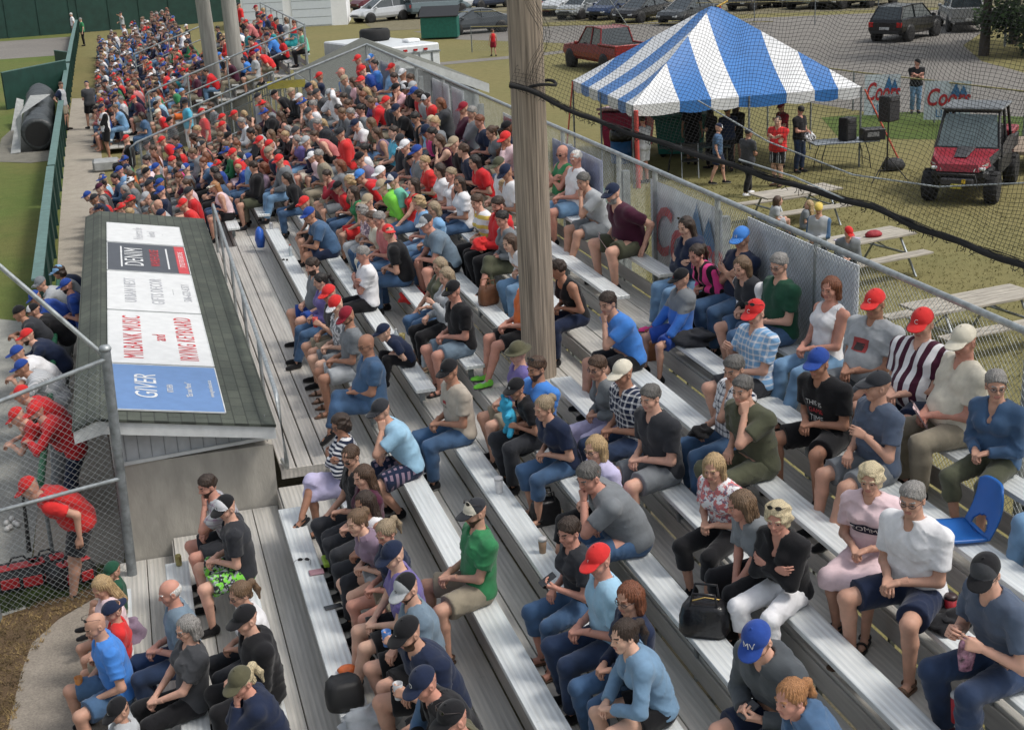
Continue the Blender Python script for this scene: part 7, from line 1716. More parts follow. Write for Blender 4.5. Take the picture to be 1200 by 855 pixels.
rail_fence([(23.2, 46), (23.6, 42.3), (24.4, 38.6), (25.1, 35), (25.6, 29)], 1.3, 'wire fence with two beer banners along the gravel road')
rail_fence([(17.8, 72), (24, 67.5), (30.5, 62.6)], 1.3, 'wire fence behind the red pickup', 3)
rail_fence([(19.5, 84), (26, 79.5)], 1.3, 'wire fence in front of the grey sedan left of the pole', 3)
rail_fence([(33, 78), (41, 71), (52, 62)], 1.3, 'wire fence across the gravel road at the top right', 3, False)
SL = mat('banner silver', (.62, .67, .72), .4, var=.12, nscale=2); BLU = mat('banner blue', (.05, .18, .38), .4); BRD = mat('banner red', (.5, .03, .04), .4)
def coors(p0, p1, h, zt, label, second='LIGHT', big=.62):
    """a printed banner tied to a fence, facing -x side / camera"""
    e = empty('beer_banner', (*p0, 0)); tag(e, label, 'banner', 'silver beer banners'); v = Vector((p1[0]-p0[0], p1[1]-p0[1], 0)); Ln = v.length; ang = math.atan2(v.y, v.x)
    Mx = Matrix.Rotation(ang, 4, 'Z') @ Matrix.Translation((0, 0, zt-h)) @ Matrix.Rotation(PI/2, 4, 'X')
    mb = MB(); n = 10; vs = []
    for i in range(n+1): vs += [(Ln*i/n, 0, .01*math.sin(i*1.7)), (Ln*i/n, h, .012*math.sin(i*1.2+1))]
    mb.add([tuple(Mx @ Vector(p)) for p in vs], [(2*i, 2*i+2, 2*i+3, 2*i+1) for i in range(n)], SL, True); mb.obj('cloth', e)
    mb = MB()   # mountain peaks
    for (a, b, c) in (((.55, .62), (.68, .97), (.8, .6)), ((.72, .6), (.84, .9), (.97, .55))): mb.add([tuple(Mx @ Vector((q[0]*Ln, q[1]*h, .018))) for q in (a, b, c)], [(0, 1, 2)], BLU)
    mb.obj('mountain_print', e)
    text_mesh('Coors', BRD, 'lettering', big*h, e, Mx @ Matrix.Translation((Ln*.5, h*.56, .022)), sx=Ln/(big*h*2.5)*.92, shear=.3, bold=.012*h)
    text_mesh(second, BLU, 'lettering', .28*h, e, Mx @ Matrix.Translation((Ln*.55, h*.16, .022)), sx=Ln/(h)*.75)
    return e
q0, q1 = on_z(1016, 143), on_z(1050, 139)
coors((23.05, 40.6), (24.05, 40.1), 1.3, 1.4, 'silver beer banner with red lettering, left one on the far fence')
coors((23.95, 38.5), (25.0, 37.6), 1.2, 1.35, 'silver beer banner with red lettering behind the utility vehicle')
# signs tied to the back fence of the stands (seen from inside, x side)
coors((FX+.07, 16.55), (FX+.07, 14.3), 1.45, 3.6, 'large silver beer banner on the bleacher fence beside the long-haired woman')
def fence_sign(y0, y1, zt, h, m, label, deco=None):
    e = empty('fence_sign', (FX+.03, y0, 0)); tag(e, label, 'sign', 'signs tied to the bleacher fence'); mb = MB(); mb.box((0, 0, zt-h), (.012, y1-y0, zt), m); mb.obj('panel', e)
    if deco: deco(e, y1-y0, zt, h)
    return e
TARP = mat('silver tarpaulin', (.62, .66, .72), .6, var=.12, nscale=3)
fence_sign(11.15, 13.55, 3.68, 1.35, TARP, 'pale grey sheet tied behind the fence beside the man in forest green')
fence_sign(18.35, 20.7, 3.55, 1.1, mat('faded blue sign', (.24, .27, .45), .6, var=.15), 'faded blue sign on the fence behind the bald man in the green tank top')
fence_sign(27.75, 29.3, 3.65, 1.3, TARP, 'white sign on the fence behind the black curly hair'); fence_sign(26.5, 27.5, 3.65, 1.3, TARP, 'narrow white sign on the fence above the headscarf')
def logo(e, w_, zt, h):
    mb = MB(); 
    for k, (s, m) in enumerate(((1., mat('sign red two', (.42, .03, .04), .5)), )): mb.box((-.006, .06, zt-h+.05), (-.002, w_-.06, zt-.05), m)
    mb.obj('red_field', e); mb = MB(); mb.add([(-.009, w_*.25, zt-h*.8), (-.009, w_*.75, zt-h*.75), (-.009, w_*.7, zt-h*.3), (-.009, w_*.45, zt-h*.22), (-.009, w_*.2, zt-h*.4)], [(0, 1, 2, 3, 4)], PW); mb.obj('white_emblem', e)
fence_sign(22.0, 23.6, 3.6, 1.25, PW, 'red sign with a white emblem on the fence left of the wooden pole', logo)
fence_sign(33.5, 35.4, 3.5, 1.2, mat('purple grey sign', (.16, .16, .26), .6), 'purple grey sign in the far corner of the sloping fence')
e = fence_sign(0, 1, 3., .2, mat('yellow banner', (.5, .42, .03), .5), 'small yellow banner on the sloping end fence'); e.location = (4.6, 37.06, 0); e.rotation_euler = (0, 0, PI/2)
# ------------------------------------------------------------------ buildings beyond
M_WALLW = mat('white cladding', (.86, .87, .88), .6, var=.02); M_ROOFG = mat('grey asphalt roof', (.13, .135, .115), .9, bmp=.4, bscale=8)
g = empty('garage', (11.9, 98.5, 0), R(-12)); tag(g, 'white garage with two pale roller doors at the top of the stands', 'garage')
mb = MB(); mb.box((-3.6, 0, 0), (3.6, 5, 3.2), M_WALLW); mb.obj('wall', g)
for xx in (-2.1, 1.2): 
    mb = MB(); mb.box((xx-1.35, -.05, .05), (xx+1.35, -.01, 2.7), mat('roller door', (.66, .71, .76), .5, var=.02)); 
    for k in range(5): mb.box((xx-1.33, -.06, .55*k+.08), (xx+1.33, -.055, .55*k+.1), M_GALVD)
    mb.obj('roller_door', g)
mb = MB(); mb.box((-3.8, -.3, 3.2), (3.8, 5.2, 3.4), M_ROOFG); mb.obj('roof', g)
bt = empty('box_trailer', (9.02, 50.2, 0), R(17)); tag(bt, 'white box trailer with a black tyre lying on its roof', 'trailer')
mb = MB(); mb.box((-1.15, -2.3, .55), (1.15, 2.3, 2.7), mat('trailer white', (.6, .63, .65), .45, var=.05), bev=.05); mb.obj('body', bt)
mb = MB(); mb.box((-1.16, -2.33, 2.4), (1.16, -2.302, 2.46), M_GALVD)
for k in range(4): mb.box((-.7+k*.4, -2.35, 2.5), (-.56+k*.4, -2.303, 2.57), RL)
for xx in (.3, .8): mb.box((xx, -2.34, .8), (xx+.04, -2.302, 2.4), M_GALVD)
mb.obj('trim', bt); mb = MB(); mb.box((.4, -1.4, 2.7), (.9, -.9, 2.82), M_WALLW, bev=.04); mb.obj('roof_vent', bt)
for s in (-1, 1): mb = MB(); mb.lathe([(.2, -.1), (.38, -.1), (.38, .1), (.2, .1), (0, .1)], TY, 16, Matrix.Translation((s*1.08, -.4, .38)) @ Matrix.Rotation(PI/2, 4, 'Y')); mb.obj('wheel', bt)
mb = MB(); mb.lathe([(.3, 0), (.5, 0), (.56, .07), (.56, .32), (.5, .4), (.3, .4), (.28, .15), (.3, 0)], TY, 24); o = mb.obj('tyre'); o.location = (9.0, 51.0, 2.71); tag(o, 'black tyre lying on the white trailer roof', 'tyre')
# low building whose grey roof shows behind the fence
h_ = empty('concession_building', (5.5, 38.3, 0)); tag(h_, 'low white building with a long grey roof just behind the bleacher fence', 'building')
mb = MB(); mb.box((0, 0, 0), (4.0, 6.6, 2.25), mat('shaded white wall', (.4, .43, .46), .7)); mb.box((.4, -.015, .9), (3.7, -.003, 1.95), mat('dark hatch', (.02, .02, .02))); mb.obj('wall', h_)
mb = MB(); mb.add([(-.2, -.4, 2.25), (4.3, -.4, 2.25), (4.3, 7, 2.25), (-.2, 7, 2.25), (2.05, -.4, 3.3), (2.05, 7, 3.3), (-.2, -.4, 2.4), (4.3, -.4, 2.4), (4.3, 7, 2.4), (-.2, 7, 2.4)], [(6, 4, 5, 9), (4, 7, 8, 5)], M_ROOFG); mb.obj('roof', h_)
mb = MB(); mb.add([(-.2, -.41, 2.15), (2.05, -.41, 3.05), (4.3, -.41, 2.15), (4.3, -.41, 2.4), (2.05, -.41, 3.3), (-.2, -.41, 2.4)], [(0, 1, 4, 5), (1, 2, 3, 4)], M_TRIM); mb.box((4.28, -.4, 2.2), (4.31, 7, 2.38), M_TRIM); mb.box((-.22, -.4, 2.2), (-.19, 7, 2.38), M_TRIM)
for xx in (.1, 1.4, 2.7, 3.9): mb.box((xx, -.32, 0), (xx+.12, -.2, 2.3), M_TRIM)
mb.obj('fascia', h_)
# dumpster
d_ = empty('dumpster', (18.3, 81.5, 0), R(-20)); d_.scale = (.72, .72, .85); tag(d_, 'green dumpster with a black lid between the trailer and the cars', 'dumpster')
mb = MB(); mb.box((-1.5, -.8, .1), (1.5, .8, 1.5), mat('dumpster green', (.01, .12, .09), .5), bev=.04); mb.obj('body', d_)
mb = MB(); mb.add([(-1.6, -.9, 1.5), (1.6, -.9, 1.5), (1.6, .9, 2.1), (-1.6, .9, 2.1), (-1.6, -.9, 1.56), (1.6, -.9, 1.56), (1.6, .9, 2.16), (-1.6, .9, 2.16)], [(0, 3, 2, 1), (4, 5, 6, 7), (0, 1, 5, 4), (1, 2, 6, 5), (2, 3, 7, 6), (3, 0, 4, 7)], MBK); mb.obj('lid', d_)
e = empty('lift_equipment', (29.0, 66.5, 0), R(20)); tag(e, 'yellow steel frame standing just behind the tent peak', 'frame'); mb = MB(); my = mat('yellow paint', (.45, .28, .02), .5)
mb.box((-1.2, -.06, 1.2), (1.2, .06, 1.4), my); 
for s in (-1.15, 0, 1.15): mb.box((s-.05, -.05, 0), (s+.05, .05, 1.2), my)
mb.tube([(-1.1, 0, 1.4), (1.1, 0, 2.1)], .05, my, 6); mb.obj('frame', e)
# ------------------------------------------------------------------ trees
LEAFD = mat('dark leaves', (.018, .035, .012), .8, var=.5, nscale=.8); LEAFM = mat('mid leaves', (.035, .07, .018), .8, var=.4, nscale=.8); BARK = mat('bark', (.06, .05, .04), .9, bmp=.6, bscale=8)
def tree(x, y, h, rad, n, label, seed, low=.5):
    rnd = random.Random(seed); e = empty('tree', (x, y, 0)); tag(e, label, 'tree', 'dark trees along the far road')
    mb = MB(); mb.tube([(0, 0, 0), (.1, .05, h*.3), (-.05, .1, h*.62), (0, 0, h*.9)], .24, BARK, 8, r2=.05)
    cl = []
    for k in range(16):
        a = rnd.uniform(0, 6.28); zz = rnd.uniform(low, h*.95); rr_ = rad*(1-(max(0, zz-h*.3)/h))*rnd.uniform(.35, 1.); c = (rr_*math.cos(a), rr_*math.sin(a), zz); cl.append((c, rnd.uniform(.5, 1.)*rad*.5)); mb.tube([(0, 0, zz*.7), c], .05, BARK, 5, r2=.015)
    mb.obj('trunk', e); mb = MB()
    for k in range(n):
        c, r_ = rnd.choice(cl); v = Vector((rnd.gauss(0, 1), rnd.gauss(0, 1), rnd.gauss(0, 1))).normalized()*r_*rnd.uniform(.3, 1.1); p = Vector(c)+Vector((v.x, v.y, v.z*.8)); s = rnd.uniform(.07, .16); u = Vector((rnd.gauss(0, 1), rnd.gauss(0, 1), rnd.gauss(0, 1))).normalized(); w2 = u.orthogonal().normalized()
        mb.add([p-u*s, p+w2*s*.6, p+u*s, p-w2*s*.6], [(0, 1, 2, 3)], LEAFD if rnd.random() < .6 else LEAFM)
    mb.obj('crown', e)
tree(36.3, 53.8, 9, 2.8, 6000, 'tree with bare lower trunk just right of the silver pickup', 1, 3.2)
tree(38.3, 52.6, 5.5, 2.6, 9000, 'dark bushy shrub filling the top right corner', 5, .4)
tree(40, 57, 9, 3.4, 7000, 'second dark tree behind the one in the top right corner', 2, 1.)
tree(52, 66, 9, 4, 4500, 'dark tree farther along the road at the top right', 4, .8)
tree(32, 128, 9, 4, 4000, 'dark tree beyond the car park, right of the garage', 3, .5); tree(24, 122, 7, 4, 4000, 'dark tree behind the white garage', 6, .3)
for k, (x, y) in enumerate([(-8, 175), (6, 172), (18, 165), (-24, 178)]): tree(x, y, 7, 5, 3000, ['low dark tree behind the outfield wall, left of the far stand', 'low dark tree behind the far end of the stands', 'low dark tree between the far stand and the garage', 'low dark tree at the top left corner'][k], 20+k, .3)
mb = MB(); mb.tube([(0, 0, 0), (0, 0, 6)], .06, M_GALVD, 8); o = mb.obj('lamp_post'); o.location = (39.2, 56.5, 0); tag(o, 'thin grey post beside the silver pickup at the top right', 'post')
# ------------------------------------------------------------------ people
STATS = {0: 0, 1: 0, 2: 0}
def place(line, label=None, group=None):
    p, loc, rz, lb = person_from(line); lb = label or lb
    o = make_person(p, loc, rz, lb, group); STATS[p['lod']] += 1; return o, p, loc
for ln in NEAR.strip().splitlines(): place(ln, group='spectators seated on the bleachers')
def seated_ground(line):
    F = line.split('|'); p, loc, rz, lb = person_from(line)
    x, y, _ = F[0].split(); z0 = .45; p['stand'] = False; p['legs'] = 'n'; p['lean'] = R(10); sk = skeleton(dict(p)); H = sk['HC']; Pt = on_z(float(x), float(y), z0+H[2])
    bw = float(F[6].split()[2]); rz = PI+R(bw); loc = (Pt[0]-math.cos(rz)*H[0], Pt[1]-math.sin(rz)*H[0], z0)
    make_person(p, loc, rz, lb, 'people on the grass behind the fence')
for ln in STAND.strip().splitlines():
    if 'tbl' in ln: seated_ground(ln)
    else: place(ln, group='players leaning on the dugout rail' if 'player' in ln or 'green rail' in ln else 'people standing around the stands')
_ord = ['front', 'second', 'third', 'fourth', 'fifth', 'sixth', 'seventh', 'eighth', 'ninth', 'tenth', 'eleventh', 'top']
def words(p):
    def cw(c): c = c.split('/'); c = c[1] if len(c) > 1 else c[0]; return {'ltgrey': 'pale grey', 'dkgrey': 'dark grey', 'brtred': 'bright red', 'dkred': 'dark red', 'brtblue': 'bright blue', 'ltblue': 'light blue', 'dkgreen': 'dark green', 'ltpink': 'pale pink', 'hotpink': 'hot pink', 'bluegrey': 'blue grey', 'dkdenim': 'dark denim', 'denimshirt': 'denim', 'slateT': 'slate'}.get(c, c)
    t = {'hood': 'hoodie', 'jkt': 'jacket', 'tank': 'tank top', 'long': 'sweater', 'polo': 'polo', 'tee': 'shirt'}[p['top']]
    if p.get('cap'): h = cw(p['cap']['col'])+' '+{'visor': 'visor', 'beanie': 'beanie'}.get(p['cap']['kind'], 'cap')
    elif p['hairk'] == 'bald': h = 'bald head'
    else: h = {'salt': 'greying', 'dkbrown': 'dark brown', 'ltbrown': 'light brown', 'ashblond': 'ash blond', 'paleblond': 'pale blond'}.get(p['haircol'], p['haircol'])+' '+{'short': 'short hair', 'long': 'long hair', 'bob': 'bobbed hair', 'pony': 'ponytail', 'curl': 'curly hair', 'bun': 'hair bun', 'crew': 'cropped hair', 'thin': 'thin hair'}.get(p['hairk'], 'hair')
    return cw(p['tcol'])+' '+t, h
used = set(); AUTO = []
for ln in MID.strip().splitlines():
    o, p, loc = place(ln+'|auto', group='spectators seated on the bleachers'); AUTO.append((o, p, loc))
# fill the remaining dense rows of the farther stands
rnd = random.Random(11)
TOPS = ['brtred']*6+['red']*3+['navy']*5+['black']*6+['grey']*4+['ltgrey']*3+['white']*4+['royal']*3+['maroon']*2+['slate']*3+['charcoal']*3+['ltblue', 'sky', 'green', 'purple', 'ltpink', 'orange', 'teal', 'coral', 'olive', 'khaki', 'brtblue']
TOPSB = ['royal']*3+['brtblue']*2+['slate']*3+['black']*3+['white']*6+['navy']*4+['black']*3+['ltgrey']*4+['purple', 'brtred', 'grey', 'sky']
def filler(row, Y, tops):
    fem = rnd.random() < .34; b = 'w' if fem else ('c' if rnd.random() < .1 else 'm')
    p = dict(b=b, s={'m': 1., 'w': .93, 'c': .78}[b], hs={'m': 1., 'w': .96, 'c': .9}[b], stand=False, beard=False, skin=rnd.choice('bbbarbc'), fs=.95, shoe='shoe:'+rnd.choice(['black', 'navy', 'white']))
    p['hairk'] = rnd.choice(['long', 'pony', 'bob', 'long']) if fem else 'short'; p['haircol'] = rnd.choice(['dkbrown', 'brown', 'black', 'brown', 'ltbrown', 'blond', 'grey', 'auburn'])
    if rnd.random() < (.25 if fem else .75): p['cap'] = dict(kind='cap', col=rnd.choice(['brtred']*7+['black']*3+['navy']*3+['royal']*3+['ltgrey', 'white', 'charcoal', 'black']) if tops is TOPS else rnd.choice(['royal', 'navy', 'white', 'brtred', 'black']))
    p['top'] = rnd.choice(['tee', 'tee', 'tee', 'hood', 'tank'] if fem else ['tee', 'tee', 'tee', 'polo', 'hood']); p['tcol'] = rnd.choice(tops); p['bot'] = rnd.choice(['short', 'long', 'long', 'long', 'capri'] if fem else ['short', 'long', 'long']); p['s'] *= rnd.uniform(.93, 1.05); p['bcol'] = rnd.choice(['khaki', 'black', 'denim', 'grey', 'navy', 'ltdenim', 'dkdenim'])
    a = rnd.choice([('lap', 'lap'), ('knee', 'knee'), ('chin', 'lap'), ('thigh', 'thigh'), ('cross', 'cross'), ('lap', 'lap')]); p['armL'], p['armR'] = a; p['legs'] = rnd.choice(['n', 'n', 'f']); p['hyaw'] = rnd.choice([0, 20, 20]); p['hpitch'] = 15; p['lean'] = R(rnd.choice([12, 24, 24, 36] if a[0] == 'knee' else [0, 12, 24])); p['row'] = row
    x, z = seat(row); p['seed'] = 0; return p, (x+.12+rnd.uniform(-.07, .07), Y, z+.002), PI+R(rnd.uniform(-8, 14))
def free(row, Y, gap=.42):
    for (o, p, loc) in PEOPLE:
        if abs(loc[0]-(seat(row)[0]+.12)) < .3 and abs(loc[1]-Y) < gap and abs(loc[2]-seat(row)[1]) < .2: return False
    return True
cand = []
Y_ok = True
for row in range(0, 12):
    for y0, y1, pr, tops in ((20.5, 25.6, .8 if row >= 8 else 0, TOPS), (27.6, 36.6, .93, TOPS), (47.5, 60.8, .85 if not (row >= 6 and row < 12) else .55, TOPS), (63.5, 86, (.82 if Y_ok else 0) if row < 7 else 0, TOPSB)):
        if pr == 0: continue
        if y0 > 60 and y0 < 64 and row > 6: continue
        Y = y0+rnd.uniform(0, .3)
        while Y < y1:
            if y0 > 40 and y0 < 50 and row > 9 and rnd.random() < .4: Y += .5; continue
            if rnd.random() < pr and free(row, Y):
                f_ = filler(row, Y, tops); cand.append((Y, f_))
            Y += rnd.choice([.45, .5, .55, .6, .7, 1.])
cand.sort(key=lambda t: t[0])
room = 300-len(PEOPLE)
for Y, (p, loc, rz) in cand[:max(0, room)]:
    o = make_person(p, loc, rz, 'auto', 'spectators seated on the bleachers'); STATS[p['lod']] += 1; AUTO.append((o, p, loc))
# labels of the rows farther off: look, row and neighbour
AUTO.sort(key=lambda a: (a[1]['row'], a[2][1])); sect = lambda Y: 'second' if 40 < Y < 62 else ('farthest' if Y > 62 else 'crowded')
cnt = {}
for i, (o, p, loc) in enumerate(AUTO):
    t, h = words(p); who = 'person'; nb = [a for a in AUTO if a[1]['row'] == p['row'] and a[0] is not o]; nb.sort(key=lambda a: abs(a[2][1]-loc[1]))
    cand_l = ['%s in %s with %s, %s row of the %s stand' % (who, t, h, _ord[p['row']], sect(loc[1]))]
    for a in nb[:6]: cand_l.append('%s in %s with %s, %s row, near the %s' % (who, t, h, _ord[p['row']], words(a[1])[0]))
    for a in nb[:6]: cand_l.append('%s in %s, %s, %s row, %s stand, near the %s' % (who, t, h, _ord[p['row']], sect(loc[1]), words(a[1])[1]))
    for a in nb[:8]: cand_l.append('%s in %s, %s, %s row, near %s and %s' % (who, t, h, _ord[p['row']], words(a[1])[0], words(a[1])[1]))
    nb2 = sorted(nb[:2], key=lambda a: a[2][1])
    if len(nb2) == 2: cand_l += ['person in %s, %s, between the %s and %s' % (t, h, words(nb2[0][1])[0], words(nb2[1][1])[0]), 'person in %s, %s, between %s and %s' % (t, h, words(nb2[0][1])[1], words(nb2[1][1])[1])]
    for a in nb[:9]: cand_l.append('%s, %s, %s row, %s stand, by %s' % (t.capitalize(), h, _ord[p['row']], sect(loc[1]), words(a[1])[1]))
    lab = next((l for l in cand_l if l not in used and len(l.split()) <= 16), None)
    if lab is None: lab = min(cand_l, key=lambda l: len(l.split())); print('DUP', lab)
    used.add(lab); o['label'] = lab
# the rest of the far crowd, one object
def crowd(cl):
    VS = {}; mats = []; V_all = []; Q_all = []; M_all = []; n = 0; pm = {}
    protos = []
    for b, aL, aR, lg, ln_, tp, bt in (('m', 'lap', 'lap', 'n', 4, 'tee', 'short'), ('m', 'knee', 'knee', 'n', 34, 'hood', 'long'), ('w', 'lap', 'lap', 'n', 15, 'tee', 'long'), ('m', 'chin', 'lap', 'f', 20, 'tee', 'long')):
        q = dict(b=b, s=1. if b == 'm' else .93, hs=1., lean=R(ln_), stand=False, legs=lg, armL=aL, armR=aR, hyaw=15, hpitch=12, top=tp, bot=bt, beard=False, lod=2, seed=1); protos.append(build_meshes(q))
    def mi(m):
        if m not in pm: pm[m] = len(mats); mats.append(m)
        return pm[m]
    hv = lib(('hair', 'short', 2, False), lambda: hair_vq('short', .013, False)); hl = lib(('hair', 'long', 2, False), lambda: hair_vq('long', .013, False)); cp = lib(('cap', 2), lambda: cap_vq(.013))
    for Y, (p, loc, rz) in cl:
        out, J = protos[2] if p['b'] == 'w' else rnd.choice([protos[0], protos[1], protos[3]]); Mw = Matrix.Translation(loc) @ Matrix.Rotation(rz, 4, 'Z') @ Matrix.Scale(p['s'], 4)
        items = [(out['body'][0], out['body'][1], skin_m(p['skin'])), (out['shirt'][0], out['shirt'][1], cloth_m(p['tcol'])), (out['trousers'][0], out['trousers'][1], cloth_m(p['bcol']))]
        hm = J['HM']; q = hl if p['b'] == 'w' else hv; items.append((xf(hm, q[0]), q[1], hair_m(p['haircol'])))
        if p.get('cap') and rnd.random() < .6: items.append((xf(hm, cp[0]), cp[1], cloth_m(p['cap']['col'])))
        for V, Q, m in items: V_all.append(xf(Mw, V)); Q_all.append(Q+n); M_all.append(np.full(len(Q), mi(m))); n += len(V)
    if not V_all: return
    me = np_mesh('crowd', np.concatenate(V_all), np.concatenate(Q_all), mats, np.concatenate(M_all)); o = link('crowd', me); tag(o, 'dense far crowd on the second and farthest stands', 'crowd', None, 'stuff')
crowd([c for c in cand[max(0, room):]])
print('people', len(PEOPLE), STATS, 'crowd rest', max(0, len(cand)-room), 'cache', len(CACHE), 'time %.1f' % (time.time()-T0))
# ------------------------------------------------------------------ small things on the benches
def on_seat(px, py, row, dz=0.): x, z = seat(row); P = on_z(px, py, z+dz+.002); return (P[0], P[1], z+.002)
def bottle(px, py, row, label, tint=(.55, .62, .66), cap=(.6, .6, .6)):
    p = on_seat(px, py, row); e = empty('water_bottle', p); tag(e, label, 'bottle'); mb = MB(); mb.lathe([(.028, 0), (.032, .01), (.032, .06), (.028, .08), (.032, .1), (.032, .14), (.014, .175), (.013, .19)], mat('clear plastic '+str(tint[0]), tint, .15, alpha=.75), 14); mb.obj('bottle_body', e)
    mb = MB(); mb.lathe([(.015, .188), (.015, .205), (0, .206)], mat('bottle cap '+str(cap), cap, .5), 12); mb.obj('bottle_cap', e); return e
def cup(px, py, row, label, col, h=.13, r=.04, lid=None, z=None):
    p = on_seat(px, py, row) if z is None else z; e = empty('cup', p); tag(e, label, 'cup'); mb = MB(); mb.lathe([(r*.72, 0), (r*.75, .004), (r, h), (r*.93, h), (r*.7, .01), (0, .01)], mat('cup '+label[:12], col, .4), 16); mb.obj('cup_body', e)
    if lid: mb = MB(); mb.lathe([(r*1.05, h-.005), (r*1.05, h+.01), (r*.9, h+.022), (0, h+.022)], mat('lid '+str(lid), lid, .4), 16); mb.obj('lid', e)
    return e
def can(px, py, row, label, col):
    p = on_seat(px, py, row); mb = MB(); mb.lathe([(.026, 0), (.033, .012), (.033, .108), (.026, .122), (.024, .118), (0, .118)], mat('can '+label[:10], col, .3, .5), 16); o = mb.obj('drink_can'); o.location = p; return tag(o, label, 'can')
can(210, 662, 1, 'gold drink can at the end of the low bench by the concrete wall', (.35, .3, .12)); can(318, 268, 5, 'white drink can on the far end of the bench by the blue drawstring bag', (.5, .5, .52))
bottle(341, 300, 5, 'clear bottle with orange cap on the bench behind the dugout', cap=(.6, .12, .06)); bottle(465, 403, 6, 'clear water bottle standing on the bench behind the bald man'); bottle(497, 430, 6, 'water bottle on the bench near the man in black polo')
cup(472, 402, 6, 'amber drink in a clear cup beside the water bottle', (.3, .25, .08)); cup(585, 577, 6, 'white paper cup with lid on the bench below the boy with the plush toy', (.62, .62, .62), .14, .042, (.6, .6, .6))
cup(636, 647, 6, 'iced coffee cup on the bench in front of the lavender shirt', (.3, .2, .13), .12, .038, (.55, .55, .55)); cup(1121, 845, 8, 'tall red paper cup at the bottom right beside the jeans', (.4, .02, .03), .18, .045, (.5, .5, .5))
cup(1113, 720, 9, 'red coffee cup with dark lid on a folded jacket', (.4, .02, .03), .13, .042, (.04, .02, .02))
def bag(px, py, row, w_, d_, h, m, label, name='handbag', rz=0., strap=True, z=None, cat='bag'):
    p = on_seat(px, py, row) if z is None else z; e = empty(name, p, rz); tag(e, label, cat); mb = MB(); vs = []; fs = []; n = 20; rg = [(0, .0), (.9, .0), (1., .15), (1.02, .5), (.9, .85), (.72, 1.), (.5, .96), (0, .93)]; rnd = random.Random(int(px))
    for j, (q, t) in enumerate(rg):
        for k in range(n): a = 2*PI*k/n; c, s = math.cos(a), math.sin(a); ex = .6; X = abs(c)**ex*(1 if c > 0 else -1)*w_/2*q; Y = abs(s)**ex*(1 if s > 0 else -1)*d_/2*q; vs.append((X*(1+rnd.uniform(-.04, .04)), Y*(1+rnd.uniform(-.06, .06)), h*t+rnd.uniform(-.006, .006)*(q > 0)))
    for j in range(len(rg)-1):
        for k in range(n): fs.append((j*n+k, j*n+(k+1) % n, (j+1)*n+(k+1) % n, (j+1)*n+k))
    mb.add(vs, fs, m, True); mb.obj('bag_body', e)
    if strap:
        for s in (-1, 1): mb = MB(); mb.tube([(-w_*.28, s*d_*.3, h*.9), (-w_*.22, s*d_*.36, h*1.35), (w_*.22, s*d_*.36, h*1.35), (w_*.28, s*d_*.3, h*.9)], .01, m, 6); mb.obj('strap', e)
    return e
MLB = mat('black leather', (.012, .012, .014), .3, bmp=.5, bscale=14, bdist=.02); MLBR = mat('brown leather', (.22, .09, .04), .45, bmp=.5, bscale=14, bdist=.02)
e = bag(826, 741, 7, .36, .22, .26, MLB, 'shiny black leather handbag on the bench, hands reaching into it', rz=R(-30))
mb = MB(); mb.tube([(-.1, -.02, .26), (0, .0, .285), (.1, .03, .26)], .007, mat('gold clasp', (.6, .42, .15), .25, 1.)); mb.obj('clasp', e)
bag(573, 356, 8, .28, .18, .24, MLBR, 'tan brown leather handbag on the bench left of the wooden pole', rz=R(20))
bag(405, 826, 3, .3, .24, .24, mat('black cooler', (.012, .012, .013), .6, bmp=.3, bscale=20), 'black soft cooler box standing on the bench at the bottom', name='cooler_bag', strap=False)
bag(700, 458, 7, .22, .1, .12, mat('red pouch', (.35, .01, .03), .4), 'red pouch with white lettering in the hands of the woman in grey', name='pouch', strap=False, z=None)
def crumple(px, py, row, r, hgt, m, label, name, cat, z=None, dz=0.):
    p = on_seat(px, py, row) if z is None else z; rnd = random.Random(int(px*3+py)); mb = MB(); n, k_ = 18, 8; vs = []; fs = []
    for j in range(k_+1):
        for i in range(n): a = 2*PI*i/n; t = j/k_; rr_ = r*math.cos(t*PI/2)**.6*(1+.22*math.sin(3*a+j)+rnd.uniform(-.1, .1)) if j < k_ else 0; vs.append((rr_*math.cos(a), rr_*math.sin(a)*.8, hgt*math.sin(t*PI/2)*(1+.15*math.sin(2*a+1))+rnd.uniform(-.008, .008)))
    for j in range(k_):
        for i in range(n): fs.append((j*n+i, j*n+(i+1) % n, (j+1)*n+(i+1) % n, (j+1)*n+i))
    mb.add(vs, fs, m, True); o = mb.obj(name); o.location = (p[0], p[1], p[2]+dz); return tag(o, label, cat)
crumple(484, 352, 6, .2, .16, cloth_m('brtred'), 'bright red jacket lying in a heap beside the man in white polo', 'jacket_heap', 'jacket'); crumple(436, 850, 3, .22, .16, cloth_m('ltgrey'), 'pale grey fleece lying on the bench at the bottom', 'jacket_heap', 'jacket')
crumple(810, 400, 10, .26, .12, cloth_m('charcoal'), 'dark grey jacket thrown over the bench below the boy', 'jacket_heap', 'jacket'); crumple(1108, 730, 9, .2, .07, cloth_m('black'), 'black folded jacket under the red coffee cup', 'jacket_heap', 'jacket', dz=-.0)
crumple(155, 748, 0, .13, .2, cloth_m('mauve'), 'small mauve backpack behind the child in the red shirt', 'backpack', 'backpack'); crumple(735, 300, 10, .01, .01, M_GALVD, 'tiny grey bolt on the bench by the man in maroon', 'bolt', 'bolt')
def on_foot(px, py, row): z = seat(row)[1]-.43; P = on_z(px, py, z); return (P[0], P[1], z+.002)
crumple(868, 700, 8, .17, .3, cloth_m('print/white/brtblue'), 'blue and white plastic bag on the footboard beside the white trousers', 'carrier_bag', 'bag', z=on_foot(868, 715, 8))
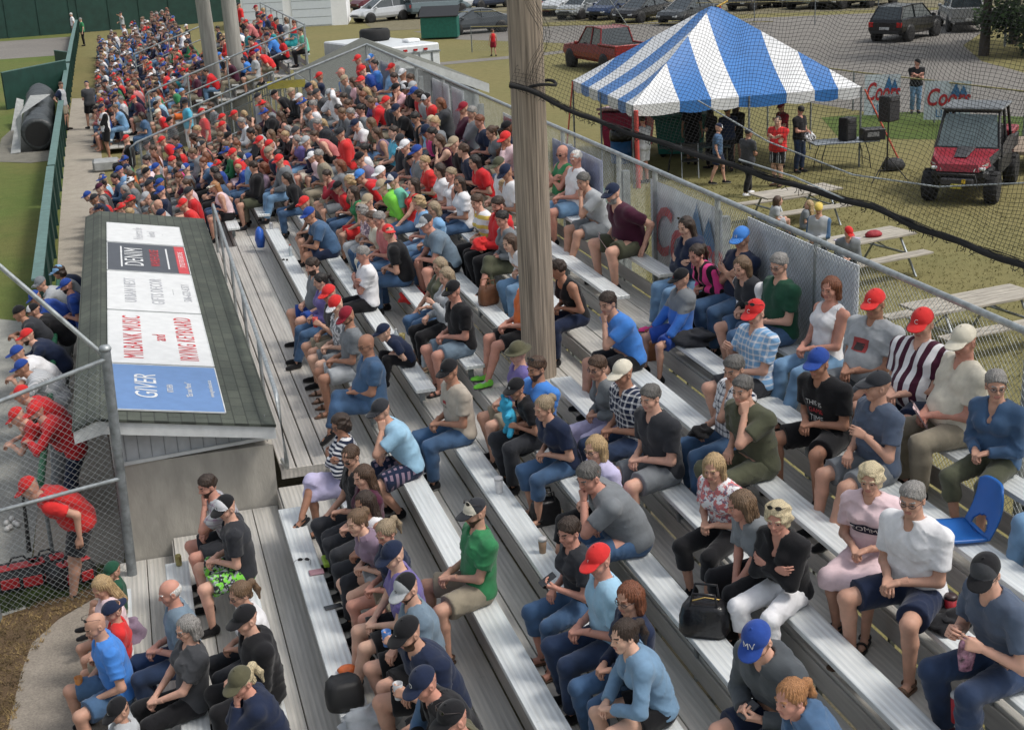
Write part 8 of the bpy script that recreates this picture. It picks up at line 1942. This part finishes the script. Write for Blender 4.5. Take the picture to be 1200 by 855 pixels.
bag(0, 0, 0, .3, .16, .24, MLB, 'black handbag standing on the footboard behind the rolled jeans of the blond woman', z=on_foot(640, 612, 7)); bag(0, 0, 0, .3, .18, .24, MLBR, 'dark brown handbag on the footboard below the boy in the grey and blue hoodie', z=on_foot(766, 420, 10))
cup(0, 0, 0, 'small clear cup standing on the footboard left of the woman in grey cardigan', (.4, .42, .42), .11, .036, z=on_foot(655, 530, 8))
# orange snack bag, phone, sunglasses, pouch
p = on_seat(407, 787, 3); mb = MB(); mb.lathe([(0, 0), (.07, .004), (.085, .03), (.06, .05), (0, .055)], mat('orange cheese snack packet', (.7, .16, .04), .4, bmp=.6, bscale=20, bdist=.02), 14, Matrix.Diagonal((1., .75, 1, 1))); o = mb.obj('snack_packet'); o.location = p; tag(o, 'orange snack packet on the bench near the black cooler', 'packet')
p = on_seat(386, 713, 3); mb = MB(); mb.box((-.04, -.02, 0), (.12, .055, .01), mat('dark phone', (.03, .032, .035), .25), bev=.003); o = mb.obj('phone'); o.location = p; o.rotation_euler = (0, 0, .12); tag(o, 'dark phone lying on the edge of the bench', 'phone')
p = on_seat(371, 671, 3); mb = MB(); mb.box((-.07, -.05, 0), (.07, .06, .015), mat('mauve purse', (.3, .17, .2), .6, bmp=.4, bscale=40), bev=.005); o = mb.obj('purse'); o.location = p; tag(o, 'flat mauve purse on the bench beside the folded sunglasses', 'purse')
p = on_seat(382, 660, 3); mb = MB(); mb.box((-.03, -.1, 0), (.03, .1, .05), mat('lime case', (.3, .45, .05), .5), bev=.01); o = mb.obj('case'); o.location = p; tag(o, 'lime green case on the bench beside the mauve purse', 'case')
o = link('folded_sunglasses', lib(('gl', True), lambda: glasses_me(True))); p = on_seat(364, 660, 3); o.location = (p[0]-.08, p[1], p[2]+.02); o.rotation_euler = (0, .1, 1.3); tag(o, 'sunglasses lying on the bench above the mauve purse', 'sunglasses')
o = link('folded_sunglasses', lib(('gl', True), lambda: glasses_me(True))); p = on_seat(337, 306, 5); o.location = (p[0]-.08, p[1], p[2]+.02); o.rotation_euler = (0, .1, 1.0); tag(o, 'sunglasses lying on the bench beside the orange capped bottle', 'sunglasses')
# drawstring bag hanging at the bench end
p = (2.1, 25.95, 1.12); mb = MB(); mb.lathe([(0, 0), (.1, .02), (.14, .16), (.1, .34), (.03, .4), (0, .4)], mat('royal blue nylon', (.02, .1, .45), .4, bmp=.5, bscale=10, bdist=.03), 14, Matrix.Diagonal((.7, 1.1, 1, 1))); o = mb.obj('drawstring_bag'); o.location = p; tag(o, 'royal blue drawstring bag at the end of the bench behind the dugout', 'bag')
# blue plastic seat
ch = empty('stadium_seat', (4.95, 6.85, 2.325), R(-155)); ch.scale = (.92, .92, .92); ch.location = (seat(10)[0]+.06, 7.95, seat(10)[1]+.004); ch.rotation_euler = (0, 0, R(172)); tag(ch, 'bright blue moulded plastic seat clipped on the bench at the right', 'seat'); mp_ = mat('blue moulded plastic', (.015, .12, .42), .38, var=.05)
def shell(fn, nu, nv, t, m, name, parent, hole=None):
    mb = MB(); vs = []; fs = []
    for k in (0, 1):
        for j in range(nv+1):
            for i in range(nu+1): p = Vector(fn(i/nu, j/nv)); vs.append(p+(Vector(fn(i/nu, j/nv, True))*t if k else Vector((0, 0, 0))))
    st_ = (nu+1)*(nv+1)
    for j in range(nv):
        for i in range(nu):
            if hole and hole((i+.5)/nu, (j+.5)/nv): continue
            a = j*(nu+1)+i; q = (a, a+1, a+nu+2, a+nu+1); fs.append(q); fs.append(tuple(x+st_ for x in q[::-1]))
            for (di, dj, e0, e1) in ((0, -1, a, a+1), (1, 0, a+1, a+nu+2), (0, 1, a+nu+2, a+nu+1), (-1, 0, a+nu+1, a)):
                ii, jj = i+di, j+dj
                if ii < 0 or jj < 0 or ii >= nu or jj >= nv or (hole and hole((ii+.5)/nu, (jj+.5)/nv)): fs.append((e0, e1, e1+st_, e0+st_)[::-1])
    mb.add(vs, fs, m, True); return mb.obj(name, parent)
shell(lambda u, v, n=False: (0, 0, -1) if n else (-.2+.42*v, (u-.5)*.42, .03+.012*math.cos((u-.5)*6)*-1+.02*v*v), 14, 14, .022, mp_, 'seat', ch)
shell(lambda u, v, n=False: (-1, 0, .2) if n else (-.2-.1*v-.05*(1-(2*u-1)**2)*v-.03*math.sin(PI*v), (u-.5)*(.42-.06*v**4), .02+(.4-.03*abs(2*u-1)**6)*v), 28, 26, .022, mp_, 'backrest', ch, hole=lambda u, v: ((u-.5)/.3)**2+((v-.0)/.3)**2 < 1 and v > .04)
# objects held by people
def held(label, key, fn, lab, cat, name, offs=(0, 0, 0)):
    if label not in BIG: print('HELD?', label); return
    o, J, raw = BIG[label]; P = o.matrix_world if False else Matrix.Translation(o.location) @ Matrix.Rotation(o.rotation_euler.z, 4, 'Z')
    w = J['W'+key]+J['Hd'+key][0]*.08+J['Hd'+key][1]*.03; p = P @ Vector(tuple(w))+Vector(offs); e = fn(p, o.rotation_euler.z); return e
find = lambda s_: next((k for k in BIG if s_ in k), None)
def h_cup(col, lab, h=.13, lid=None): return lambda p, rz: cup(0, 0, 0, lab, col, h, .038, lid, z=(p.x, p.y, p.z-h/2))
held(find('amber beer'), 'R', h_cup((.45, .17, .03), 'amber beer in a clear cup held by the bald man'), '', '', '', (-.03, 0, .05))
held(find('holding a red drink'), 'L', h_cup((.5, .05, .04), 'red drink in the hand of the man in bright red cap'), '', '', '')
held(find('silver can'), 'L', h_cup((.45, .46, .48), 'silver can held by the heavy man in navy'), '', '', '')
held(find('bearded man in grey and black trucker cap'), 'L', h_cup((.05, .15, .4), 'blue can held by the man in the grey trucker cap'), '', '', '')
def sheet_obj(wd, hg, m, lab, name, cat):
    def f(p, rz):
        mb = MB(); n = 6; vs = []
        for i in range(n+1): vs += [((i/n-.5)*wd, 0+.015*math.sin(i*1.1), -hg/2), ((i/n-.5)*wd, .03+.015*math.sin(i*1.1), hg/2)]
        mb.add(vs, [(2*i, 2*i+2, 2*i+3, 2*i+1) for i in range(n)], m, True); o = mb.obj(name); o.location = p; o.rotation_euler = (R(-25), 0, rz-PI/2-.4); return tag(o, lab, cat)
    return f
PRG = mat('printed programme', (.6, .45, .47), .5, var=.5, nscale=22)
held(find('dark maroon polo'), 'R', sheet_obj(.3, .22, PRG, 'open pink and white programme in the hand of the man in maroon', 'programme', 'programme'), '', '', '')
held(find('cream shirt holding'), 'R', sheet_obj(.26, .22, PRG, 'programme with coloured print on the lap of the man in cream', 'programme', 'programme'), '', '', '', (0, 0, .04))
def h_phone(lab): 
    def f(p, rz): mb = MB(); mb.box((-.035, -.07, 0), (.035, .07, .009), mat('dark phone', (.03, .032, .035), .25), bev=.003); o = mb.obj('phone'); o.location = (p.x, p.y, p.z+.02); o.rotation_euler = (.5, .2, rz+PI/2); return tag(o, lab, 'phone')
    return f
held(find('grey pullover using'), 'L', h_phone('phone in the hands of the man in the blue lettered cap'), '', '', ''); held(find('charcoal shirt with a phone'), 'L', h_phone('phone in the hand of the woman with dark red hair'), '', '', '')
def h_snack(p, rz): mb = MB(); mb.lathe([(.0, -.17), (.045, -.15), (.06, -.05), (.055, .03), (.02, .07), (0, .07)], mat('plastic snack bag', (.32, .16, .22), .25, var=.5, nscale=30, alpha=.9), 12, Matrix.Diagonal((1, .6, 1, 1))); o = mb.obj('snack_bag'); o.location = (p.x, p.y, p.z-.03); return tag(o, 'clear bag of purple snacks held by the man in the patterned cap', 'bag')
held(find('opening a bag of snacks'), 'L', h_snack, '', '', '')
def h_plush(p, rz):
    f = Field((-.15, -.15, -.25), (.15, .15, .2), .012); f.ell((0, 0, -.04), (.07, .08, .11), .0); f.ell((0, 0, .1), (.065, .07, .065), .02)
    for s in (-1, 1): f.cone((0, .06*s, .0), (.05, .13*s, .02), .03, .025, .02); f.cone((0, .04*s, -.12), (.06, .07*s, -.2), .035, .03, .02); f.ell((0, .06*s, .16), (.02, .03, .03), .01)
    V, Q = f.mesh(); me = np_mesh('plush_toy', V, Q, [mat('cyan plush', (.04, .35, .55), .95, bmp=.6, bscale=120)]); o = link('plush_toy', me); o.location = p; o.rotation_euler = (0, .2, rz); return tag(o, 'bright blue plush toy hugged by the boy in the black cap', 'toy')
held(find('plush toy'), 'L', h_plush, '', '', '', (0, .03, .1))
def h_hat(p, rz): c = crumple(0, 0, 0, .1, .09, cloth_m('black'), 'black cap held on the knee of the man in camouflage plaid', 'cap', 'cap', z=tuple(p)); return c
held(find('holding a black cap'), 'R', h_hat, '', '', '')
def h_bag(p, rz): return crumple(0, 0, 0, .16, .22, cloth_m('print/white/charcoal'), 'white patterned bag held by the person in black', 'carrier_bag', 'bag', z=(p.x, p.y, p.z-.2))
held(find('holding a white bag'), 'L', h_bag, '', '', '')
held(find('bearded man in red jersey holding'), 'L', lambda p, rz: crumple(0, 0, 0, .13, .15, cloth_m('brtred'), 'red baseball glove held by the man left of the wooden pole', 'baseball_glove', 'glove', z=tuple(p)), '', '', '')
# lettering on clothes
def shirt_decal(frag, fn):
    k = find(frag)
    if k is None: print('no', frag); return
    o, J, raw = BIG[k]
    if raw is None: return
    sh = [c for c in o.children if c.name.split('.')[0] in ('tshirt', 'polo_shirt', 'hoodie')][0]; fn(sh, raw['shirt'], J)
def tommy(sh, vq, J):
    c = J['C']*.62+J['W']*.38; f = J['fc']; org = c+f*.5+np.array((0, .015, 0))
    patch_on(.25, .08, mat('navy band', (.012, .016, .04), .8), sh, vq, org, -f, 'band', 20, 4, .004); text_on('TOMMY', PW, .07, sh, vq, org, -f, 'lettering', sx=.98, lift=.009)
shirt_decal('pink lettered', tommy)
def blackT(sh, vq, J):
    c = J['C']*.7+J['W']*.3; f = J['fc']
    for i, (t, m, sz) in enumerate((('THIS IS', PW, .06), ('GAME', PR, .06), ('TIME', PW, .075))): text_on(t, m, sz, sh, vq, c+f*.5-J['uc']*(.075*i-.05), -f, 'lettering', lift=.005)
shirt_decal('black printed', blackT)
def greyT(sh, vq, J):
    c = J['C']*.8+J['W']*.2; f = J['fc']; patch_on(.17, .11, mat('red print', (.3, .04, .04), .8), sh, vq, c+f*.5, -f, 'chest_print', 8, 5, .004); patch_on(.1, .06, mat('dark print', (.03, .02, .02), .8), sh, vq, c+f*.5-J['uc']*.015, -f, 'chest_print', 6, 4, .006)
shirt_decal('printed with a mascot', greyT)
def beigeT(sh, vq, J):
    c = J['C']; f = J['fc']; patch_on(.08, .035, mat('red print', (.3, .04, .04), .8), sh, vq, c+f*.5, -f, 'chest_print', 6, 3, .004); text_on('TEAM', PT, .04, sh, vq, c+f*.5-J['uc']*.05, -f, 'lettering', lift=.005)
shirt_decal('beige printed', beigeT)
# baseballs, kit bags, bats on the dirt
for i, (px, py) in enumerate([(8, 613), (14, 608), (18, 613), (12, 618), (21, 615), (9, 620)]):
    q = on_z(px, py, .04); mb = MB(); mb.lathe([(.001, -.037), (.02, -.031), (.034, -.014), (.037, 0), (.034, .014), (.02, .031), (.001, .037)], mat('baseball', (.65, .63, .6), .5), 14); o = mb.obj('baseball'); o.location = (q[0], q[1], .05); tag(o, 'white baseball in the little cluster on the dirt', 'baseball', 'baseballs in a cluster')
def kitbag(px, py, rz, ln, label, patches):
    q = on_z(px, py, .1); e = empty('kit_bag', (q[0], q[1], .012), rz); tag(e, label, 'bag', 'red and black kit bags'); mb = MB(); mb.box((-ln/2, -.19, 0), (ln/2, .19, .29), mat('black nylon', (.015, .015, .016), .6, bmp=.5, bscale=9, bdist=.03), bev=.08); mb.obj('bag_body', e)
    mb = MB(); mr = mat('red nylon', (.5, .02, .025), .5, bmp=.3, bscale=12)
    for (a, b) in patches:
        c_ = (a+b)/2; mb.box((a, -.13, .285), (b, .02, .31), mr, bev=.02); mb.box((a+.03, -.2, .1), (c_-.02, -.18, .22), mr, bev=.01); mb.box((c_+.02, -.2, .08), (b-.02, -.18, .2), mr, bev=.01)
    mb.obj('red_panels', e); mb = MB(); mb.tube([(-ln*.2, -.05, .3), (-ln*.1, -.05, .4), (ln*.1, -.05, .4), (ln*.2, -.05, .3)], .012, MBK, 6); mb.obj('strap', e)
kitbag(25, 680, R(8), .62, 'red and black kit bag with white lettering, left one behind the chain link', [(-.25, .24)]); kitbag(56, 672, R(12), .5, 'red and black kit bag between the two others behind the chain link', [(-.2, -.02), (.04, .2)]); kitbag(84, 676, R(25), .5, 'red and black kit bag nearest the dugout wall', [(-.15, .2)])
q = on_z(33, 660, .0); mb = MB(); mb.tube([(0, 0, .0), (.02, .05, .45), (.03, .08, .85)], .03, mat('dark bat', (.02, .02, .022), .35), 10, r2=.014); o = mb.obj('baseball_bat'); o.location = (q[0], q[1]+.3, .02); tag(o, 'dark bat leaning up behind the kit bags', 'bat')
mb = MB(); mb.box((-.4, -.3, 0), (.4, .3, .34), mat('grey storage box', (.33, .34, .34), .5), bev=.06); o = mb.obj('storage_box'); q = on_z(125, 196, .1); o.location = (q[0], q[1], .01); tag(o, 'grey plastic box on the path with a person in red cap lounging by it', 'box')
for o_ in bpy.data.objects:
    if len(str(o_.get("label", "")).split()) > 16: print("LONG", o_.name, o_["label"])
print("total %.1f s" % (time.time()-T0))
